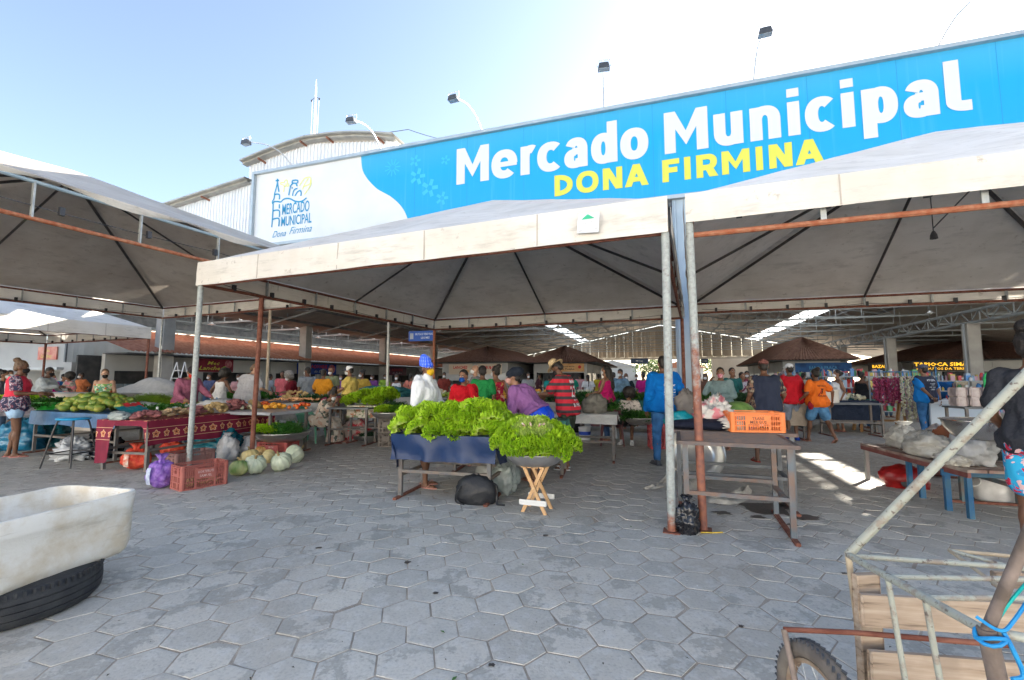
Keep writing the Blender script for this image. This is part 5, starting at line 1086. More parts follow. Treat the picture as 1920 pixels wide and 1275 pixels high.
# --- light denim woman with bag
P = person('person in pale denim shirt with a pink shoulder bag and pink mask', 1350, 9.3, 1.64, fd=222, sk=2, fem=True, fat=1.25, armR=(.0, .16, .03), elbR=(.5, .3, -1), armL=(-.10, .22, -.26), elbL=(.6, .1, -1), head=(-15, 8), top='long', tm=cloth('shirt_paledenim', (.25, .36, .38)), bot='jeans', bm_=MATS['denim_mid'], hair='lowbun', mask=pattern('mask_pinkdots', (.75, .5, .55), [(.5, .05, .12)], 70), seed=30)
mb = MB(); mb.tube([P['g'](.49, .1, .03), P['g'](.30, .0, .17), P['g'](.12, -.10, .18)], .012, 6); mb.tube([P['g'](.49, .1, .03), P['g'](.3, .06, -.15), P['g'](.1, -.15, -.1)], .012, 6)
mb.box(P['g'](.0, -.08, .20), (.24, .08, .16), bev=.02); ob = mb.build('shoulder_bag', mat('bag_pink', (.50, .34, .32), (.42, .26, .25), sc=4, rough=.5), None); ob.location = P['o'].location; ob.rotation_euler = P['o'].rotation_euler; tag(ob, 'pink handbag worn across the pale denim shirt', 'handbag')
person('person in teal green top behind the pale denim shirt', 1372, 11.8, 1.70, fd=180, sk=2, fem=True, top='tee', tm=cloth('top_teal', (.02, .12, .12)), bot='jeans', bm_=BLK, seed=31)
person('person in white and plum tie-dye top carrying a pale blue plastic bag', 1390, 12.6, 1.60, fd=160, sk=2, fem=True, top='tee', tm=pattern('tiedye', (.5, .45, .47), [(.25, .05, .10)], 8), bot='jeans', bm_=BLK, seed=32)
# --- navy tee with print sleeves, plaid shorts
plaid = stripes('plaid', (.55, .54, .53), (.20, .19, .20), .075, .16, 2, 0, (.28, .27, .28))
sleeve = pattern('sleeve_print', (.012, .02, .045), [(.015, .025, .06)], 12); N, L, b = nodes(sleeve); tc = N.new('ShaderNodeTexCoord'); sp = N.new('ShaderNodeSeparateXYZ'); L.new(tc.outputs['Object'], sp.inputs[0])
c1 = ramp(N, L, noisev(N, L, 17, 2), [(.45, (.02, .02, .03)), (.5, (.28, .14, .10)), (.56, (.08, .10, .06)), (.62, (.35, .28, .22))])
L.new(mixc(N, L, mathn(N, L, 'GREATER_THAN', mathn(N, L, 'ABSOLUTE', sp.outputs[0]), .215), (.014, .022, .05), c1), b.inputs['Base Color'])
person('person in navy t-shirt with printed sleeves, plaid shorts and pink cap, back to camera', 1432, 7.85, 1.74, fd=8, sk=1, fat=1.26, armL=(.14, .05, -.48), armR=(.16, .20, -.40), head=(15, 8), top='tee', tm=sleeve, bot='longshorts', bm_=plaid, hair='short', hat='capback', hatm=cloth('cap_rose', (.24, .10, .09)), shoe='flip', shm=cloth('flip_red', (.35, .04, .03)), seed=33, loose=1.4, feet=((.16, .04), (-.17, .0)))
person('person in red t-shirt, white cap, grey denim shorts and blue shoes', 1480, 10.6, 1.76, fd=-4, sk=1, fat=1.3, armL=(.15, .15, -.44), armR=(.15, .12, -.46), top='tee', tm=cloth('shirt_red', (.50, .012, .025)), bot='longshorts', bm_=denim('denim_grey', (.11, .13, .17)), hair='short', hat='cap', hatm=W_, shoe='shoe', shm=cloth('shoe_blue', (.01, .05, .35)), seed=34, loose=1.5)
P = person('person in orange t-shirt walking in denim shorts with a red bag', 1528, 10.3, 1.64, fd=-12, sk=1, fem=True, fat=1.18, armL=(.18, .16, -.42), armR=(.16, -.10, -.44), top='tee', tm=cloth('shirt_orange', (.80, .17, .02)), bot='shorts', bm_=denim('denim_short', (.05, .13, .24)), sm_len=.75, hair='bun', mask=BLK, shoe='flip', shm=M_flipp, seed=35, loose=1.5, feet=((.14, -.30, .05), (-.14, .16)), head=(10, 0))
prints(P, [('REFORÇO', 0, .37, .22, .04), ('7', .0, .20, .08, .13), ('BELEZA', 0, .14, .2, .035)], BLK)
mb = MB(); mb.tube([P['g'](.49, .10, -.09), P['g'](.25, -.05, -.175), P['g'](.02, -.2, -.12)], .009, 6); mb.ell(P['g'](-.06, -.24, -.06), (.07, .05, .10), 10, 8); ob = mb.build('shoulder_bag', cloth('bag_red', (.32, .015, .03)), None); ob.location = P['o'].location; ob.rotation_euler = P['o'].rotation_euler; tag(ob, 'small red shoulder bag hanging beside the orange t-shirt', 'handbag')
person('person in white tank top with white headscarf and maroon shorts', 1569, 12.4, 1.66, fd=-75, sk=2, fem=True, fat=1.1, armR=(.03, .3, -.25), top='tank', tm=W_, bot='longshorts', bm_=cloth('shorts_maroon', (.10, .015, .04)), hair='lowbun', mask=W_, shoe='flip', seed=36)
person('person in black tank top and mask beside the red onions', 1614, 13.2, 1.62, fd=80, sk=1, fem=True, fat=1.2, armR=(.05, .3, -.33), armL=(.05, .25, -.2), top='tank', tm=BLK, bot='jeans', bm_=MATS['denim_dark'], hair='bun', mask=BLK, seed=37)
atl = pattern('jersey_navy', (.012, .014, .035), [(.02, .022, .05)], 4); N, L, b = nodes(atl); tc = N.new('ShaderNodeTexCoord'); sp = N.new('ShaderNodeSeparateXYZ'); L.new(tc.outputs['Object'], sp.inputs[0])
L.new(mixc(N, L, mathn(N, L, 'GREATER_THAN', mathn(N, L, 'ADD', mathn(N, L, 'ABSOLUTE', sp.outputs[0]), mathn(N, L, 'MULTIPLY', mathn(N, L, 'SUBTRACT', 1.5, sp.outputs[2]), .25)), .26), (.015, .018, .04), (.0, .18, .55)), b.inputs['Base Color'])
P = person('person in navy jersey with bright blue sleeves and grey cap, hands behind back', 1731, 11.1, 1.76, fd=-6, sk=2, fat=1.2, armL=(-.12, -.20, -.44), armR=(.02, -.17, -.50), elbL=(1, -.2, 0), elbR=(1, -.2, 0), top='jersey', tm=atl, bot='jeans', bm_=MATS['denim_blue'], hair='short', hat='cap', hatm=cloth('cap_grey', (.12, .12, .15)), shoe='shoe', seed=38, loose=1.2)
prints(P, [('ATLETA', 0, .40, .2, .045), ('NORONHÃO', .02, .33, .13, .022), ('VERDE', .02, .30, .07, .02), ('CAMPO MAIOR', .02, .25, .17, .02), ('CAMISAS', .03, .19, .12, .035), ('MOTORES', .0, -.02, .14, .02)], M_lw)
swim = pattern('shorts_tropical', (.02, .35, .60), [(.55, .02, .06), (.02, .25, .5), (.7, .45, .45)], 11, .56)
P = person('person in black t-shirt, bright floral shorts and top knot at the right edge', 1930, 3.35, 1.76, fd=62, sk=1, fem=True, fat=1.0, armR=(.04, .25, -.38), armL=(.03, .16, -.44), top='tee', tm=cloth('shirt_washedblack', (.035, .037, .045)), bot='shorts', bm_=swim, sm_len=.72, hair='topknot', mask=cloth('mask_lightblue', (.25, .5, .65)), shoe='flip', shm=cloth('flip_red2', (.4, .03, .03)), seed=39, loose=1.1, pos=(3.92, 3.42, 0))
# --- far crowd
CR = [(1102, 18, 'white shirt with black ponytail, middle of the crowd', W_, 'pony', 0, 1), (1087, 21, 'pink and white blouse in the far crowd', cloth('blouse_pinkish', (.55, .3, .33)), 'short', 20, 2), (1072, 19, 'emerald green shirt among the far stalls', cloth('shirt_emerald', (.02, .26, .17)), 'short', 10, 2), (1030, 20, 'teal t-shirt behind the straw hat', cloth('shirt_teal2', (.02, .3, .28)), 'short', 0, 1), (1010, 22, 'dark clothes left of the teal t-shirt', cloth('dark_plum', (.08, .03, .04)), 'bun', 90, 1),
      (1206, 15.5, 'hot pink t-shirt with back turned near the middle pillar', cloth('shirt_hotpink', (.5, .02, .22)), 'short', 0, 2), (1173, 14.5, 'black uniform t-shirt, tall, left of the hot pink one', cloth('shirt_blackuni', (.015, .03, .035)), 'bald', 190, 1), (1163, 13.2, 'denim blue overshirt bending left', denim('denim_over', (.08, .14, .20)), 'short', 220, 2), (1150, 16.5, 'pale grey-blue top bent over a far stall', cloth('top_paleblue', (.45, .5, .56)), 'short', -60, 2), (1193, 19, 'grey shirt behind the black uniform', cloth('shirt_grey5', (.25, .26, .27)), 'short', 180, 1),
      (1215, 21, 'blue shirt in the far opening', cloth('shirt_blue9', (.03, .1, .3)), 'short', 0, 1), (990, 18.5, 'white cap and grey shirt behind the purple sweater', cloth('shirt_grey7', (.3, .3, .3)), 'short', 180, 2), (1290, 16, 'dark green shirt between the two front poles', cloth('shirt_dkgreen', (.02, .07, .04)), 'bun', 170, 1), (1322, 14.6, 'brown top right of the rusty pole', cloth('top_brown', (.14, .07, .05)), 'long', 200, 1), (1400, 15.5, 'wine red top behind the navy t-shirt', cloth('top_wine', (.2, .02, .05)), 'long', 190, 2),
      (1505, 17, 'cream shirt behind the orange t-shirt', cloth('shirt_cream', (.5, .45, .35)), 'short', 100, 2), (1545, 16, 'light blue vest behind the headscarf', cloth('vest_lblue', (.2, .35, .5)), 'short', 180, 1), (833, 19, 'dark red shirt far behind the blue beanie', cloth('shirt_brick', (.22, .04, .03)), 'short', 170, 1), (790, 21, 'navy shirt far behind the silver pole', cloth('shirt_navy3', (.02, .03, .1)), 'short', 10, 1), (700, 20, 'purple shirt far behind the yellow cap', cloth('shirt_purple3', (.15, .05, .2)), 'short', 200, 1),
      (1770, 16, 'blue work shirt leaning over the freezer', cloth('shirt_workblue', (.02, .12, .35)), 'short', 60, 2), (48, 18, 'rose top between the left stalls', cloth('top_rose', (.5, .2, .25)), 'bun', 170, 2), (1240, 24, 'white shirt far away under the blue sign', cloth('shirt_white8', (.6, .6, .6)), 'short', 0, 1),
      (640, 18, 'violet shirt left of the grey-haired one, far back', cloth('shirt_violet', (.2, .08, .35)), 'long', 160, 2), (680, 15, 'mustard blouse beyond the yellow t-shirt', cloth('blouse_mustard', (.45, .3, .05)), 'bun', 200, 1), (722, 22, 'lime shirt at the far butcher kiosk', cloth('shirt_lime', (.25, .4, .05)), 'short', 180, 1), (770, 18, 'coral top behind the blue beanie', cloth('top_coral', (.6, .2, .15)), 'pony', 20, 2), (1055, 25, 'sky blue shirt under the orange kiosk sign', cloth('shirt_sky', (.2, .4, .6)), 'short', 180, 1), (1122, 23, 'yellow shirt deep in the middle aisle', cloth('shirt_sun', (.6, .45, .05)), 'short', 0, 2), (1135, 20, 'black dress deep in the middle aisle', cloth('dress_black2', (.03, .03, .035)), 'long', 170, 1), (1222, 17.5, 'striped grey shirt left of the royal blue one', cloth('shirt_stripey', (.3, .32, .36)), 'short', 150, 1), (1310, 20, 'peach top beyond the rusty pole', cloth('top_peach', (.6, .35, .25)), 'bun', 10, 2), (1375, 22, 'forest green shirt at the hip-roofed kiosk', cloth('shirt_forest', (.03, .15, .06)), 'short', 180, 1), (1418, 19, 'white blouse at the hip-roofed kiosk', cloth('blouse_white', (.6, .6, .58)), 'long', 0, 2), (1590, 19, 'scarlet shirt by the blue racks', cloth('shirt_scarlet', (.5, .04, .03)), 'short', 170, 1), (1660, 17, 'indigo shirt above the red onion braids', cloth('shirt_indigo', (.05, .05, .25)), 'short', 180, 2), (1800, 20, 'beige shirt below the tapioca sign', cloth('shirt_beige', (.45, .38, .28)), 'bun', 190, 1), (20, 15, 'turquoise shirt at the far left', cloth('shirt_turq', (.05, .35, .38)), 'short', 100, 2), (155, 17.5, 'brick orange top beside the first pillar', cloth('top_brickorange', (.5, .16, .06)), 'short', 190, 1), (395, 17, 'navy and white top beyond the white tank top', cloth('top_navyw', (.08, .1, .2)), 'bun', 180, 2), (448, 16, 'dusty pink shirt left of the pale grey back', cloth('shirt_dusty', (.45, .25, .27)), 'short', 170, 1)]
for k, (px, Y, lb, m_, hr, fd, skn) in enumerate(CR):
    person('person in '+lb if not lb.startswith('person') else lb, px, Y, 1.58+.13*((k*37) % 10)/10, fd=fd, sk=skn, fem=(k % 2 == 0), fat=1+.2*((k*13) % 5)/5, armR=(.06, .25 if k % 3 else .05, -.38), armL=(.06, .2 if k % 2 else .02, -.42), head=(-20+10*(k % 5), 5), top='tee', tm=m_, bot='jeans' if k % 3 else 'longshorts', bm_=MATS['denim_mid'] if k % 2 else MATS['denim_dark'], hair=hr, mask=W_ if 90 < fd < 270 else None, vox=.03, seed=40+k, loose=1.2)
# ================================================================== MARKET GOODS
def plastic(name, c, c2=None, tr=.25, rough=.3): return mat(name, c, c2 or tuple(x*.7 for x in c), sc=7, rough=rough, bump=.04, bsc=14, spec=.6, trans=tr)
def blob(r, seed, amp=.25, fr=3, n=26, m=18, flat=True, crump=0):
    """crumpled sack or bag shape"""
    mb = MB(); o = Vector((seed*7.1, seed*3.3, 0))
    def d(p):
        k = 1+amp*noise.noise(p*fr*.5+o)+crump*(.5-abs(noise.noise(p*fr*2.2+o))*2)*.5+crump*.5*(.5-abs(noise.noise(p*fr*5+o))*2)*.5
        return k
    mb.ell((0, 0, 0), r, n, m, disp=d)
    if flat: mb.v = [(x, y, max(z, -r[2]*.62)+r[2]*.62) for x, y, z in mb.v]
    return mb
def sack(name, label, cat, loc, r, m, seed, neck=None, rz=0, amp=.25, crump=.25, group=None, extra=None):
    mb = blob(r, seed, amp*1.2, crump=crump*1.5, n=40, m=28)
    t = thing(name, label, cat, loc, rz, group); mb.build('bag_body', m, t, smooth=180)
    if neck:
        mb = MB(); h = r[2]*1.5; q = random.Random(seed)
        mb.lathe([(.10*neck, h*.86), (.035*neck, h), (.03*neck, h+.03), (.09*neck, h+.09), (.06*neck, h+.08)], 14, fn=lambda t_, r_, z: 1+.35*sin(t_*5+seed)); mb.build('bag_neck', m, t, smooth=180)
    return t
M_leg = mat('dull_leg', (.13, .135, .14), (.20, .16, .13), sc=9, rough=.65, metal=.2)
# ---- tables
def table(label, P, ang, L, D, z, legm=None, topm=None, name='stall_table', top='slab', style='T', group=None):
    """P = near left corner on plan, ang = heading of the long side"""
    legm = legm or M_leg; t = thing(name, label, 'table', (P[0], P[1], 0), ang, group)
    mb = MB()
    if top == 'slab': mb.box((L/2, D/2, z-.02), (L, D, .035), bev=.006)
    elif top == 'bars':
        for y in (0, D): mb.bar((0, y, z-.02), (L, y, z-.02), .04, .035)
        for x in (0, L): mb.bar((x, .02, z-.022), (x, D-.02, z-.022), .04, .033)
        n = int(D/.08)
        for i in range(1, n): mb.bar((.02, D*i/n, z-.01), (L-.02, D*i/n, z-.01), .012, .012)
        for i in range(1, 5): mb.bar((L*i/5, .02, z-.024), (L*i/5, D-.02, z-.024), .02, .015)
    mb.build('table_top', topm or M_steeld, t)
    for x in (.06, L-.06):
        for y in (.05, D-.05):
            mb = MB(); mb.bar((x, y, .02), (x, y, z-.04), .045, .045); mb.build('leg', legm, t)
        if style == 'T':
            mb = MB(); mb.bar((x, -.10, .016), (x, D+.10, .016), .04, .03); mb.build('foot', M_rustd, t)
        mb = MB(); mb.bar((x, .06, z*.36), (x, D-.06, z*.36), .035); mb.build('end_rail', legm, t)
    mb = MB(); 
    for y in (.05, D-.05): mb.bar((.07, y, z*.42), (L-.07, y, z*.42), .035, .035)
    mb.build('stretcher', legm, t); return t
def table_cloth(label, P, ang, L, D, z, drops, m, seed=0, name='tablecloth', over=.01, wav=.02, lfn=None):
    """drops: near, far, left, right lengths"""
    t = thing(name, label, 'tablecloth', (P[0], P[1], 0), ang); o = Vector((seed*5, 0, 0)); zz = z+.004
    x0, x1, y0, y1 = -over, L+over, -over, D+over; mb = MB()
    mb.grid(lambda u, v: (x0+(x1-x0)*u, y0+(y1-y0)*v, zz+.004*noise.noise(Vector((u*9, v*7, seed)))), 24, 12)
    for side, ln in zip('NFLR', drops):
        if not ln: continue
        A, B, n_ = {'N': ((x0, y0), (x1, y0), (0, -1)), 'F': ((x1, y1), (x0, y1), (0, 1)), 'L': ((x0, y1), (x0, y0), (-1, 0)), 'R': ((x1, y0), (x1, y1), (1, 0))}[side]
        A, B, n_ = Vector((*A, 0)), Vector((*B, 0)), Vector((*n_, 0)); nl = int((B-A).length/.04)
        def fn(u, v):
            p = A.lerp(B, u); s_ = noise.noise(Vector((u*(B-A).length*3.2, v*.8, seed+ord(side))))*wav*v*2.2+.5*noise.noise(Vector((u*(B-A).length*9, v*1.2, seed)))*wav*v
            return p+n_*(.004+s_+.02*v)+Vector((0, 0, zz-ln*(lfn(u) if (lfn and side == 'L') else 1)*v*(1+.10*noise.noise(Vector((u*(B-A).length*1.3, 3, seed))))-(.0)))
        mb.grid(fn, nl, 7)
    mb.build('cloth_sheet', m, t, smooth=70, fix=False); return t
# ---- leafy things
def leafmat(name, c_in, c_mid, c_out, tr=.35):
    m = bpy.data.materials.new(name); m.use_nodes = True; N, L, b = nodes(m); a = N.new('ShaderNodeAttribute'); a.attribute_name = 'tip'
    c = ramp(N, L, a.outputs['Fac'], [(.0, c_in), (.3, c_in), (.5, c_mid), (1, c_out)]); c = mixc(N, L, ramp(N, L, noisev(N, L, 22, 3), [(.4, .0), (.75, .3)]), c, tuple(x*.7 for x in c_out)); L.new(c, b.inputs['Base Color']); b.inputs['Roughness'].default_value = .4
    t = N.new('ShaderNodeBsdfTranslucent'); L.new(c, t.inputs[0]); mx = N.new('ShaderNodeMixShader'); mx.inputs[0].default_value = tr; L.new(b.outputs[0], mx.inputs[1]); L.new(t.outputs[0], mx.inputs[2]); L.new(mx.outputs[0], N['Material Output'].inputs[0]); MATS[name] = m; return m
M_let = leafmat('lettuce', (.60, .74, .20), (.50, .74, .05), (.42, .68, .025)); M_let2 = leafmat('lettuce_deep', (.40, .60, .15), (.16, .38, .03), (.08, .25, .012)); M_herb = leafmat('herb', (.12, .25, .04), (.05, .19, .015), (.03, .13, .012)); M_bean = leafmat('bean_green', (.22, .34, .04), (.20, .34, .02), (.14, .28, .01)); M_kale = leafmat('kale', (.10, .2, .06), (.02, .10, .02), (.012, .06, .015))
def lettuce_mesh(seed, nl=68, r=.17, stem=False):
    q = random.Random(seed); mb = MB(); tip = []
    for k in range(nl):
        f = (k+.5)/nl; an = k*2.399+q.uniform(-.3, .3); e = math.asin(f**.8)*.95-.12; c = Vector((cos(an)*cos(e), sin(an)*cos(e), sin(e)*.8))*r*q.uniform(.62, .8)
        d = (c.normalized()+Vector((q.uniform(-.4, .4), q.uniform(-.4, .4), q.uniform(-.2, .5)))).normalized(); sd, up = basis(d); L = r*q.uniform(.44, .58); wd = r*q.uniform(.26, .38); ph = q.random()*9; nu, nv = 10, 4
        def fn(u, v):
            uu = (u-.5)*2; w = wd*(.25+.75*sin(min(1, v*1.2)*pi*.5)); z_ = v**1.3*r*.14*(sin(u*17+ph)+.7*sin(u*37+ph*2+v*4)+1.2*noise.noise(Vector((u*8, v*4, ph)))); arc = (1-abs(uu)**2.2*.45)
            return c+d*(L*v*arc)+sd*(uu*w)+up*(z_+.35*w*uu*uu)+d*(z_*.35)
        mb.grid(fn, nu, nv); tip += [.15+.85*v/nv*(.8+.2*f) for v in range(nv+1) for u in range(nu+1)]
    me = mb.mesh('lettuce'); a = me.attributes.new('tip', 'FLOAT', 'POINT'); a.data.foreach_set('value', tip); me.polygons.foreach_set('use_smooth', [True]*len(me.polygons)); return me
LET = [lettuce_mesh(i) for i in range(4)]
def put_lettuce(p, sc, tilt=(0, 0), label='', group='', m=None, k=None):
    me = LET[R.randrange(4) if k is None else k]
    if m is not None and m is not M_let:
        key = me.name+m.name
        if key not in MATS: c = me.copy(); c.materials.clear(); c.materials.append(m); MATS[key] = c
        me = MATS[key]
    elif not me.materials: me.materials.append(M_let)
    o = bpy.data.objects.new('lettuce', me); COL.objects.link(o); o.location = p; o.rotation_euler = (tilt[0], tilt[1], R.uniform(0, 6.28)) ; o.scale = (sc,)*3
    return tag(o, label, 'lettuce', group)
for m_ in LET: m_.materials.append(M_let)
def blades(n, L, spread, seed, w=.006, leafy=0, tipw=1.0):
    q = random.Random(seed); mb = MB(); tip = []
    for k in range(n):
        an = q.uniform(0, 6.28); sp = q.random()**.6*spread; d = Vector((cos(an)*sp, sin(an)*sp*.7, q.uniform(.25, 1))).normalized(); l = L*q.uniform(.5, 1.1); x, y = basis(d); b0 = Vector((q.gauss(0, .02), q.gauss(0, .02), 0)); dr = q.uniform(.1, .5)*l
        pts = [b0+d*l*t-Vector((0, 0, dr*t*t)) for t in (0, .35, .7, 1)]
        vs = []
        for i, p in enumerate(pts): ww = w*(1-.25*i); vs += [p-x*ww, p+x*ww]
        mb.add(vs, [(0, 1, 3, 2), (2, 3, 5, 4), (4, 5, 7, 6)]); tip += [.2, .2, .5, .5, .8, .8, 1, 1]
        for j in range(leafy):
            c = pts[-1]+Vector((q.gauss(0, .02), q.gauss(0, .02), q.gauss(0, .015)))*tipw; dd = Vector((q.uniform(-1, 1), q.uniform(-1, 1), q.uniform(-.3, 1))).normalized(); xx, yy = basis(dd); s_ = q.uniform(.010, .022)*tipw
            mb.add([c-xx*s_, c+yy*s_*.8, c+xx*s_, c-yy*s_*.8], [(0, 1, 2, 3)]); tip += [.8, 1, .9, .7]
    me = mb.mesh('b'); a = me.attributes.new('tip', 'FLOAT', 'POINT'); a.data.foreach_set('value', tip); return me
HERB = [blades(70, .22, .9, i, leafy=6) for i in range(3)]; ONI = [blades(60, .42, .55, 9+i, w=.005) for i in range(2)]
def veg(name, me, m, p, sc, label, cat, group, rot=None):
    key = me.name+m.name
    if key not in MATS: c = me.copy(); c.materials.clear(); c.materials.append(m); MATS[key] = c
    o = bpy.data.objects.new(name, MATS[key]); COL.objects.link(o); o.location = p; o.rotation_euler = rot or (R.uniform(-.2, .2), R.uniform(-.2, .2), R.uniform(0, 6.28)); o.scale = sc if isinstance(sc, tuple) else (sc,)*3
    return tag(o, label, cat, group)
# ---- fruit and roots
def fruit(name, r, m, amp=.08, fr=2, n=12, mm=8, seed=0, rib=0, ribd=.06):
    mb = MB(); o = Vector((seed*4.1, 2, 7))
    def d(p):
        k = 1+amp*noise.noise(p*fr+o)
        if rib: k *= 1-ribd*abs(cos(atan2(p.y, p.x)*rib/2))**.6*(1-p.z*p.z)**.3
        return k*(1-.18*(p.z**8 if rib else 0))
    mb.ell((0, 0, 0), r, n, mm, disp=d); me = mb.mesh(name); me.materials.append(m); me.polygons.foreach_set('use_smooth', [True]*len(me.polygons)); return me
M_pap = mat('papaya_skin', (.11, .20, .03), (.42, .36, .06), sc=9, rough=.45, lo=.45, hi=.75); M_pot = mat('potato_skin', (.50, .36, .16), (.40, .27, .12), sc=30, rough=.8); M_swp = mat('sweet_potato_skin', (.20, .06, .07), (.28, .11, .10), sc=25, rough=.7); M_cas = mat('ginger_skin', (.42, .30, .17), (.32, .22, .13), sc=25, rough=.8)
M_tom = mat('tomato_skin', (.60, .03, .015), (.65, .20, .03), sc=8, rough=.25); M_ong = mat('orange_skin', (.75, .28, .02), (.7, .4, .05), sc=8, rough=.4); M_gar = mat('pale_onion', (.62, .58, .45), (.5, .48, .3), sc=12, rough=.6); M_redon = mat('red_onion_skin', (.16, .01, .05), (.30, .04, .10), sc=12, rough=.3); M_garl = mat('garlic_skin', (.50, .42, .40), (.35, .22, .25), sc=20, rough=.5); M_mang = mat('green_mango', (.16, .26, .03), (.3, .34, .06), sc=6, rough=.4); M_carr = mat('carrot_skin', (.68, .30, .12), (.6, .36, .2), sc=10, rough=.6)
FR = dict(papaya=[fruit('papaya', (.062, .062, .095), M_pap, .1, seed=i) for i in range(3)], potato=[fruit('potato', (.032, .036, .05), M_pot, .2, seed=i) for i in range(3)], sweet=[fruit('sweet_potato', (.033, .035, .075), M_swp, .3, seed=i) for i in range(3)], ginger=[fruit('yam', (.022, .026, .07), M_cas, .45, 3, seed=i) for i in range(3)],
          tomato=[fruit('tomato', (.036, .036, .032), M_tom, .05, seed=i, rib=5, ribd=.03) for i in range(2)], orange=[fruit('orange', (.04, .04, .04), M_ong, .03, seed=i) for i in range(2)], garlic=[fruit('white_onion', (.035, .035, .034), M_gar, .1, seed=i) for i in range(2)], redonion=[fruit('red_onion', (.032, .032, .034), M_redon, .06, seed=i) for i in range(2)], carrot=[fruit('carrot', (.02, .02, .085), M_carr, .15, seed=i) for i in range(2)], mango=[fruit('mango', (.05, .045, .065), M_mang, .08, seed=i) for i in range(2)])
def heap(kind, c, rx, ry, h, n, z, label, group, ang=0, seed=0, sc=1.0, cat=None):
    q = random.Random(seed+len(group)); me = FR[kind]; r0 = max(v.co.length for v in me[0].vertices)*sc
    for k in range(n):
        a = q.uniform(0, 6.283); t = sqrt(q.random()); x, y = cos(a)*t*rx, sin(a)*t*ry; top = h*(1-t*t)**.6
        zz = z+r0*.55+(top if q.random() < .62 else q.uniform(0, top))
        o = bpy.data.objects.new(me[0].name.split('.')[0], me[k % len(me)]); COL.objects.link(o); o.location = (c[0]+x*cos(ang)-y*sin(ang), c[1]+x*sin(ang)+y*cos(ang), zz)
        o.rotation_euler = (q.uniform(1.1, 1.9), q.uniform(-.4, .4), q.uniform(0, 6.28)); s_ = sc*q.uniform(.82, 1.15); o.scale = (s_,)*3; tag(o, label, cat or kind_cat[kind], group)
kind_cat = dict(papaya='papaya', potato='potato', sweet='sweet potato', ginger='yam', tomato='tomato', orange='orange', garlic='onion', redonion='red onion', carrot='carrot', mango='mango')
# ---- crates, basins, stools
def crate(label, P, ang, L, D, h, m, z=0, lines=None, lm=None, name='plastic_crate', rot=None, tilt=None, group=None, pitch=.022):
    t = thing(name, label, 'crate', (P[0], P[1], z), ang, group)
    if rot: t.rotation_euler = rot
    w = .008
    def side(ax, c0, Ls, off, pan):
        mb = MB()
        def bx(u0, u1, z0, z1, th=w):
            c = (u0+u1)/2; 
            if ax == 'x': mb.box((c, off, (z0+z1)/2), (u1-u0, th, z1-z0))
            else: mb.box((off, c, (z0+z1)/2), (th, u1-u0, z1-z0))
        for z0, z1, th in ((0, .022, w), (h*.30, h*.30+.012, w+.004), (h*.55, h*.55+.012, w+.004), (h*.80, h*.80+.010, w+.008), (h-.03, h-.02, w+.010), (h-.012, h, w+.012)): bx(.035, Ls-.035, z0, z1, th)
        n = int((Ls-.12)/pitch)
        for i in range(n+1):
            u = .06+(Ls-.12)*i/n
            if pan and abs(u-Ls/2) < Ls*.2: z1 = h*.40
            else: z1 = h-.03
            bx(u-.0035, u+.0035, .022, z1, w-.001)
        for k in (.30, .70): bx(Ls*k-.012, Ls*k+.012, .022, h-.03, w+.003)
        if pan: bx(Ls*.31, Ls*.69, h*.40, h*.80, w+.008)
        else:
            bx(Ls*.25, Ls*.4, h*.56, h*.86, w+.002); bx(Ls*.6, Ls*.75, h*.56, h*.86, w+.002); bx(Ls*.4, Ls*.6, h*.56, h*.66, w+.002)
        return mb
    for y, nm in ((w/2, 'side_wall'), (D-w/2, 'side_wall')): side('x', 0, L, y, True).build(nm, m, t)
    for x in (w/2, L-w/2): side('y', 0, D, x, False).build('end_wall', m, t)
    mb = MB()
    for x in (0, L):
        for y in (0, D):
            sx = 1 if x == 0 else -1; sy = 1 if y == 0 else -1
            mb.tube([(x+sx*.028, y+sy*.028, .0), (x+sx*.028, y+sy*.028, h)], .032, 12)
    mb.build('corner_post', m, t, smooth=True)
    mb = MB(); n = int(L/.05)
    for i in range(n+1): mb.box((.01+(L-.02)*i/n, D/2, .008), (.012, D-.03, .008))
    for i in range(5): mb.box((L/2, .02+(D-.04)*i/4, .0135), (L-.03, .014, .007))
    mb.build('crate_floor', m, t)
    if lines:
        mb = MB()
        for i, (tx, zf, wf, hf) in enumerate(lines): text_at(mb, tx, L*(.5-wf/2), h*zf, L*wf, h*hf, -.0065, bold=.015, res=1)
        mb.build('crate_lettering', lm or M_lw, t, fix=False)
    return t
M_crt = mat('crate_terracotta', (.34, .095, .075), (.42, .14, .11), sc=5, rough=.55); M_crr = mat('crate_brick', (.30, .055, .05), (.36, .08, .07), sc=5, rough=.55); M_cro = mat('crate_orange', (.85, .24, .06), (.80, .20, .05), sc=4, rough=.45); M_crb = mat('crate_brown', (.20, .10, .09), (.26, .13, .11), sc=5, rough=.6); M_crk = mat('crate_grimy', (.13, .11, .095), (.20, .17, .14), sc=7, rough=.7)
M_alum = mat('aluminium', (.50, .50, .49), (.60, .60, .58), sc=6, rough=.28, metal=.9, bump=.004, bsc=30)
def basin(label, c, r, h, rot=None, m=None, name='metal_basin', group=None):
    t = thing(name, label, 'basin', c, 0, group); mb = MB()
    mb.lathe([(.001, .0), (r*.62, .0), (r*.74, h*.14), (r*.92, h*.6), (r*.985, h*.96), (r*1.03, h), (r*1.035, h-.008), (r*.995, h*.94), (r*.935, h*.58), (r*.755, h*.12), (r*.63, -.006), (.001, -.006)], 48)
    mb.build('bowl', m or M_alum, t, smooth=60); mb = MB(); mb.tube([(cos(a/24*2*pi)*r*1.03, sin(a/24*2*pi)*r*1.03, h-.003) for a in range(25)], .006, 6); mb.build('rim', m or M_alum, t, smooth=True)
    if rot: t.rotation_euler = rot
    return t
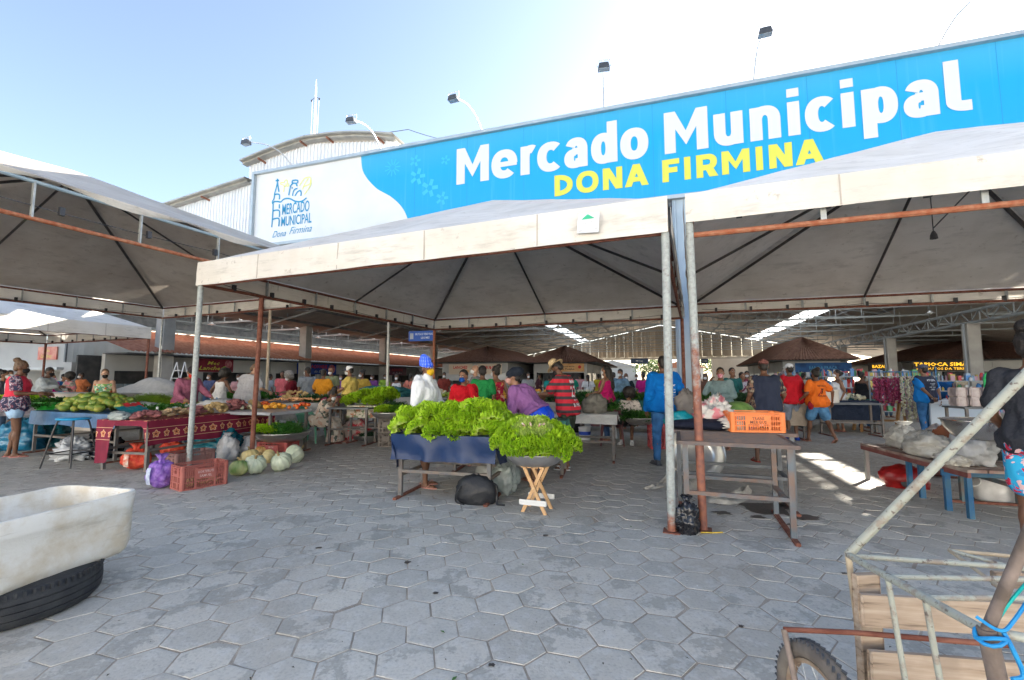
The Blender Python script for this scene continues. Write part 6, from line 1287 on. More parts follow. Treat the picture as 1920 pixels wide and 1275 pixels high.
# ================================================================== LETTUCE TABLE (centre)
P0 = gz(741, 812, .76); PR = gz(920, 818, .76); ua = atan2(PR.y-P0.y, PR.x-P0.x); LT = (PR-P0).length+.03
P0.x -= .0
tb = table('low metal table hidden under the navy plastic sheet of lettuces', (P0.x, P0.y), ua, LT, .72, .75)
M_navyp = mat('navy_plastic', (.008, .026, .085), (.010, .032, .10), sc=7, rough=.42, bump=.03, bsc=9, spec=.35)
table_cloth('navy blue plastic sheet hanging over the lettuce table', (P0.x, P0.y), ua, LT, .72, .75, (.30, .22, .40, .30), M_navyp, 2, over=.035, wav=.075)
ux, uy = cos(ua), sin(ua); vx, vy = -sin(ua), cos(ua)
def loc2(x, y, z): return Vector((P0.x+ux*x+vx*y, P0.y+uy*x+vy*y, z))
q = random.Random(5)
for layer, (nx, ny, z, ins) in enumerate(((7, 4, .78, 0.03), (6, 3, .885, .13), (5, 3, .95, .26))):
    for i in range(nx):
        for j in range(ny):
            x = .05+ins+(LT-.02-2*ins+.04)*(i/(nx-1)); y = .05+ins*.5+(.66-ins)*(j/(ny-1) if ny > 1 else .5)
            x += q.uniform(-.05, .05); y += q.uniform(-.04, .04); zz = z+(.05 if x > LT*.62 and layer == 2 else 0)+q.uniform(-.02, .02)-(.10 if (x < .2 and layer == 2) else 0)
            put_lettuce(loc2(x, y, zz), q.uniform(.82, 1.02), (q.uniform(-.3, .3)-(.5 if j == 0 else 0)*-1, (x/LT-.5)*1.1), 'curly green lettuce in the heap on the navy plastic sheet', 'curly lettuces heaped on the navy sheet')
# wrapped watermelon pieces behind
M_clearp = mat('cling_film', (.30, .42, .34), (.5, .58, .52), sc=9, rough=.15, spec=.8)
ob = sack('wrapped_melon', 'long cling-wrapped green melon behind the heaped lettuces', 'melon', loc2(.82, .86, .93), (.19, .09, .09), mat('melon_skin', (.10, .20, .09), (.30, .42, .3), sc=6, rough=.2), 4, rz=ua, amp=.06, crump=.05)
# ---- folding stool with basin of lettuce
M_wood = mat('pale_wood', (.50, .30, .14), (.60, .38, .20), sc=8, rough=.6); M_woodw = mat('white_painted_wood', (.66, .66, .64), rough=.6)
cs = at(1003, 868, 5.02)
t = thing('folding_stool', 'pale wooden folding stool with white crossbars under the lettuce basin', 'stool', (cs.x+.02, cs.y-.02, 0), radians(-20)); zt = .475
for sy in (-.12, .12):
    for sx in (-1, 1):
        mb = MB(); o_ = .012*sx; mb.bar((-.13*sx, sy+o_, 0), (.10*sx, sy+o_, zt), .022, .034); mb.build('leg', M_wood, t)
mb = MB(); mb.box((0, -.158, .12), (.30, .018, .055), bev=.006); mb.build('crossbar', M_woodw, t); mb = MB(); mb.box((0, .158, .12), (.30, .018, .055), bev=.006); mb.build('crossbar', M_woodw, t)
mb = MB(); 
for x in (-.10, -.035, .035, .10): mb.box((x, 0, zt+.008), (.05, .34, .016))
mb.build('seat', M_wood, t)
basin('wide grey basin of lettuce balanced on the folding stool', (cs.x, cs.y, .495), .335, .13, m=mat('dull_alum', (.32, .32, .33), (.4, .4, .41), sc=7, rough=.4, metal=.7))
q = random.Random(8)
LB = 'curly green lettuce around the rim of the basin on the folding stool'; GB = 'curly lettuces in the basin'
for k in range(14): a = k*2*pi/14; put_lettuce(Vector((cs.x+cos(a)*.34, cs.y+sin(a)*.29, .69+.03*sin(a)+q.uniform(-.02, .03))), .86, (-sin(a)*.4, cos(a)*.4), LB, GB)
for k in range(11): a = k*2*pi/11+.3; put_lettuce(Vector((cs.x+cos(a)*.24, cs.y+sin(a)*.20, .765+.07*sin(a)+q.uniform(-.01, .02))), .92, (-sin(a)*.35, cos(a)*.35), LB, GB)
M_core = leafmat('lettuce_core', (.85, .88, .55), (.76, .86, .34), (.62, .80, .16), .5)
for k in range(6): a = k*2*pi/6; put_lettuce(Vector((cs.x-.03+cos(a)*.10, cs.y-.08+sin(a)*.10, .83+.04*sin(a))), .72, (-sin(a)*.2, cos(a)*.2), 'pale-hearted lettuce turned stalk up in the middle of the basin', 'pale lettuces in the middle of the basin', m=M_core)
mb = MB()
for k in range(7):
    a = k*.9; c = Vector((cs.x-.03+cos(a)*.09, cs.y-.17+sin(a)*.05, .905)); mb.tube([c, c+Vector((cos(a)*.02, -.02, .025)), c+Vector((cos(a)*.035, -.03, .035))], [.010, .012, .010], 6)
tag(mb.build('lettuce_stalks', mat('cut_stalk', (.62, .60, .48), (.42, .22, .16), sc=30, rough=.5), smooth=True), 'cut pale lettuce stalks lying in the middle of the basin', 'lettuce')
# ---- bags under the table
M_blkbag = mat('black_nylon', (.012, .013, .016), (.02, .022, .026), sc=5, rough=.5, bump=.02)
bp_ = gz(893, 943); t = thing('black_bag', 'black nylon shoulder bag lying under the lettuce table', 'bag', bp_, radians(-14)); mb = blob((.25, .14, .20), 3, .12, crump=.2); mb.build('bag_body', M_blkbag, t, smooth=180)
mb = MB(); mb.tube(spline([(-.15, -.09, .2), (-.20, -.12, .1), (-.2, -.1, .02), (-.1, -.13, .01)], 5), .010, 6); mb.tube(spline([(.15, -.02, .24), (.24, 0, .2), (.25, -.03, .05), (.27, -.05, .012), (.35, -.06, .012)], 5), .013, 6); mb.build('strap', M_blkbag, t, smooth=True)
M_clear2 = plastic('milky_plastic', (.42, .50, .50), (.55, .60, .58), .45, .25)
pc = gz(952, 930); sack('clear_bag', 'milky plastic bag standing behind the folding stool', 'bag', (pc.x-.03, pc.y+.15, 0), (.16, .15, .24), M_clear2, 6, amp=.3, crump=.35)
sack('white_box_bag', 'pale plastic bag of cabbage leaves behind the black bag', 'bag', (pc.x-.18, pc.y+.45, 0), (.22, .15, .22), plastic('pale_plastic', (.6, .62, .6), None, .3), 9, crump=.1)
# stall behind with the red sweater (greens, teal tray)
tp = table('long stall table of greens behind the heaped lettuces', (at(845, 760, 7.0).x, 7.0), radians(-12), 1.75, .55, .80)
table_cloth('teal oilcloth on the greens stall behind the lettuces', (at(845, 760, 7.0).x, 7.0), radians(-12), 1.75, .55, .8, (.18, 0, .1, .15), mat('teal_cloth', (.02, .14, .12), (.03, .2, .16), sc=4, rough=.5), 7)
for k in range(4): p = (at(860, 745, 7.3).x+k*.17, 7.28-k*.03, .82); veg('cabbage_bunch' if k % 2 else 'kale_bunch', HERB[k % 3], M_kale if k % 2 else M_herb, p, 1.0, 'dark green leafy bunch on the teal oilcloth stall', 'greens', 'leafy bunches on the teal oilcloth')
# ================================================================== LEFT: tablecloth stall
M_wine = mat('wine_cloth', (.17, .008, .03), rough=.8)
def mk_wine():
    m = M_wine; N, L, b = nodes(m); tc = N.new('ShaderNodeTexCoord'); sp = N.new('ShaderNodeSeparateXYZ'); L.new(tc.outputs['Object'], sp.inputs[0])
    u = mathn(N, L, 'ADD', sp.outputs[0], sp.outputs[1])
    # one row of flowers about 18 cm apart in the border, petals by angle
    cu = mathn(N, L, 'SUBTRACT', mathn(N, L, 'FRACT', mathn(N, L, 'DIVIDE', u, .17)), .5); cz = mathn(N, L, 'DIVIDE', mathn(N, L, 'SUBTRACT', sp.outputs[2], .575), .17)
    rr = mathn(N, L, 'SQRT', mathn(N, L, 'ADD', mathn(N, L, 'MULTIPLY', cu, cu), mathn(N, L, 'MULTIPLY', cz, cz))); an = mathn(N, L, 'ARCTAN2', cz, cu)
    rad = mathn(N, L, 'ADD', .30, mathn(N, L, 'MULTIPLY', mathn(N, L, 'SINE', mathn(N, L, 'MULTIPLY', an, 5)), .06))
    fl_ = mathn(N, L, 'LESS_THAN', rr, rad); ed = mathn(N, L, 'MULTIPLY', mathn(N, L, 'LESS_THAN', rr, rad), mathn(N, L, 'GREATER_THAN', rr, mathn(N, L, 'SUBTRACT', rad, .07))); core = mathn(N, L, 'LESS_THAN', rr, .09)
    l1 = mathn(N, L, 'LESS_THAN', mathn(N, L, 'ABSOLUTE', mathn(N, L, 'SUBTRACT', sp.outputs[2], .665)), .004); l2 = mathn(N, L, 'LESS_THAN', mathn(N, L, 'ABSOLUTE', mathn(N, L, 'SUBTRACT', sp.outputs[2], .485)), .004)
    base = mixc(N, L, ramp(N, L, noisev(N, L, 5, 3), [(.3, 0.), (.7, 1.)]), (.15, .006, .028), (.21, .012, .04))
    top = mathn(N, L, 'GREATER_THAN', sp.outputs[2], .775); tf = ramp(N, L, noisev(N, L, 11, 2), [(.5, 0.), (.53, 1.), (.6, 1.), (.63, 0.)])
    base = mixc(N, L, mathn(N, L, 'MULTIPLY', top, tf), base, (.60, .26, .14))
    c = mixc(N, L, fl_, base, (.50, .17, .07)); c = mixc(N, L, ed, c, (.66, .42, .24)); c = mixc(N, L, core, c, (.12, .02, .02)); c = mixc(N, L, mathn(N, L, 'MAXIMUM', l1, l2), c, (.60, .38, .22)); L.new(c, b.inputs['Base Color'])
mk_wine()
N1 = gz(278, 789, .78); F1 = gz(512, 768, .78); a1 = atan2(F1.y-N1.y, F1.x-N1.x); L1_ = (F1-N1).length; D1 = .92
table('metal trestle table under the wine-red flowered tablecloth', (N1.x, N1.y), a1, L1_, D1, .78, style='X')
table_cloth('wine-red tablecloth with a border of orange flowers', (N1.x, N1.y), a1, L1_, D1, .78, (.38, 0, .66, .30), M_wine, 3, over=.02, wav=.035, lfn=lambda u: 1.0 if u < .30 else max(.13, 1-(u-.30)*14) if u < .9 else .13+(u-.9)*4)
def w1(x, y, z=.79): return Vector((N1.x+cos(a1)*x-sin(a1)*y, N1.y+sin(a1)*x+cos(a1)*y, z))
def hp_(kind, x, y, rx, ry, h, n, lb, gp, seed=0, sc=1.0, z=.785): heap(kind, w1(x, y), rx, ry, h, n, z, lb, gp, a1, seed, sc)
hp_('sweet', .22, .28, .2, .16, .06, 22, 'dark sweet potato in the heap at the near corner of the wine-red cloth', 'sweet potatoes at the near corner', 1)
hp_('ginger', .62, .22, .24, .14, .09, 30, 'pale knobbly yam heaped at the edge of the wine-red cloth', 'yams on the wine-red cloth', 2)
hp_('sweet', 1.0, .25, .16, .15, .08, 16, 'dark sweet potato in the second heap on the wine-red cloth', 'sweet potatoes, second heap', 3)
hp_('potato', 1.45, .25, .26, .17, .15, 44, 'yellow potato in the large heap on the wine-red cloth', 'potatoes on the wine-red cloth', 4)
hp_('sweet', 1.9, .25, .2, .16, .16, 24, 'purple sweet potato in the tall heap on the wine-red cloth', 'sweet potatoes, third heap', 5, 1.1)
hp_('potato', 2.3, .22, .2, .15, .15, 30, 'yellow potato in the far heap on the wine-red cloth', 'potatoes, far heap', 6)
hp_('tomato', 2.62, .22, .15, .18, .12, 34, 'red tomato heaped at the far end of the wine-red cloth', 'tomatoes on the wine-red cloth', 7)
for k in range(12): p = w1(.75+.1*(k % 6), .75+.14*(k//6), .80); veg('coriander_bunch', HERB[k % 3], M_herb, p, .95, 'bright green coriander bunch on the wine-red cloth', 'greens', 'coriander on the wine-red cloth')
# bowls, bottle, bags on that table
M_whp = mat('white_plastic', (.66, .67, .68), rough=.35); M_bluep = mat('blue_label', (.02, .07, .45), rough=.4)
c = w1(1.35, .72); t = thing('white_tub', 'white plastic tub with a blue band on the wine-red cloth', 'tub', (c.x, c.y, .785)); mb = MB(); mb.lathe([(.001, 0), (.14, 0), (.16, .15), (.17, .155), (.165, .16), (.15, .15), (.13, .01), (.001, .01)], 24); mb.build('tub_body', M_whp, t, smooth=True); mb = MB(); mb.lathe([(.151, .04), (.157, .09)], 24); mb.build('band', M_bluep, t, smooth=True)
c = w1(.55, .5); t = thing('squeeze_bottle', 'small clear bottle with white cap among the yams', 'bottle', (c.x, c.y, .785)); mb = MB(); mb.lathe([(.001, 0), (.03, 0), (.032, .09), (.02, .12), (.012, .13)], 14); mb.build('bottle_body', mat('clear_bottle', (.5, .55, .56), rough=.1), t, smooth=True); mb = MB(); mb.lathe([(.016, .13), (.016, .16), (.006, .17), (.001, .17)], 10); mb.build('cap', M_whp, t)
c = w1(.3, .62); t = thing('blue_bag_sheet', 'teal plastic carrier bag laid flat beside the papayas', 'bag', (c.x, c.y, .80), a1); mb = MB(); mb.grid(lambda u, v: (-.22+.44*u, -.16+.32*v, .03+.14*v+.02*noise.noise(Vector((u*5, v*5, 1)))), 14, 10); mb.build('bag_body', plastic('teal_plastic', (.0, .18, .22), (.0, .25, .3), .1), t, smooth=180)
c = w1(.55, .95); t = thing('red_bag_sheet', 'bright red plastic bag behind the teal one', 'bag', (c.x, c.y, .86), a1); mb = MB(); mb.grid(lambda u, v: (-.15+.3*u, -.1+.2*v, .02+.13*v+.02*noise.noise(Vector((u*5, v*5, 1)))), 12, 8); mb.build('bag_body', plastic('red_plastic', (.62, .03, .04), None, .1), t, smooth=180)
for (x, y, r_, m_, lb, sd) in ((.95, .62, (.12, .09, .09), M_clear2, 'clear plastic bag of greens beside the white tub', 2), (.0, .55, (.14, .1, .08), M_clear2, 'crumpled clear plastic bag in front of the teal bag', 5), (2.0, .72, (.36, .22, .15), plastic('white_carrier', (.66, .67, .68), None, .3), 'large white plastic bag behind the potatoes', 7), (1.28, .46, (.13, .10, .09), mat('red_white_pack', (.6, .05, .06), (.7, .68, .66), sc=7, rough=.3), 'red and white food packet in front of the white tub', 9)):
    c = w1(x, y); sack('produce_bag', lb, 'bag', (c.x, c.y, .785), r_, m_, sd, crump=.3)
# ---- blue cloth table to its left with papayas
Q0 = gz(60, 770, .80); Q1 = gz(212, 778, .80); a2 = atan2(Q1.y-Q0.y, Q1.x-Q0.x); L2_ = (Q1-Q0).length+.1
def w2(x, y, z=.80): return Vector((Q0.x+cos(a2)*x-sin(a2)*y, Q0.y+sin(a2)*x+cos(a2)*y, z))
table('steel table under the blue plastic cloth of papayas', (Q0.x, Q0.y), a2, L2_, 1.9, .80)
table_cloth('blue plastic cloth sagging in front of the papayas', (Q0.x, Q0.y), a2, L2_, 1.9, .80, (.24, 0, .2, .1), plastic('blue_sheet', (.03, .10, .24), (.05, .15, .32), .1, .4), 5)
heap('papaya', w2(1.2, .50), .78, .46, .24, 130, .81, 'green papaya in the big heap on the blue cloth', 'papayas heaped on the blue cloth', a2, 1)
heap('mango', w2(L2_+.45, .75), .22, .16, .06, 14, .80, 'green mango spilling over between the blue and wine-red cloths', 'mangoes between the two stalls', a2, 2)
ztp = .80
def mound(name, label, c, r, m, seed, cat, n=900, leaf=.02):
    """uncountable heap of pods or herbs"""
    q = random.Random(seed); mb = MB(); mb.ell((0, 0, 0), (r[0]*.94, r[1]*.94, r[2]*.94), 24, 12); mb.v = [(x, y, max(z, 0)) for x, y, z in mb.v]; tip = [.6]*len(mb.v)
    for k in range(n):
        a = q.uniform(0, 6.283); e = math.asin(q.random()); p = Vector((cos(a)*cos(e)*r[0], sin(a)*cos(e)*r[1], sin(e)*r[2])); d = Vector((q.gauss(0, 1), q.gauss(0, 1), q.gauss(.0, .5))).normalized(); x, y = basis(d)
        p *= q.uniform(.93, 1.07); mb.add([p-d*leaf*1.6, p+x*leaf*.35, p+d*leaf*1.6, p-x*leaf*.35], [(0, 1, 2, 3)]); tip += [q.random()]*4
    o = mb.build(name, m, None, fix=False); o.location = c; a_ = o.data.attributes.new('tip', 'FLOAT', 'POINT'); a_.data.foreach_set('value', tip); return tag(o, label, cat, kind='stuff')
c = w2(.95, 1.55, .80); mound('bean_heap', 'large yellow-green heap of shelled beans', c, (.62, .45, .30), M_bean, 3, 'beans', 2600, .014)
c = w2(.15, 1.3, .80); mound('herb_heap', 'dark green heap of herbs in front of the person in grey-white', c, (.55, .4, .15), M_herb, 4, 'herbs', 1600, .02)
mound('herb_heap', 'yellow-green heap of beans behind the papayas, right of the big one', w2(2.3, 1.8, .80), (.4, .3, .14), M_bean, 6, 'beans', 900, .014)
cb = at(88, 757, 9.05); t = thing('green_basin', 'bright green plastic basin of herbs on the blue cloth', 'basin', (cb.x, cb.y+.15, .805)); mb = MB(); mb.lathe([(.001, 0), (.24, 0), (.30, .13), (.325, .135), (.325, .15), (.29, .14), (.23, .01), (.001, .01)], 32); mb.build('bowl', mat('green_plastic', (.03, .35, .04), rough=.35), t, smooth=50)
for k in range(8): veg('herb_bunch', HERB[k % 3], M_herb, (cb.x+R.uniform(-.2, .2), cb.y+.15+R.uniform(-.2, .2), .86), 1.0, 'herb bunch in the bright green basin', 'greens', 'herbs in the green basin')
for (x, y, kind, n, lb, g_) in ((2.35, 1.25, 'orange', 26, 'orange pepper in the row behind the papayas', 'orange peppers'), (2.75, 1.1, 'garlic', 30, 'pale onion in the bag between the stalls', 'pale onions'), (3.1, 1.75, 'tomato', 24, 'red pepper in the row left of the coriander', 'red peppers'), (3.6, 1.7, 'garlic', 22, 'pale onion behind the red plastic bag', 'pale onions behind the red bag'), (4.1, 2.0, 'orange', 20, 'orange pepper in front of the mauve sweater', 'orange peppers by the mauve sweater'), (4.5, 2.3, 'tomato', 16, 'red pepper at the far end before the mauve sweater', 'red peppers, far end')):
    heap(kind, w2(x, y), .26, .2, .07, n, .82, lb, g_, a2, 3, cat='pepper' if 'pepper' in lb else None)
table('narrow steel table carrying the peppers behind the papayas', (w2(2.0, .95).x, w2(2.0, .95).y), a2+.12, 2.9, 1.0, .81)
table_cloth('grey plastic sheet under the peppers', (w2(2.0, .95).x, w2(2.0, .95).y), a2+.12, 2.9, 1.0, .81, (.05, 0, .05, .05), mat('grey_sheet', (.3, .31, .33), (.4, .41, .42), sc=4, rough=.3), 9)
for (x, y, r_, lb, sd) in ((.25, .42, (.2, .14, .1), 'clear bag of orange fruit left of the papayas', 2), (1.75, 1.0, (.2, .16, .10), 'rumpled clear bag behind the papayas', 4), (2.1, .62, (.14, .12, .10), 'clear plastic bag with a white tub right of the papayas', 6)):
    c = w2(x, y); sack('produce_bag', lb, 'bag', (c.x, c.y, .80), r_, M_clear2, sd, crump=.3)
# pale counter and covered goods behind
c = at(120, 735, 13.2); mb = MB(); t = thing('pale_counter', 'pale beige counter behind the herb heap', 'counter', (c.x, c.y, 0), radians(-16)); mb.box((.9, 0, .5), (3.4, .5, 1.0)); mb.build('counter_body', mat('beige_panel', (.48, .42, .36), (.55, .5, .44), sc=2, rough=.7), t); mb = MB(); mb.box((.9, 0, 1.015), (3.5, .6, .03)); mb.build('counter_top', M_wallw, t)
c = at(285, 735, 14.3); sack('covered_goods', 'goods covered with a big grey-white plastic sheet behind the peppers', 'cover', (c.x, c.y, 0), (1.5, .7, .85), plastic('greywhite_sheet', (.42, .43, .43), (.5, .5, .5), .2, .5), 11, amp=.15, crump=.08)
# ladder in the passage, teal board
c = at(168, 720, 17); t = thing('leaning_ladder', 'white metal ladder frame standing by the snack kiosk', 'ladder', (at(310, 720, 16.5).x, 16.5, 0), radians(-20)); mb = MB()
for sx in (-.35, .35): mb.tube([(sx, 0, 0), (sx*.6, .5, 2.05)], .02, 6); mb.tube([(sx, 1.0, 0), (sx*.6, .5, 2.05)], .02, 6)
mb.build('frame', M_arm, t); mb = MB()
for i in range(1, 7): mb.bar((-.33+.03*i, i*.07, i*.29), (.33-.03*i, i*.07, i*.29), .05, .02)
mb.build('rung', M_arm, t)
# ---- blue stool
sp0 = gz(140, 880); t = thing('bar_stool', 'tall stool with a sky-blue round seat and thin black legs', 'stool', (sp0.x-.32, sp0.y+.25, 0)); zs = .745
mb = MB(); mb.lathe([(.001, zs), (.20, zs), (.215, zs+.008), (.22, zs+.022), (.21, zs+.034), (.12, zs+.04), (.001, zs+.04)], 32); mb.build('seat', mat('skyblue_seat', (.0, .26, .55), (.02, .32, .6), sc=8, rough=.35), t, smooth=60)
M_tube = mat('black_tube', (.02, .02, .024), rough=.35)
for k in range(4): a = pi/4+k*pi/2; mb = MB(); mb.tube(spline([(cos(a)*.14, sin(a)*.14, zs-.006), (cos(a)*.19, sin(a)*.19, zs-.04), (cos(a)*.28, sin(a)*.28, .3), (cos(a)*.34, sin(a)*.34, 0)], 4), .013, 8); mb.build('leg', M_tube, t, smooth=True)
mb = MB(); mb.tube([(cos(pi/4+k*pi/2)*.295, sin(pi/4+k*pi/2)*.295, .22) for k in range(5)], .010, 6); mb.build('foot_ring', M_tube, t)
# ---- bags below the stalls
def gsack(px, py, r, m, lb, sd, **k):
    c = gz(px, py); return sack(k.pop('name', 'plastic_bag'), lb, 'bag', (c.x, c.y+r[1]*.8, 0), r, m, sd, **k)
gsack(118, 866, (.28, .2, .22), plastic('silver_sheet', (.40, .42, .44), (.5, .52, .54), .1, .25), 'silver-grey plastic bag behind the blue stool', 1, crump=.5)
gsack(175, 862, (.30, .22, .24), plastic('bin_black', (.012, .012, .015), (.02, .02, .025), .0, .22), 'shiny black bin bag behind the blue stool', 2, crump=.5)
gsack(180, 830, (.2, .18, .34), plastic('bin_black', (.012, .012, .015)), 'black bag with pink specks standing under the blue cloth', 12, crump=.4)
M_tealb = plastic('teal_bag', (.01, .12, .17), (.02, .2, .26), .15, .25)
gsack(388, 862, (.46, .35, .30), M_tealb, 'big teal plastic sack under the wine-red cloth', 3, crump=.4); gsack(60, 840, (.42, .3, .34), M_tealb, 'big teal plastic sack under the blue cloth at the left', 13, crump=.35)
gsack(14, 846, (.40, .3, .36), plastic('blue_bag', (.01, .13, .26), (.02, .2, .34), .1), 'turquoise blue sack at the far left edge', 14, crump=.3)
gsack(418, 866, (.17, .13, .26), plastic('white_carrier', (.6, .6, .6)), 'white carrier bag leaning on the crate beside the squashes', 4, neck=.8, crump=.3); gsack(460, 860, (.16, .12, .2), plastic('white_carrier', (.6, .6, .6)), 'white carrier bag with blue print left of the brick-red crate', 15, neck=.8, crump=.3)
def netbag(px, py, r, m, lb, n, rr, seed, labelm=None, rz=0):
    c = gz(px, py); t = thing('net_bag', lb, 'bag', (c.x, c.y+r[1], 0), rz); q = random.Random(seed); mb = MB(); mb.ell((0, 0, r[2]*.8), (r[0]*.85, r[1]*.85, r[2]*.78), 16, 10)
    for k in range(n):
        a = q.uniform(0, 6.283); e = math.asin(q.uniform(-.7, .92)); mb.ell((cos(a)*cos(e)*r[0]*.8, sin(a)*cos(e)*r[1]*.8, r[2]*.85+sin(e)*r[2]*.72), rr*q.uniform(.85, 1.15), 8, 6)
    me = remesh(mb, .016, 3, .003, 40, seed); obj_from('bag_body', me, m, t)
    mb = MB(); h = r[2]*1.62; mb.lathe([(r[0]*.42, h*.86), (r[0]*.2, h), (r[0]*.16, h+.03), (r[0]*.40, h+.10), (r[0]*.3, h+.085)], 16, fn=lambda t_, r_, z: 1+.3*sin(t_*4+seed)); mb.build('bag_neck', m, t, smooth=180)
    if labelm:
        mb = MB(); mb.grid(lambda u, v: (lambda x, z: (x, -r[1]*.97*sqrt(max(.05, 1-(x/r[0])**2-((z/r[2]-.85)/1.0)**2))-.022, z))(r[0]*(-.45+.35*u), r[2]*(.35+1.0*v)), 3, 6); mb.build('bag_tag', labelm, t)
    return t
M_netp = mat('purple_net', (.20, .07, .42), (.34, .20, .55), sc=30, rough=.5, bump=.05, bsc=150); M_netr = mat('red_net', (.62, .03, .02), (.72, .12, .05), sc=25, rough=.5, bump=.05, bsc=150)
netbag(283, 921, (.175, .15, .21), M_netp, 'purple net bag of onions beside the terracotta crate', 60, .04, 1, mat('net_tag', (.55, .6, .72), (.3, .35, .5), sc=30))
netbag(236, 884, (.21, .17, .19), M_netr, 'red net bag of potatoes in front of the wine-red cloth', 60, .045, 2, mat('net_tag_red', (.65, .6, .5), (.6, .1, .05), sc=20), rz=.3)
netbag(312, 856, (.24, .15, .14), M_netr, 'second red net bag lying behind the purple one', 40, .045, 3)
# ---- crates on the left
cn = gz(338, 923); cr_ = gz(429, 907); aa = atan2(cr_.y-cn.y, cr_.x-cn.x)
crate('terracotta plastic crate on the paving beside the pale squashes', (cn.x, cn.y), aa, .55, .34, .31, M_crt, lines=[('HORTIFRUTI', .64, .33, .11), ('SAMUEL', .48, .26, .10)], lm=mat('pale_pink_ink', (.62, .45, .42), rough=.5))
heap('potato', (cn.x+cos(aa)*.28-sin(aa)*.17, cn.y+sin(aa)*.28+cos(aa)*.17), .2, .1, .04, 26, .02, 'yellow potato at the bottom of the terracotta crate', 'potatoes in the terracotta crate', aa, 4)
c2 = gz(292, 905); crate('dusty brown crate behind the purple net bag', (c2.x+.02, c2.y+.32), aa+.1, .55, .34, .33, M_crb)
c3 = at(479, 862, 8.15); crate('brick-red crate under the basin of mixed greens', (c3.x, c3.y), radians(-10), .60, .36, .30, M_crr, lines=[('FRUTAS', .66, .16, .1)], lm=MATS['pale_pink_ink'] if 'pale_pink_ink' in MATS else M_lw)
bc = (c3.x+.38, c3.y+.16); basin('wide metal basin of mixed greens on the brick-red crate', (bc[0], bc[1], .31), .46, .15)
for k in range(7): a = k*.9; put_lettuce(Vector((bc[0]-.24+cos(a)*.13, bc[1]-.05+sin(a)*.13, .48)), .75, (0, 0), 'curly lettuce at the left of the mixed greens basin', 'lettuces in the mixed basin')
for k in range(9): veg('spring_onion_bunch', ONI[k % 2], M_herb, (bc[0]+.0+R.uniform(0, .25), bc[1]+R.uniform(-.15, .15), .45), .85, 'spring onion bunch lying in the mixed greens basin', 'greens', 'spring onions in the mixed basin', rot=(R.uniform(-.3, .3), .9+R.uniform(-.2, .2), R.uniform(-.4, .4)))
for k in range(6): veg('coriander_bunch', HERB[k % 3], M_herb, (bc[0]-.02+R.uniform(-.1, .2), bc[1]+R.uniform(-.15, .15), .44), 1.0, 'coriander bunch in the mixed greens basin', 'greens', 'coriander in the mixed basin')
# ---- squashes
M_sq1 = mat('squash_pale', (.56, .60, .46), (.42, .48, .34), sc=7, rough=.5, det=6); M_sq2 = mat('squash_green', (.18, .30, .08), (.45, .45, .2), sc=6, rough=.5); M_sq3 = mat('squash_yellow', (.58, .50, .26), (.66, .52, .22), sc=6, rough=.5); M_sq4 = mat('squash_orange', (.62, .32, .08), (.6, .4, .16), sc=6, rough=.5)
M_stem = mat('dry_stem', (.30, .22, .10), rough=.9)
for k, (px, py, r, m_, lb, tl, Yb) in enumerate([(467, 893, .165, M_sq1, 'pale green ribbed squash in front, left of the two whitish ones', (.5, .3), 0), (517, 887, .165, M_sq1, 'pale green ribbed squash in front, right one', (.2, -.5), 0), (537, 873, .17, M_sq1, 'pale ribbed squash tilted up behind the right front one', (.9, .4), .12), (437, 897, .14, M_sq2, 'small green squash touching the terracotta crate', (.3, .2), 0), (452, 876, .15, M_sq3, 'yellowish squash behind the small green one', (.2, .1), .1), (492, 872, .13, M_sq3, 'cream squash half hidden between the front two', (1.2, 0), .05), (468, 868, .14, M_sq4, 'orange squash with a long dry stem at the back', (.1, .1), .25)]):
    c = gz(px, py); t = thing('squash', lb, 'squash', (c.x, c.y+r*.9+Yb, r*.86)); t.rotation_euler = (tl[0], tl[1], k); me = fruit('squash_body', (r, r, r*.9), m_, .05, 2, 40, 20, k, rib=11, ribd=.16); obj_from('squash_body', me, [], t)
    mb = MB(); mb.tube([(0, 0, r*.72), (0, .01, r*.95), (.02, .03, r*(1.35 if k == 6 else 1.08))], [.02, .013, .012], 7); mb.build('stem', M_stem, t, smooth=True)
# ---- mid-left stalls
def stall(lb, px, py, Y, ang, L, D, z, cm=None, drop=.3, seed=1):
    c = at(px, py, Y); table(lb+' (its table)' if False else lb, (c.x, Y), ang, L, D, z)
    if cm is not None: table_cloth('cover over the '+lb, (c.x, Y), ang, L, D, z, (drop, 0, drop*.7, drop*.7), cm, seed)
    return lambda x, y, zz=0: Vector((c.x+cos(ang)*x-sin(ang)*y, Y+sin(ang)*x+cos(ang)*y, z+zz))
f = stall('carrot and onion table right of the rusty pole', 503, 755, 11.0, radians(-6), 1.7, .9, .84, plastic('dark_grey_sheet', (.13, .14, .155), (.2, .21, .22), .05, .3), .42, 2)
heap('carrot', f(.6, .2), .6, .16, .05, 46, .85, 'pale carrot in the row on the grey-sheeted table', 'carrots on the grey-sheeted table', 0, 1); heap('potato', f(.35, .6), .4, .2, .22, 60, .86, 'yellow potato piled high behind the carrots', 'potatoes behind the carrots', 0, 2); heap('garlic', f(.85, .7), .35, .2, .12, 40, .86, 'pale onion piled behind the carrots', 'onions behind the carrots', 0, 3); heap('redonion', f(1.5, .3), .3, .25, .10, 50, .86, 'red onion at the right end of the grey-sheeted table', 'red onions on the grey-sheeted table', 0, 4)
for k in range(8): veg('coriander_bunch', HERB[k % 3], M_kale, f(.7+.12*k, .45, .02), 1.0, 'dark kale bunch behind the carrots', 'greens', 'kale behind the carrots')
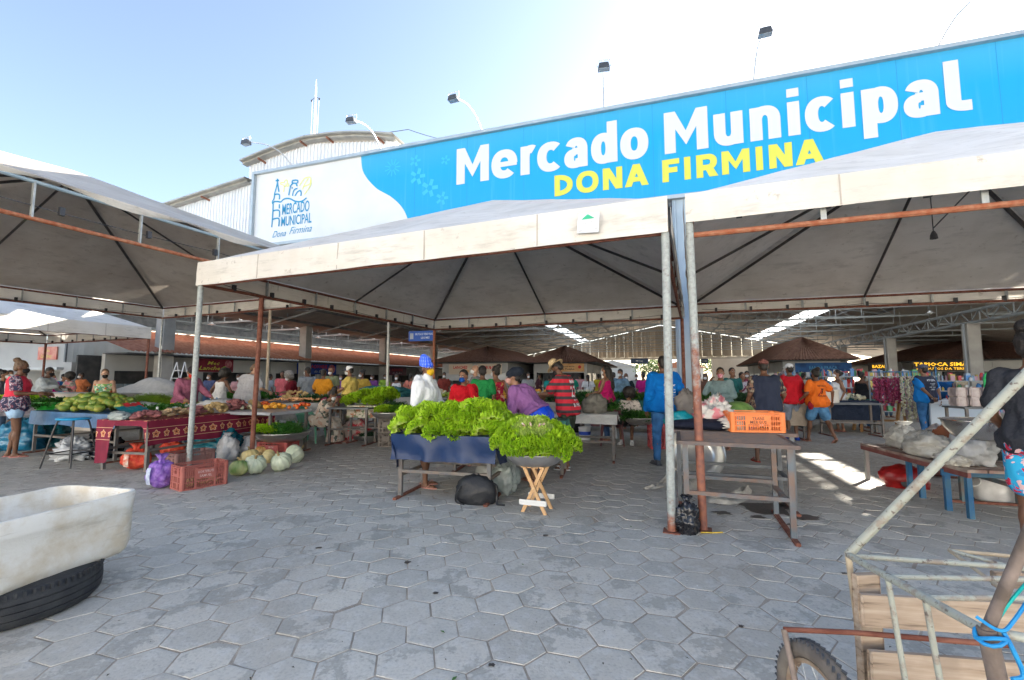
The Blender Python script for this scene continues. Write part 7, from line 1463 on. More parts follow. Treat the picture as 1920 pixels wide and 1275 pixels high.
# lady's table
M_flc = pattern('cloth_floral_cream', (.55, .50, .40), [(.40, .16, .08), (.14, .2, .10), (.62, .58, .5)], 9, .56)
f = stall('small grey table where the person in the leaf-print dress rests', 612, 770, 9.85, radians(-8), .95, .55, .80, None, 0, 3)
f = stall('floral-clothed lettuce table between the two seated stalls', 652, 768, 10.2, radians(-14), 1.0, .75, .82, M_flc, .26, 4)
for k in range(18): put_lettuce(f(-.05+.17*(k % 6), .1+.2*(k//6), .07+.07*(k % 3)), .92, (R.uniform(-.4, .4), R.uniform(-.4, .4)), 'curly lettuce heaped on the floral tablecloth', 'lettuces on the floral tablecloth')
for k in range(5): put_lettuce(f(.55+.12*(k % 3), .4+.15*(k//3), .26), .92, (0, 0), 'curly lettuce heaped on the floral tablecloth', 'lettuces on the floral tablecloth')
for k in range(5): veg('spring_onion_bunch', ONI[k % 2], M_kale, f(.8+.06*k, .12, .02), .7, 'spring onion bunch at the right of the floral tablecloth', 'greens', 'spring onions by the floral tablecloth', rot=(.3, .9, R.uniform(-.5, .5)))
gsack(662, 826, (.34, .25, .27), mat('red_white_mesh', (.60, .03, .05), (.62, .5, .45), sc=8, rough=.5, lo=.45, hi=.55), 'red and white mesh sack under the floral tablecloth', 21, crump=.3)
c = gz(680, 828); basin('shallow grey basin of dark greens on the ground', (c.x, c.y+.25, .0), .30, .12)
for k in range(5): veg('kale_bunch', HERB[k % 3], M_kale, (c.x+R.uniform(-.15, .15), c.y+.25+R.uniform(-.15, .15), .06), .8, 'dark kale bunch in the ground basin', 'greens', 'kale in the ground basin')
# green plastic chair
def plastic_chair(label, c, rz, m):
    t = thing('plastic_chair', label, 'chair', c, rz); mb = MB(); mb.grid(lambda u, v: (-.21+.42*u, -.2+.4*v, .43-.015*sin(pi*u)), 6, 6); mb.grid(lambda u, v: (-.21+.42*u, -.2+.4*v, .415-.015*sin(pi*u)), 6, 6); mb.build('seat', m, t, smooth=True)
    mb = MB(); mb.grid(lambda u, v: (-.22+.44*u, -.20-.10*v-.04*sin(pi*u), .44+.38*v*(1-.15*(2*u-1)**2)), 10, 5); mb.grid(lambda u, v: (-.22+.44*u, -.185-.10*v-.04*sin(pi*u), .44+.38*v*(1-.15*(2*u-1)**2)), 10, 5); mb.build('backrest', m, t, smooth=True)
    for sx in (-1, 1):
        for sy in (-1, 1): mb = MB(); mb.tube([(sx*.19, sy*.18, .43), (sx*.24, sy*.23, 0)], [.028, .018], 8); mb.build('leg', m, t, smooth=True)
        mb = MB(); mb.tube(spline([(sx*.23, -.26, .63), (sx*.25, 0, .65), (sx*.24, .19, .62), (sx*.21, .2, .43)], 4), .018, 6); mb.build('armrest', m, t, smooth=True)
    return t
plastic_chair('green plastic chair behind the person in the leaf-print dress', (at(585, 800, 10.35).x, 10.35, 0), radians(-95), mat('chair_green', (.10, .30, .20), (.13, .36, .25), sc=4, rough=.4))
# basin on crates beside blue beanie
c = gz(727, 838)
for k, (z_, lb, m_) in enumerate(((0, 'bottom grimy crate of the stack left of the white jacket', M_crk), (.29, 'second grimy crate of the stack left of the white jacket', M_crk))): crate(lb, (c.x-.22, c.y), radians(-8+4*k), .36, .30, .28, m_, z=z_)
basin('metal basin of lettuce and broccoli on the grimy crate stack', (c.x+.0, c.y+.15, .585), .40, .13)
for k in range(6): put_lettuce(Vector((c.x-.17+.08*(k % 3), c.y+.05+.15*(k//3), .73)), .8, (0, 0), 'curly lettuce in the basin on the grimy crates', 'lettuces on the grimy crates')
for k in range(6): put_lettuce(Vector((c.x+.10+.08*(k % 3), c.y+.05+.15*(k//3), .73)), .8, (0, 0), 'dark curly kale in the basin on the grimy crates', 'kale on the grimy crates', m=M_let2)
for k in range(4): veg('broccoli_bunch', HERB[k % 3], M_kale, (c.x+.05+.07*k, c.y+.2, .80), .7, 'dark broccoli bunch on top of the basin', 'greens', 'broccoli on the basin')
# long fruit stall behind
f = stall('long fruit stall behind the lettuce table, before the cabbages', 640, 745, 13.6, radians(-10), 3.4, 1.0, .88, cloth('stall_skirt', (.45, .46, .48)), .45, 6)
heap('orange', f(.35, .3), .35, .25, .14, 60, .89, 'orange in the pile at the left of the long fruit stall', 'oranges on the long stall', 0, 1); heap('garlic', f(2.9, .3), .35, .3, .18, 50, .89, 'pale cauliflower-like onion at the right of the long stall', 'pale onions on the long stall', 0, 2, 1.3); heap('tomato', f(.9, .7), .3, .25, .12, 40, .89, 'tomato behind the oranges on the long stall', 'tomatoes on the long stall', 0, 3)
c = f(1.3, .2, .0); sack('teal_tarp', 'dark teal tarpaulin bundle on the long fruit stall', 'tarpaulin', c, (.75, .28, .20), mat('teal_tarp', (.01, .09, .10), (.02, .14, .15), sc=6, rough=.5), 5, crump=.35)
# ================================================================== MIDDLE: stall by striped jersey
f = stall('white-clothed table behind the person in the striped jersey', 1030, 770, 8.05, radians(-14), 1.15, .75, .80, cloth('cloth_offwhite', (.52, .52, .5)), .16, 8)
gs = f(.75, .4, .0); sack('grey_sack', 'olive-grey sack on the white-clothed table', 'sack', gs, (.22, .2, .2), mat('grey_sacking', (.13, .12, .10), (.2, .19, .16), sc=8, rough=.7), 3, crump=.25)
for k in range(9): veg('spring_onion_bunch' if k % 2 else 'coriander_bunch', (ONI if k % 2 else HERB)[k % 2], M_herb, f(.45+.08*k, .75, .05), 1.0, 'leafy bunch behind the olive-grey sack', 'greens', 'bunches behind the grey sack')
mb = MB(); c = gz(1098, 826); t = thing('paint_bucket', 'white paint bucket with a blue band under the white-clothed table', 'bucket', (c.x, c.y+.12, 0)); mb.lathe([(.001, 0), (.125, 0), (.145, .30), (.15, .30), (.15, .27)], 22); mb.build('bucket_body', M_whp, t, smooth=50); mb = MB(); mb.lathe([(.134, .12), (.14, .2)], 22); mb.build('band', M_bluep, t, smooth=True); mb = MB(); mb.tube([(cos(a)*.145, -.02, .27-.1*sin(a)) for a in [i*pi/8 for i in range(9)]], .004, 5); mb.build('handle', M_tube, t)
for (px, py, r_, lb, m_, sd) in ((1075, 812, (.28, .2, .26), 'dark bundle stored under the white-clothed table', BLK, 31), (1118, 800, (.14, .12, .18), 'rose cloth bundle under the white-clothed table', cloth('rose_cloth', (.4, .2, .22)), 32)): gsack(px, py, r_, m_, lb, sd)
# stool, chair, basin on crate
c = gz(1145, 822); t = thing('plastic_stool', 'white plastic stool beside the maroon chair', 'stool', (c.x, c.y+.15, 0), radians(-10)); mb = MB(); mb.box((0, 0, .44), (.28, .28, .03), bev=.01); mb.build('seat', M_whp, t)
for sx in (-1, 1):
    for sy in (-1, 1): mb = MB(); mb.tube([(sx*.11, sy*.11, .43), (sx*.16, sy*.16, 0)], [.028, .022], 8); mb.build('leg', M_whp, t, smooth=True)
mb = MB(); mb.tube([(-.14, -.14, .2), (.14, -.14, .2), (.14, .14, .2), (-.14, .14, .2), (-.14, -.14, .2)], .012, 6); mb.build('stretcher', M_whp, t)
plastic_chair('maroon plastic chair behind the white stool', (at(1147, 800, 9.9).x, 9.9, 0), radians(170), mat('chair_maroon', (.09, .015, .02), rough=.4))
c = gz(1194, 847); cr2 = crate('red crate standing on its end under the herb basin', (c.x, c.y+.30), 0, .50, .30, .29, mat('crate_red', (.36, .04, .05), (.42, .06, .07), sc=5, rough=.5), rot=(0, -pi/2, radians(-96)))
cr2.location = (c.x+.36, c.y+.30, .0)
basin('metal basin of fresh herbs on the upended red crate', (c.x+.12, c.y+.2, .515), .30, .13)
for k in range(10): veg('coriander_bunch', HERB[k % 3], M_herb, (c.x+.12+R.uniform(-.2, .2), c.y+.2+R.uniform(-.15, .15), .60), 1.0, 'fresh green herb bunch in the basin on the red crate', 'greens', 'herbs in the basin on the red crate')
for k in range(4): veg('spring_onion_bunch', ONI[k % 2], M_herb, (c.x-.08, c.y+.1+.05*k, .64), .8, 'spring onions drooping from the herb basin', 'greens', 'spring onions on the herb basin', rot=(.2, -1.1, R.uniform(-.5, .5)))
for (px, Y, L_, lb, kinds, sd) in ((400, 12.9, 1.6, 'leafy stall beyond the mauve sweater', 'herb', 21), (560, 15.2, 2.4, 'orange and onion stall by the second pillar', 'orange', 22), (1370, 10.9, 1.6, 'dark greens table behind the orange crate', 'kale', 23), (1190, 13.8, 2.2, 'tomato stall under the bright far opening', 'tomato', 24), (1500, 12.3, 1.8, 'potato table beyond the orange t-shirt', 'potato', 25), (965, 11.5, 1.7, 'stall of dark greens behind the purple sweater', 'kale', 11), (1085, 12.5, 2.2, 'herb stall behind the magenta top', 'herb', 12), (1140, 15.5, 2.0, 'yellow fruit stall in the middle distance', 'orange', 13), (800, 12.2, 2.2, 'squash stall behind the white jacket', 'mango', 14), (880, 14.5, 2.6, 'banana and orange stall far behind the red sweater', 'orange', 15), (1290, 11.5, 2.2, 'greens stall behind the pale denim shirt', 'herb', 16), (1450, 13.5, 2.6, 'clothes and goods stall behind the red t-shirt', 'redonion', 17), (980, 17.5, 3.0, 'distant fruit stall below the orange kiosk sign', 'orange', 18), (700, 17.5, 3, 'distant stall of yellow fruit behind the yellow cap', 'mango', 19), (60, 10.6, 1.1, 'lettuce stall at the far left edge', 'let', 20)):
    if kinds == 'let':
        f = stall(lb, -75, 760, 9.6, radians(-20), 1.3, .9, .80, cloth('pale_skirt', (.5, .45, .5)), .2, sd)
        for k in range(16): put_lettuce(f(.1+.3*(k % 4), .1+.22*(k//4), .1), 1.0, (0, 0), 'curly lettuce at the far left edge of the market', 'lettuces at the far left edge')
        continue
    f = stall(lb, px, 745, Y, radians(-14), L_, .8, .84, cloth('skirt_%d' % sd, [(.025, .035, .06), (.3, .3, .32), (.04, .16, .14), (.35, .3, .25), (.1, .1, .12)][sd % 5]), .5, sd)
    if kinds in ('kale', 'herb'):
        for k in range(16): veg('leafy_bunch', HERB[k % 3], M_kale if kinds == 'kale' else M_herb, f(.1+(L_-.2)*(k % 8)/7, .2+.3*(k//8), .03), 1.1, 'leafy bunch on the '+lb, 'greens', 'bunches on the '+lb)
    else:
        heap(kinds, f(L_*.3, .4), L_*.26, .28, .14, 44, .85, kind_cat[kinds]+' on the left of the '+lb, kinds+' on '+lb, 0, sd, 1.15); heap('garlic' if kinds != 'mango' else 'orange', f(L_*.75, .4), L_*.22, .28, .12, 36, .85, ('pale onion' if kinds != 'mango' else 'orange')+' on the right of the '+lb, 'right side of '+lb, 0, sd, 1.15)
# ================================================================== RIGHT: empty metal table
T1 = gz(1497, 835, .83); a3 = radians(180-20); Lr = .98; O3 = Vector((T1.x+cos(a3)*Lr, T1.y+sin(a3)*Lr, 0))
M_tbl = mat('worn_steel', (.10, .095, .10), (.17, .12, .10), sc=12, rough=.6, metal=.3)
table('empty metal table with a barred top behind the two front poles', (O3.x, O3.y), a3-pi, Lr, .86, .83, legm=mat('blue_grey_leg', (.12, .145, .165), (.19, .125, .095), sc=7, rough=.5), topm=M_tbl, top='bars')
def w3(x, y, z=.84): a = a3-pi; return Vector((O3.x+cos(a)*x-sin(a)*y, O3.y+sin(a)*x+cos(a)*y, z))
f2o = w3(-.06, .95, 0); table('second metal table behind the barred one, heaped with sacks', (f2o.x, f2o.y), a3-pi, 1.25, .8, .83, legm=M_steeld, topm=M_tbl)
c = w3(.25, .6); oc = at(1371, 806, 4.98); crate('bright orange crate with black lettering on the barred metal table', (oc.x, oc.y), radians(-9), .555, .33, .215, M_cro, z=.832, lines=[('TRANS', .62, .22, .15), ('MERGUS', .44, .30, .15)], lm=mat('dark_ink', (.10, .03, .02), rough=.5))
mb = blob((.44, .16, .07), 6, .2, crump=.2); dk = mb.build('dark_cloth', cloth('dark_navy_cloth', (.012, .015, .03)), None, smooth=180, loc=w3(.32, 1.1, .835)); dk.rotation_euler = (0, 0, a3-pi); tag(dk, 'folded dark navy cloth on the second metal table', 'cloth')
M_sackp = mat('pink_white_sack', (.62, .58, .52), (.62, .20, .22), sc=7, rough=.6, lo=.5, hi=.58, bump=.03, bsc=30)
c = w3(.40, 1.3, .86); t = sack('printed_sack', 'crumpled white and pink printed sack beside the orange crate', 'sack', c, (.20, .16, .19), M_sackp, 8, rz=-.5, amp=.5, crump=.55)
c = w3(.62, 1.1, .84); sack('printed_sack', 'flat end of white and pink sacking next to the orange crate', 'sack', c, (.2, .14, .09), M_sackp, 18, crump=.5)
c = w3(.68, 1.50, .84); t = basin('dented aluminium pan holding the watermelon', c, .27, .13); c.z += .06; mb = MB(); mb.ell((0, 0, .1), (.2, .15, .14), 22, 14); ob = mb.build('watermelon', mat('watermelon_skin', (.07, .14, .03), (.16, .26, .07), sc=12, rough=.3), None, smooth=180, loc=c); tag(ob, 'green watermelon under clear film in the aluminium pan', 'watermelon')
c = at(1287, 760, 7.3); sack('grey_sack', 'tall grey sack standing in front of the concrete pillar', 'sack', (c.x, 7.3, .80), (.16, .14, .27), mat('grey_sacking2', (.14, .125, .115), (.19, .17, .155), sc=6, rough=.6), 9, crump=.25)
c = w3(.0, 1.30, .84); sack('teal_cloth_bag', 'teal carrier bag left of the pink sack, between the poles', 'bag', c, (.16, .12, .11), plastic('teal_plastic', (.0, .18, .22)), 10)
# leaning basin, cloths, bin bag
cb2 = gz(1316, 908); b_ = basin('big shiny aluminium basin tipped on its side on the paving', (0, 0, 0), .36, .17); b_.rotation_euler = (radians(68), radians(6), radians(-14)); b_.location = (cb2.x, cb2.y+.22, .345)
def rag(label, pts, w, m, seed, h=.05):
    pts = spline(pts, 6); mb = MB(); n = len(pts)-1
    def fn(u, v):
        i = min(int(u*n), n-1); p = Vector(pts[i]).lerp(Vector(pts[i+1]), u*n-i) if len(pts[0]) == 3 else None; d = (Vector(pts[min(i+1, n)])-Vector(pts[i])).normalized(); s_ = Vector((-d.y, d.x, 0)); ww = w*(.35+.9*sin(pi*min(1, max(0, u)))+.3*noise.noise(Vector((u*4, seed, 0))))
        return p+s_*(v-.5)*ww+Vector((0, 0, .012+h*max(0, noise.noise(Vector((u*6, v*4, seed)))+.35)*(1-abs(2*v-1)**3)))
    mb.grid(fn, 44, 14); return tag(mb.build('cloth_rag', m, None, smooth=180, fix=False), label, 'cloth')
M_rag = mat('dirty_white_cloth', (.55, .53, .48), (.40, .37, .32), sc=9, rough=.9, bump=.03)
g1, g2, g3, g4 = gz(1207, 919), gz(1232, 914), gz(1246, 905), gz(1258, 885, .12)
rag('torn white rag trailing from the tipped basin to the left', [tuple(g1), tuple(g2), tuple(g3), tuple(g4)], .13, M_rag, 3, .04)
rag('crumpled white sack lying in front of the tipped basin', [tuple(gz(1296, 915)+Vector((0, 0, .05))), tuple(gz(1318, 930)), tuple(gz(1352, 940)), tuple(gz(1380, 933)), tuple(gz(1402, 921))], .30, M_rag, 5, .09)
cb3 = gz(1290, 1001); sack('bin_bag', 'small shiny black bin bag tied between the two front poles', 'bag', (cb3.x, cb3.y+.02, 0), (.098, .09, .165), plastic('bin_black', (.012, .012, .015)), 4, neck=.5, crump=.45, amp=.3)
# yellow strap and rubble at pole feet
mb = MB(); c = gz(1322, 1001); mb.tube([c+Vector((-.04, 0, .01)), c+Vector((0, -.02, .018)), c+Vector((.08, 0, .01)), c+Vector((.17, .02, .008))], .006, 5); tag(mb.build('yellow_cord', mat('yellow_cord', (.6, .42, .05), rough=.6)), 'bit of yellow cord at the foot of the rusty pole', 'cord')
mb = MB(); c = gz(1268, 994); q = random.Random(4)
for k in range(9): a = k*.7; mb.ell((c.x+cos(a)*.075, c.y+sin(a)*.06, .012), (.028, .024, .016), 7, 5)
tag(mb.build('pole_mortar', mat('mortar_lump', (.34, .30, .25), (.25, .22, .19), sc=20, rough=.95)), 'ring of broken mortar round the foot of the silver pole', 'mortar')
# jerrycan and others behind
c = gz(1330, 853); t = thing('jerrycan', 'cream plastic jerrycan on the ground behind the tipped basin', 'jerrycan', (c.x, c.y+.6, 0)); mb = MB(); mb.box((0, 0, .15), (.22, .16, .30), bev=.03); mb.build('can_body', mat('cream_plastic', (.5, .45, .28), rough=.5), t); mb = MB(); mb.tube([(.05, 0, .3), (.05, 0, .34)], .025, 8); mb.build('cap', M_redl, t)
# ================================================================== RIGHT: benches with sacks
M_bluepaint = mat('blue_paint', (.01, .10, .24), (.05, .14, .22), sc=7, rough=.5); M_bench = mat('bench_plank', (.20, .10, .08), (.40, .34, .28), sc=5, rough=.8)
B0 = gz(1612, 833, .48); B1 = gz(1812, 884, .48)
a4 = atan2(B0.y-B1.y, B0.x-B1.x); Lb = (B0-B1).length; nx_, ny_ = sin(a4), -cos(a4)
if nx_ < 0: nx_, ny_ = -nx_, -ny_
t = thing('plank_bench', 'low plank bench with bright blue legs covered in white sacks', 'bench', (B1.x, B1.y, 0), a4); sgn = 1 if (-sin(a4))*nx_ + cos(a4)*ny_ > 0 else -1; Wb = .75*sgn
for i in range(4): mb = MB(); mb.box((Lb/2, Wb*(i+.5)/4, .48), (Lb, abs(Wb)/4-.012, .03), bev=.004); mb.build('plank', M_bench, t)
for k, x in enumerate((.06, Lb*.5, Lb-.06)):
    for y in (Wb*.06, Wb*.94):
        mb = MB(); mb.bar((x, y, 0), (x, y, .465), .045, .045); mb.build('leg', M_bluepaint if k < 2 else mat('grey_leg', (.25, .26, .25), rough=.7), t)
mb = MB(); mb.bar((0, Wb*.03, .44), (Lb, Wb*.03, .44), .03, .05); mb.build('side_rail', mat('maroon_paint', (.16, .04, .035), (.22, .08, .07), sc=8, rough=.6), t)
def w4(x, y, z=.5): return Vector((B1.x+cos(a4)*x-sin(a4)*y*sgn, B1.y+sin(a4)*x+cos(a4)*y*sgn, z))
M_sk = mat('white_sacking', (.72, .70, .64), (.55, .52, .45), sc=9, rough=.7, bump=.03, bsc=60, trans=.1); M_skp = plastic('white_carrier', (.6, .6, .6))
for (x, y, r_, m_, lb, sd, nk) in ((Lb*.80, .35, (.22, .18, .17), M_sk, 'white sack with a yellow patch at the left end of the plank bench', 1, .9), (Lb*.45, .22, (.34, .18, .17), M_sk, 'wide beige woven sack with a green stripe in the middle of the bench', 2, 0), (Lb*.55, .5, (.3, .18, .2), plastic('pinkwhite', (.65, .58, .58)), 'white and pink plastic sack behind the woven one', 3, 0), (Lb*.18, .30, (.20, .17, .24), M_skp, 'knotted white carrier bag at the right of the woven sack', 4, 1.1), (Lb*.16, .08, (.2, .09, .07), M_sk, 'small flattened white bag at the near edge of the bench', 5, 0)):
    sack('sack', lb, 'sack', w4(x, y), r_, m_, sd, neck=nk or None, rz=a4, crump=.35)
c = w4(Lb*.52, .34, .72); t = thing('scale_weight', 'dull grey metal weighing cups on top of the woven sack', 'weight', c); mb = MB(); mb.lathe([(.001, .0), (.05, 0), (.05, .07), (.045, .07), (.045, .01)], 16); mb.lathe([(.001, .0), (.04, 0), (.04, .05), (.035, .05), (.035, .01)], 16, (.1, .0, 0)); mb.build('cup', mat('lead_grey', (.16, .18, .18), rough=.4, metal=.5), t, smooth=50)
# red printed bag under bench
c = gz(1722, 922); t = thing('red_drum_bag', 'round red bag with a black and white emblem under the bench', 'bag', (c.x+.05, c.y+.25, 0)); mb = blob((.26, .18, .18), 5, .35, crump=.4); mb.build('bag_body', plastic('red_drum', (.36, .01, .01), None, .0, .45), t, smooth=180); mb = MB(); mb.ell((-.08, -.165, .09), (.11, .02, .07), 16, 8); e_ = mb.build('emblem', M_lamp, t, smooth=True); mb = MB(); text_at(mb, 'PAUL', -.12, .07, .11, .035, -.19, bold=.02, res=1); mb.build('lettering', M_lw, e_, fix=False)
# second right table (blue rail, basin on top)
D0 = gz(1885, 978); D1_ = gz(1790, 940)
a5 = atan2(D0.y-D1_.y, D0.x-D1_.x); z5 = .86
t = table('worn wooden table with dark steel legs carrying the steel basin', (D1_.x, D1_.y), a5, 1.6, .6, z5, legm=mat('bluegreen_leg', (.10, .18, .20), (.18, .12, .10), sc=6, rough=.6), topm=mat('worn_wood', (.20, .16, .13), (.30, .25, .2), sc=6, rough=.8))
c = gz(1868, 812, z5+.06); basin('large stainless basin on the worn wooden table at the right', (c.x, c.y+.1, z5+.0), .30, .17, m=mat('stainless', (.55, .53, .51), (.6, .58, .56), sc=3, rough=.22, metal=.95))
# blue low shelf behind
E0 = gz(1800, 880, .45); t = thing('low_shelf_bench', 'long low bench with a blue rail under the worn wooden table', 'bench', (E0.x, E0.y, 0), radians(-20)); mb = MB(); mb.box((.8, .35, .45), (1.9, .6, .03)); mb.build('plank', M_bench, t); mb = MB(); mb.bar((-.15, .03, .41), (1.75, .03, .41), .03, .07); mb.build('rail', M_bluepaint, t)
for x in (-.1, 1.7):
    for y in (.05, .6): mb = MB(); mb.bar((x, y, 0), (x, y, .43), .05); mb.build('leg', M_bluepaint, t)
for (px, py, r_, m_, lb, sd) in ((1815, 866, (.28, .18, .22), mat('brown_leather', (.22, .07, .03), (.28, .10, .05), sc=6, rough=.5), 'brown leather bag on the low blue bench', 6), (1872, 866, (.26, .2, .24), M_blkbag, 'black bag on the low blue bench under the basin', 7)):
    c = gz(px, py, .47); sack('large_bag', lb, 'bag', (c.x, c.y+.2, .47), r_, m_, sd, crump=.2)
c = gz(1885, 945); t = thing('tote_bag', 'white tote bag with a loop handle standing on the paving at the right edge', 'bag', (c.x+.05, c.y+.1, 0), radians(-15)); mb = blob((.26, .14, .22), 3, .1, crump=.15); mb.build('bag_body', plastic('tote_white', (.68, .68, .68), None, .05), t, smooth=180); mb = MB(); mb.tube([(-.27+.07*cos(a), -.06, .24+.07*sin(a)) for a in [i*pi/6 for i in range(13)]], .008, 6); mb.build('handle', M_whp, t, smooth=True)
c = gz(1850, 905); sack('bundle', 'dark red-brown bundle on the ground under the low blue bench', 'bundle', (c.x, c.y+.35, 0), (.40, .2, .16), mat('redbrown_cloth', (.13, .05, .04), (.2, .09, .08), sc=6, rough=.8), 22)
# ================================================================== RIGHT back: onions, freezer, goods
def braid(label, c, h, m, group, kind, seed):
    t = thing('onion_braid', label, 'braid', c, 0, group); q = random.Random(seed); mb = MB()
    for k in range(int(h/.028)):
        for s_ in range(2): mb.ell((q.uniform(-.035, .035), q.uniform(-.035, .035), -k*.028), q.uniform(.018, .026) if kind else q.uniform(.024, .032), 6, 5)
    mb.build('bulbs', m, t, smooth=180); mb = MB(); mb.bar((0, 0, .0), (0, 0, .16), .012); mb.build('string', M_stem, t)
bY = 11.9
for k in range(8): c = at(1640+k*6.2, 708, bY+.1*(k % 2)); braid('hanging braid of red onions beside the garlic braids', (c.x, c.y, 1.44-.02*(k % 3)), .60+.06*(k % 3), M_redon, 'hanging red onion braids', 0, k)
for k in range(9): c = at(1690+k*5.4, 705, bY-.1+.1*(k % 2)); braid('hanging braid of pale garlic left of the navy jersey', (c.x, c.y, 1.46-.02*(k % 3)), 1.02+.06*(k % 3), M_garl if k % 2 else MATS['pale_onion'], 'hanging garlic braids', 1, 20+k)
c0 = at(1632, 705, bY+.1); c1 = at(1742, 702, bY); t = thing('hanging_rail', 'metal rack from which the onion and garlic braids hang', 'rack', (c0.x, c0.y, 0)); mb = MB(); dx_ = c1.x-c0.x; mb.tube([(0, 0, 1.6), (dx_, -.1, 1.6)], .018, 6); mb.build('rail', M_bluepaint, t)
for x in (0, dx_): mb = MB(); mb.tube([(x, .05, 0), (x, .05, 1.6)], .02, 6); mb.build('post', M_steel, t)
M_fr = mat('freezer_white', (.42, .50, .58), (.46, .54, .62), sc=1, rough=.3)
c = at(1762, 800, 10.9); t = thing('chest_freezer', 'pale blue-white chest freezer right of the navy jersey', 'freezer', (c.x, 10.9, 0), radians(-25)); mb = MB(); mb.box((.35, .35, .42), (1.0, .65, .80), bev=.02); mb.build('freezer_body', M_fr, t); mb = MB(); mb.box((.35, .35, .865), (1.03, .68, .08), bev=.02); l_ = mb.build('lid', mat('lid_white', (.62, .65, .68), rough=.3), t); mb = MB(); mb.box((.35, .0, .84), (.2, .03, .03)); mb.build('handle', M_alu, l_)
# green soda bottles on wrapped packs
cp = at(1840, 755, 9.3); M_wrap = mat('wrapped_goods', (.32, .27, .27), (.46, .40, .40), sc=9, rough=.25); M_grn = mat('green_pet', (.02, .42, .10), (.05, .55, .18), sc=20, rough=.1)
tt = table('goods table with plastic-wrapped packs right of the freezer', (cp.x-.35, 9.3), radians(-14), 1.5, .7, .84)
for i in range(6):
    for j in range(2): mb = MB(); mb.box((0, 0, .1), (.21, .3, .19), bev=.03); ob = mb.build('wrapped_pack', M_wrap, None, loc=(cp.x-.22+i*.225, 9.55-i*.056, .845+j*.195)); ob.rotation_euler = (0, 0, radians(-14)); tag(ob, 'plastic-wrapped greyish pack in the stack below the green bottles', 'pack', 'wrapped packs on the goods table')
for i in range(5):
    t = thing('soda_bottle', 'green plastic soda bottle standing on the wrapped packs', 'bottle', (at(1850+i*9.5, 720, 9.5).x, 9.5, 1.236), 0, 'green soda bottles'); mb = MB(); mb.lathe([(.001, 0), (.045, 0), (.05, .02), (.048, .1), (.05, .17), (.035, .23), (.014, .27), (.014, .285)], 14); mb.build('bottle_body', M_grn, t, smooth=True); mb = MB(); mb.lathe([(.017, .285), (.017, .31), (.001, .312)], 10); mb.build('cap', mat('green_cap', (.01, .2, .04), rough=.4), t)
# shelf stalls full of small goods, right back
q = random.Random(77); GC = [mat('good_%d' % i, c, rough=.4) for i, c in enumerate([(.05, .2, .45), (.5, .5, .5), (.45, .05, .06), (.08, .3, .12), (.5, .38, .08), (.25, .35, .45), (.12, .1, .12), (.45, .25, .3)])]
def shelf(label, px, Y, L, ang=-16, h=1.5, rows=3):
    c = at(px, 750, Y); t = thing('goods_rack', label, 'rack', (c.x, Y, 0), radians(ang)); mb = MB()
    for r_ in range(rows+1): z = .35+(h-.35)*r_/rows; mb.box((L/2, .25, z), (L, .5, .025))
    mb.build('shelf', M_steel, t); mb = MB()
    for x in (.02, L-.02):
        for y in (.02, .48): mb.bar((x, y, 0), (x, y, h+.3), .035)
    mb.build('post', M_bluepaint, t)
    for gi in range(8):
        mb = MB()
        for r_ in range(rows+1):
            z = .365+(h-.35)*r_/rows; x = .05+q.random()*.1
            while x < L-.1:
                w_ = q.uniform(.05, .13); hh = q.uniform(.08, .26)
                if q.random() < .16: (mb.box((x, q.uniform(.1, .35), z+hh/2), (w_, w_, hh)) if q.random() < .5 else mb.lathe([(.001, z), (w_*.5, z), (w_*.5, z+hh*.7), (w_*.2, z+hh), (.001, z+hh)], 8, (x, q.uniform(.1, .35), 0)))
                x += .07
        if mb.v: o_ = mb.build('shelf_goods', GC[gi], t); tag(o_, kind='stuff')
shelf('blue-posted rack of small goods between the orange t-shirt and the red onions', 1545, 15.5, 3.2); shelf('rack of kitchen goods behind the red and white caps', 1440, 17.5, 2.8); shelf('rack of goods behind the freezer under the tapioca sign', 1750, 15.0, 3.6, -22, 1.35); shelf('rack of goods at the far right behind the wrapped packs', 1865, 12.0, 2.6, -25, 1.25, 2); shelf('rack of blue household goods far left of the headscarf', 1500, 20, 3.0)
# wooden trestle table and white box
M_trest = mat('trestle_wood', (.34, .18, .07), (.42, .24, .11), sc=6, rough=.7)
f = stall('wooden trestle table behind the orange t-shirt with a white box', 1552, 765, 11.3, radians(-12), 1.25, .6, .82, None, 0, 30)
c = f(.15, .3, .0); t = thing('white_box', 'white polystyrene box on the trestle table', 'box', (c.x, c.y, .82), radians(-12)); mb = MB(); mb.box((0, 0, .14), (.38, .3, .28), bev=.015); mb.build('box_body', mat('polystyrene', (.6, .57, .5), (.66, .63, .57), sc=5, rough=.8), t); mb = MB(); mb.box((0, 0, .30), (.40, .32, .04), bev=.01); mb.build('lid', MATS['polystyrene'], t)
t = thing('wooden_trestle', 'orange-brown wooden trestle under the red onion braids', 'trestle', (at(1648, 800, 12.4).x, 12.4, 0), radians(-14)); mb = MB(); mb.box((0, 0, .8), (1.3, .5, .04)); mb.build('table_top', M_trest, t)
for x in (-.5, .5):
    for sy in (-1, 1): mb = MB(); mb.bar((x, sy*.22, 0), (x+.06, sy*.1, .78), .06); mb.build('leg', M_trest, t)
mb = MB(); mb.bar((-.5, 0, .3), (.5, 0, .3), .05); mb.build('stretcher', M_trest, t)
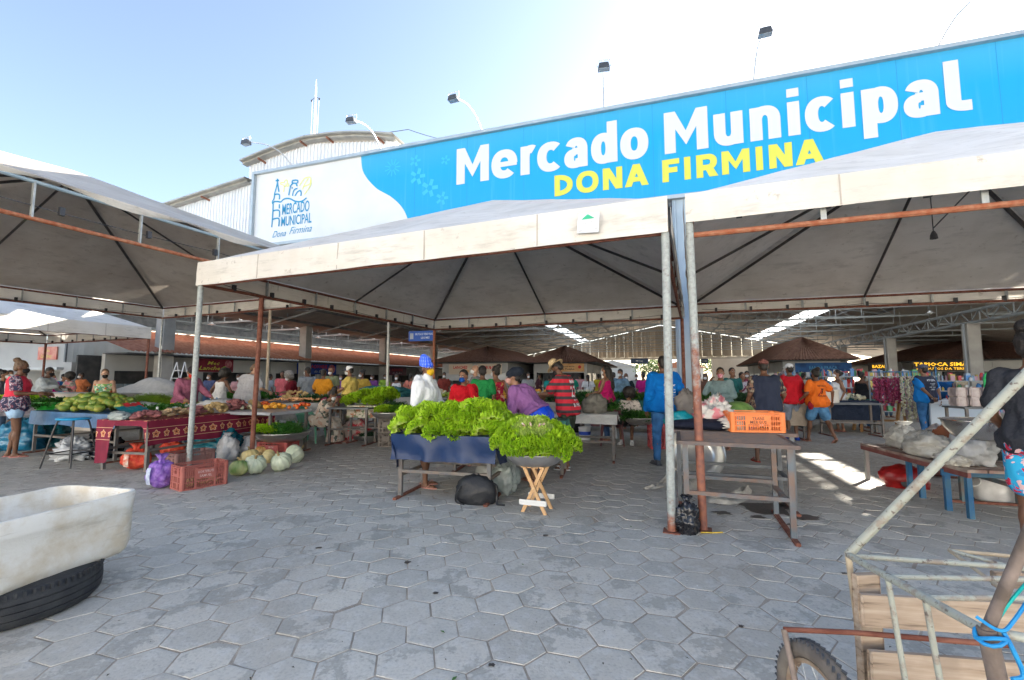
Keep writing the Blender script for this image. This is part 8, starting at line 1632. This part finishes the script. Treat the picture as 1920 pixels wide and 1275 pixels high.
# ================================================================== FOREGROUND: foam tub on tyre (left)
M_foam = bpy.data.materials.new('foam_tub'); M_foam.use_nodes = True; N, L, b = nodes(M_foam)
c_ = mixc(N, L, ramp(N, L, noisev(N, L, 3.2, 6, .65), [(.42, 0.), (.62, .85)]), (.66, .65, .61), (.50, .43, .32)); c_ = mixc(N, L, ramp(N, L, noisev(N, L, 8, 7, .75), [(.62, 0.), (.69, .8)]), c_, (.40, .29, .18)); tc = N.new('ShaderNodeTexCoord'); mp = N.new('ShaderNodeMapping'); mp.inputs['Scale'].default_value = (3, 2, 16); L.new(tc.outputs['Object'], mp.inputs[0]); c_ = mixc(N, L, ramp(N, L, noisev(N, L, 1.6, 6, .7, vec=mp.outputs[0]), [(.56, 0.), (.68, .45)]), c_, (.36, .32, .26))
L.new(c_, b.inputs['Base Color']); b.inputs['Roughness'].default_value = .65; bp = N.new('ShaderNodeBump'); bp.inputs['Strength'].default_value = .6; bp.inputs['Distance'].default_value = .006; L.new(noisev(N, L, 22, 5, .6), bp.inputs['Height']); L.new(bp.outputs[0], b.inputs['Normal'])
def rrect(w, l, r, n=6):
    out = []
    for cx, cy, a0 in ((w/2-r, l/2-r, 0), (-w/2+r, l/2-r, 90), (-w/2+r, -l/2+r, 180), (w/2-r, -l/2+r, 270)):
        for i in range(n+1): a = radians(a0+90*i/n); out.append((cx+r*cos(a), cy+r*sin(a)))
    return out
fr_ = Vector((-2.655, 3.36, 0)); an_ = radians(-10.5); wT, lT = .72, 1.75
cT = fr_+Vector((-cos(an_)*wT/2+sin(an_)*lT/2, -sin(an_)*wT/2-cos(an_)*lT/2, 0))
t = thing('foam_tub', 'big battered white fibre tub resting on an old tyre', 'tub', (cT.x, cT.y, .215), an_); mb = MB(); prof = [(.84, .07, -.02, 0), (.91, .10, .005, .015), (.955, .11, .06, 0), (.965, .11, .16, .0), (.975, .12, .285, .0), (.992, .13, .293, 0), (1.0, .13, .31, 0), (1.005, .13, .385, 0), (.99, .13, .40, 0), (.93, .11, .40, 0), (.91, .10, .38, 0), (.86, .10, .10, 0), (.80, .10, .06, 0), (.4, .05, .055, 0)]
vs = []; n_ = None
for k, (sc_, r_, z_, _) in enumerate(prof):
    ring_ = rrect(wT*sc_, lT-(1-sc_)*wT, r_*sc_, 8)
    R2 = []
    for i in range(len(ring_)):
        a_, b_2 = ring_[i], ring_[(i+1) % len(ring_)]; d_ = sqrt((a_[0]-b_2[0])**2+(a_[1]-b_2[1])**2); m2 = 14 if i % 9 == 8 else 1
        for j in range(m2): R2.append((a_[0]+(b_2[0]-a_[0])*j/m2, a_[1]+(b_2[1]-a_[1])*j/m2))
    n_ = len(R2)
    for (x, y) in R2: e = .006*noise.noise(Vector((x*6, y*6, z_*9)))+.004*noise.noise(Vector((x*22, y*22, z_*30))); s_ = Vector((x, y, 0)).normalized() if x*x+y*y > 0 else Vector(); vs.append((x+s_.x*e, y+s_.y*e, z_+e*.7))
fs = [(i*n_+j, i*n_+(j+1) % n_, (i+1)*n_+(j+1) % n_, (i+1)*n_+j) for i in range(len(prof)-1) for j in range(n_)]+[tuple(reversed(range(n_))), tuple(range((len(prof)-1)*n_, len(prof)*n_))]
mb.add(vs, fs); mb.build('tub_body', M_foam, t, smooth=50)
mb = MB(); mb.tube([(.1, -.1, .42), (.2, -.2, .43), (.3, -.3, .415)], .012, 6); mb.build('cord_scrap', M_whp, t)
M_rub = mat('tyre_rubber', (.018, .02, .024), (.04, .042, .045), sc=10, rough=.75, bump=.03)
tc_ = Vector((-3.10, 2.92, 0)); t = thing('old_tyre', 'worn black tyre lying flat under the white tub', 'tyre', tc_); mb = MB(); ro = .43
mb.lathe([(.27, .02), (.33, .0), (.40, .012), (.425, .04), (.43, .06), (.422, .064), (.43, .068), (.432, .10), (.424, .104), (.432, .108), (.43, .14), (.422, .144), (.43, .148), (.425, .175), (.40, .205), (.33, .22), (.27, .20), (.255, .17), (.29, .15), (.36, .15), (.38, .11), (.36, .06), (.29, .05), (.255, .05), (.27, .02)], 72); mb.build('tyre_body', M_rub, t, smooth=35)
mb = MB()
for k in range(72):
    a = 2*pi*k/72; T_ = Matrix.Translation((cos(a)*.428, sin(a)*.428, .195)) @ Matrix.Rotation(a, 4, 'Z'); mb.box((0, 0, 0), (.012, .012, .03), M=T_)
mb.build('tread_lugs', M_rub, t)
# ================================================================== FOREGROUND: handcart (right)
M_cream = bpy.data.materials.new('cart_paint'); M_cream.use_nodes = True; N, L, b = nodes(M_cream)
c_ = mixc(N, L, ramp(N, L, noisev(N, L, 14, 6, .7), [(.50, 0.), (.62, .7)]), (.34, .355, .31), (.23, .17, .13)); c_ = mixc(N, L, ramp(N, L, noisev(N, L, 45, 3), [(.60, 0.), (.68, .9)]), c_, (.10, .07, .06)); L.new(c_, b.inputs['Base Color']); b.inputs['Roughness'].default_value = .55
M_brownp = mat('cart_rust', (.11, .085, .07), (.24, .19, .165), sc=13, rough=.75, bump=.02)
M_plank = bpy.data.materials.new('cart_plank'); M_plank.use_nodes = True; N, L, b = nodes(M_plank); tc = N.new('ShaderNodeTexCoord'); mp = N.new('ShaderNodeMapping'); mp.inputs['Scale'].default_value = (1.5, 14, 22); L.new(tc.outputs['Object'], mp.inputs[0])
g_ = noisev(N, L, 2.2, 6, .6, vec=mp.outputs[0]); c_ = ramp(N, L, g_, [(.3, (.13, .095, .07)), (.42, (.33, .25, .185)), (.6, (.42, .335, .26)), (.75, (.50, .42, .33))]); c_ = mixc(N, L, ramp(N, L, noisev(N, L, 6, 4), [(.55, 0.), (.7, .5)]), c_, (.22, .17, .13)); L.new(c_, b.inputs['Base Color']); b.inputs['Roughness'].default_value = .8
ct = thing('handcart', 'wooden handcart with cream pipe frame and a bicycle wheel in the right foreground', 'handcart', (0, 0, 0))
Yc = 1.95   # left front corner of the frame
K = at(1590, 1040, Yc); HND = at(1935, 690, 1.55); K2 = at(1850, 1185, 1.28)
def tb_(pts, r, m, name): mb = MB(); mb.tube(pts, r, 12); return mb.build(name, m, ct, smooth=True)
FRr = at(2060, 1080, 1.9)
tb_([K, HND], .0165, M_cream, 'handle')                     # long sloping push handle
tb_([K, K2], .0135, M_cream, 'top_rail')                    # near-left rail towards camera
far1 = at(1925, 1066, 1.85); tb_([K+Vector((.02, 0, -.005)), at(2020, 1072, 1.83)], .0105, M_cream, 'cross_rail')
m1 = K.lerp(K2, .38); m2 = K.lerp(K2, .66)
tb_([m1, at(2020, 1088, 1.62)], .009, M_cream, 'cross_rail'); tb_([m2, at(2020, 1122, 1.45)], .009, M_cream, 'cross_rail')
tb_([K2+Vector((.02, 0, .0)), at(2020, 1215, 1.2)], .012, M_cream, 'cross_rail')
for m_, dwn in ((m1, (1672, 1300)), (m2, (1752, 1300))): tb_([m_, Vector((m_.x+.045, m_.y+.0, m_.z-.42))], .009, M_cream, 'upright')
tb_([K, Vector((K.x+.03, K.y+.0, .30))], .012, mat('cart_dirtycream', (.35, .28, .2), (.45, .38, .28), sc=14, rough=.7), 'corner_post')
tb_([K2+Vector((0, 0, .01)), Vector((K2.x+.04, K2.y, .45))], .021, M_brownp, 'corner_post')
tb_([K2, at(1935, 985, 1.22)], .014, M_brownp, 'rear_handle')
back = at(1780, 1032, 2.35); tb_([back, at(2030, 1055, 2.3)], .010, MATS['cart_dirtycream'], 'far_rail'); tb_([back, at(1880, 1105, 2.0), at(1990, 1250, 1.9)], .008, MATS['cart_dirtycream'], 'far_brace'); tb_([back, at(2030, 1098, 2.0)], .009, M_cream, 'far_rail')
def plank(p, q, hgt, th, name='plank'):
    p = Vector(p); q = Vector(q); d = (q-p); Lq = d.length; x = d.normalized(); z = Vector((0, 0, 1)); y = z.cross(x).normalized(); z = x.cross(y); M_ = Matrix(((x.x, y.x, z.x, p.x), (x.y, y.y, z.y, p.y), (x.z, y.z, z.z, p.z), (0, 0, 0, 1)))
    mb = MB(); mb.box((Lq/2, 0, 0), (Lq, th, hgt), bev=.006); o_ = mb.build(name, M_plank, ct); o_.matrix_basis = M_; return o_
# planked front: uprights and horizontal boards
u0 = at(1625, 1120, 1.88)
mb = MB(); mb.box((0, 0, 0), (.10, .035, .62), bev=.004); o_ = mb.build('plank_post', M_plank, ct, loc=(u0.x+.0, u0.y, u0.z-.22)); o_.rotation_euler = (0, 0, .1)
p1 = at(1612, 1143, 1.80); plank(p1, (p1.x+1.1, p1.y-.10, p1.z-.02), .115, .03); plank((p1.x+.02, p1.y+.0, p1.z-.215), (p1.x+1.1, p1.y-.12, p1.z-.235), .14, .03); plank((p1.x+.02, p1.y, p1.z-.37), (p1.x+1.1, p1.y-.12, p1.z-.39), .13, .03)
p2 = at(1860, 1085, 2.15); plank(p2, (p2.x+.7, p2.y-.1, p2.z), .07, .03)
# floor boards of the tray
for k in range(5): plank((u0.x+.02, u0.y-.12*k-.02, u0.z-.52), (u0.x+1.1, u0.y-.12*k-.12, u0.z-.52), .02, .11)
tb_([at(1470, 1180, 1.83), at(1600, 1186, 1.80), at(1890, 1210, 1.70)], .0095, M_rustd, 'axle_bar')
# wheel: fork and wheel with spokes
wc = Vector((at(1540, 1340, 1.72).x, 1.72, .222)); wr_ = .188
wdir = Vector((.35, -1, 0)).normalized()
wh = bpy.data.objects.new('wheel', None); COL.objects.link(wh); wh.parent = ct
mb = MB(); wdir = Vector((-.08, 1, 0)).normalized(); ax_ = Vector((wdir.y, -wdir.x, 0)); n = 64; vs = []
TW = Matrix(((wdir.x, 0, ax_.x, wc.x), (wdir.y, 0, ax_.y, wc.y), (0, 1, ax_.z, wc.z), (0, 0, 0, 1)))
mb.T = TW; mb.tube([(cos(2*pi*k/n)*wr_, sin(2*pi*k/n)*wr_, 0) for k in range(n+1)], .030, 12, caps=False); mb.build('tyre', mat('bike_tyre', (.10, .085, .075), (.16, .14, .12), sc=20, rough=.85), wh, smooth=True)
mb = MB(); mb.T = TW
for k in range(56):
    a = 2*pi*k/56
    for s_ in (-1, 1): mb.box((0, 0, 0), (.018, .016, .008), M=Matrix.Rotation(a+.03*s_, 4, 'Z') @ Matrix.Translation((wr_+.025, 0, s_*.014)) @ Matrix.Rotation(.6*s_, 4, 'X') )
mb.build('tread', mat('bike_tread', (.05, .055, .065), rough=.8), wh)
mb = MB(); mb.T = TW; mb.lathe([(wr_-.028, -.016), (wr_-.044, -.012), (wr_-.044, .012), (wr_-.028, .016)], 64); mb.build('rim', mat('rim_rust', (.30, .20, .13), (.42, .34, .26), sc=14, rough=.5, metal=.4), wh, smooth=True)
mb = MB(); mb.T = TW
for k in range(20): a = 2*pi*k/20; mb.bar((cos(a+.5*(-1)**k)*.025, sin(a+.5*(-1)**k)*.025, .02*(-1)**k), (cos(a)*(wr_-.035), sin(a)*(wr_-.035), 0), .003)
mb.build('spoke', M_alu, wh); mb = MB(); mb.T = TW; mb.tube([(0, 0, -.05), (0, 0, .05)], .022, 12); mb.build('hub', M_steeld, wh)
f0 = at(1470, 1180, 1.83); tb_([f0, wc-ax_*-.05 if False else wc+Vector((-.055, .03, .0))], .011, M_brownp, 'fork')
# blue rope
M_rope = mat('blue_rope', (.01, .22, .55), (.02, .30, .62), sc=20, rough=.6); mb = MB(); rx_ = K2+Vector((0, -.005, .012))
mb.tube([rx_+Vector((cos(a)*.030, sin(a)*.030-.004, -.02+.012*sin(a*1.3))) for a in [i*.5 for i in range(26)]], .0052, 7); mb.tube(spline([tuple(rx_+Vector((-.03, 0, .03))), tuple(rx_+Vector((0, -.03, .01))), tuple(rx_+Vector((.05, -.02, .03))), tuple(at(1960, 1075, 1.2))], 6), .0045, 6); mb.tube(spline([tuple(rx_+Vector((.02, -.02, .0))), tuple(rx_+Vector((.035, -.03, -.05))), tuple(rx_+Vector((.05, -.03, -.10))), tuple(rx_+Vector((.02, -.03, -.11)))], 6), .0055, 6)
tag(mb.build('blue_rope', M_rope, None, smooth=True), 'bright blue rope knotted round the cart frame corner', 'rope')
mb = MB(); mb.tube(spline([tuple(rx_+Vector((.02, -.01, .03))), tuple(at(1905, 1115, 1.25)), tuple(at(1975, 1040, 1.3))], 6), .004, 6); tag(mb.build('teal_rope', mat('teal_rope', (.0, .36, .34), rough=.6), None, smooth=True), 'teal cord stretched from the cart corner beyond the frame', 'rope')
# ---- litter and leaves on the paving
q = random.Random(12); M_lit = mat('leaf_litter', (.05, .14, .03), rough=.7); M_paper = mat('paper_scrap', (.6, .6, .58), rough=.8); M_dk = mat('dark_litter', (.05, .04, .03), rough=.9)
for nm, lb, m_, n, s_ in (('leaf_scraps', 'small green leaf scraps scattered on the paving', M_lit, 30, .018), ('paper_scraps', 'tiny white paper scraps scattered on the paving', M_paper, 40, .010), ('dark_debris', 'tiny dark crumbs of dirt scattered on the paving', M_dk, 220, .009)):
    mb = MB()
    for k in range(n):
        Y = 1.8+q.random()**1.5*8; X = q.uniform(-1, 1)*Y*1.0; a = q.uniform(0, 6.28); ss = s_*q.uniform(.5, 1.3); c = Vector((X, Y, .011)); d = Vector((cos(a), sin(a), 0)); p = Vector((-sin(a), cos(a), 0))
        mb.add([c-d*ss, c+p*ss*.4+Vector((0, 0, .003)), c+d*ss, c-p*ss*.4+Vector((0, 0, .002))], [(0, 1, 2, 3)])
    tag(mb.build(nm, m_, None, fix=False), lb, 'litter', kind='stuff')
bpy.data.scenes.remove(TS)
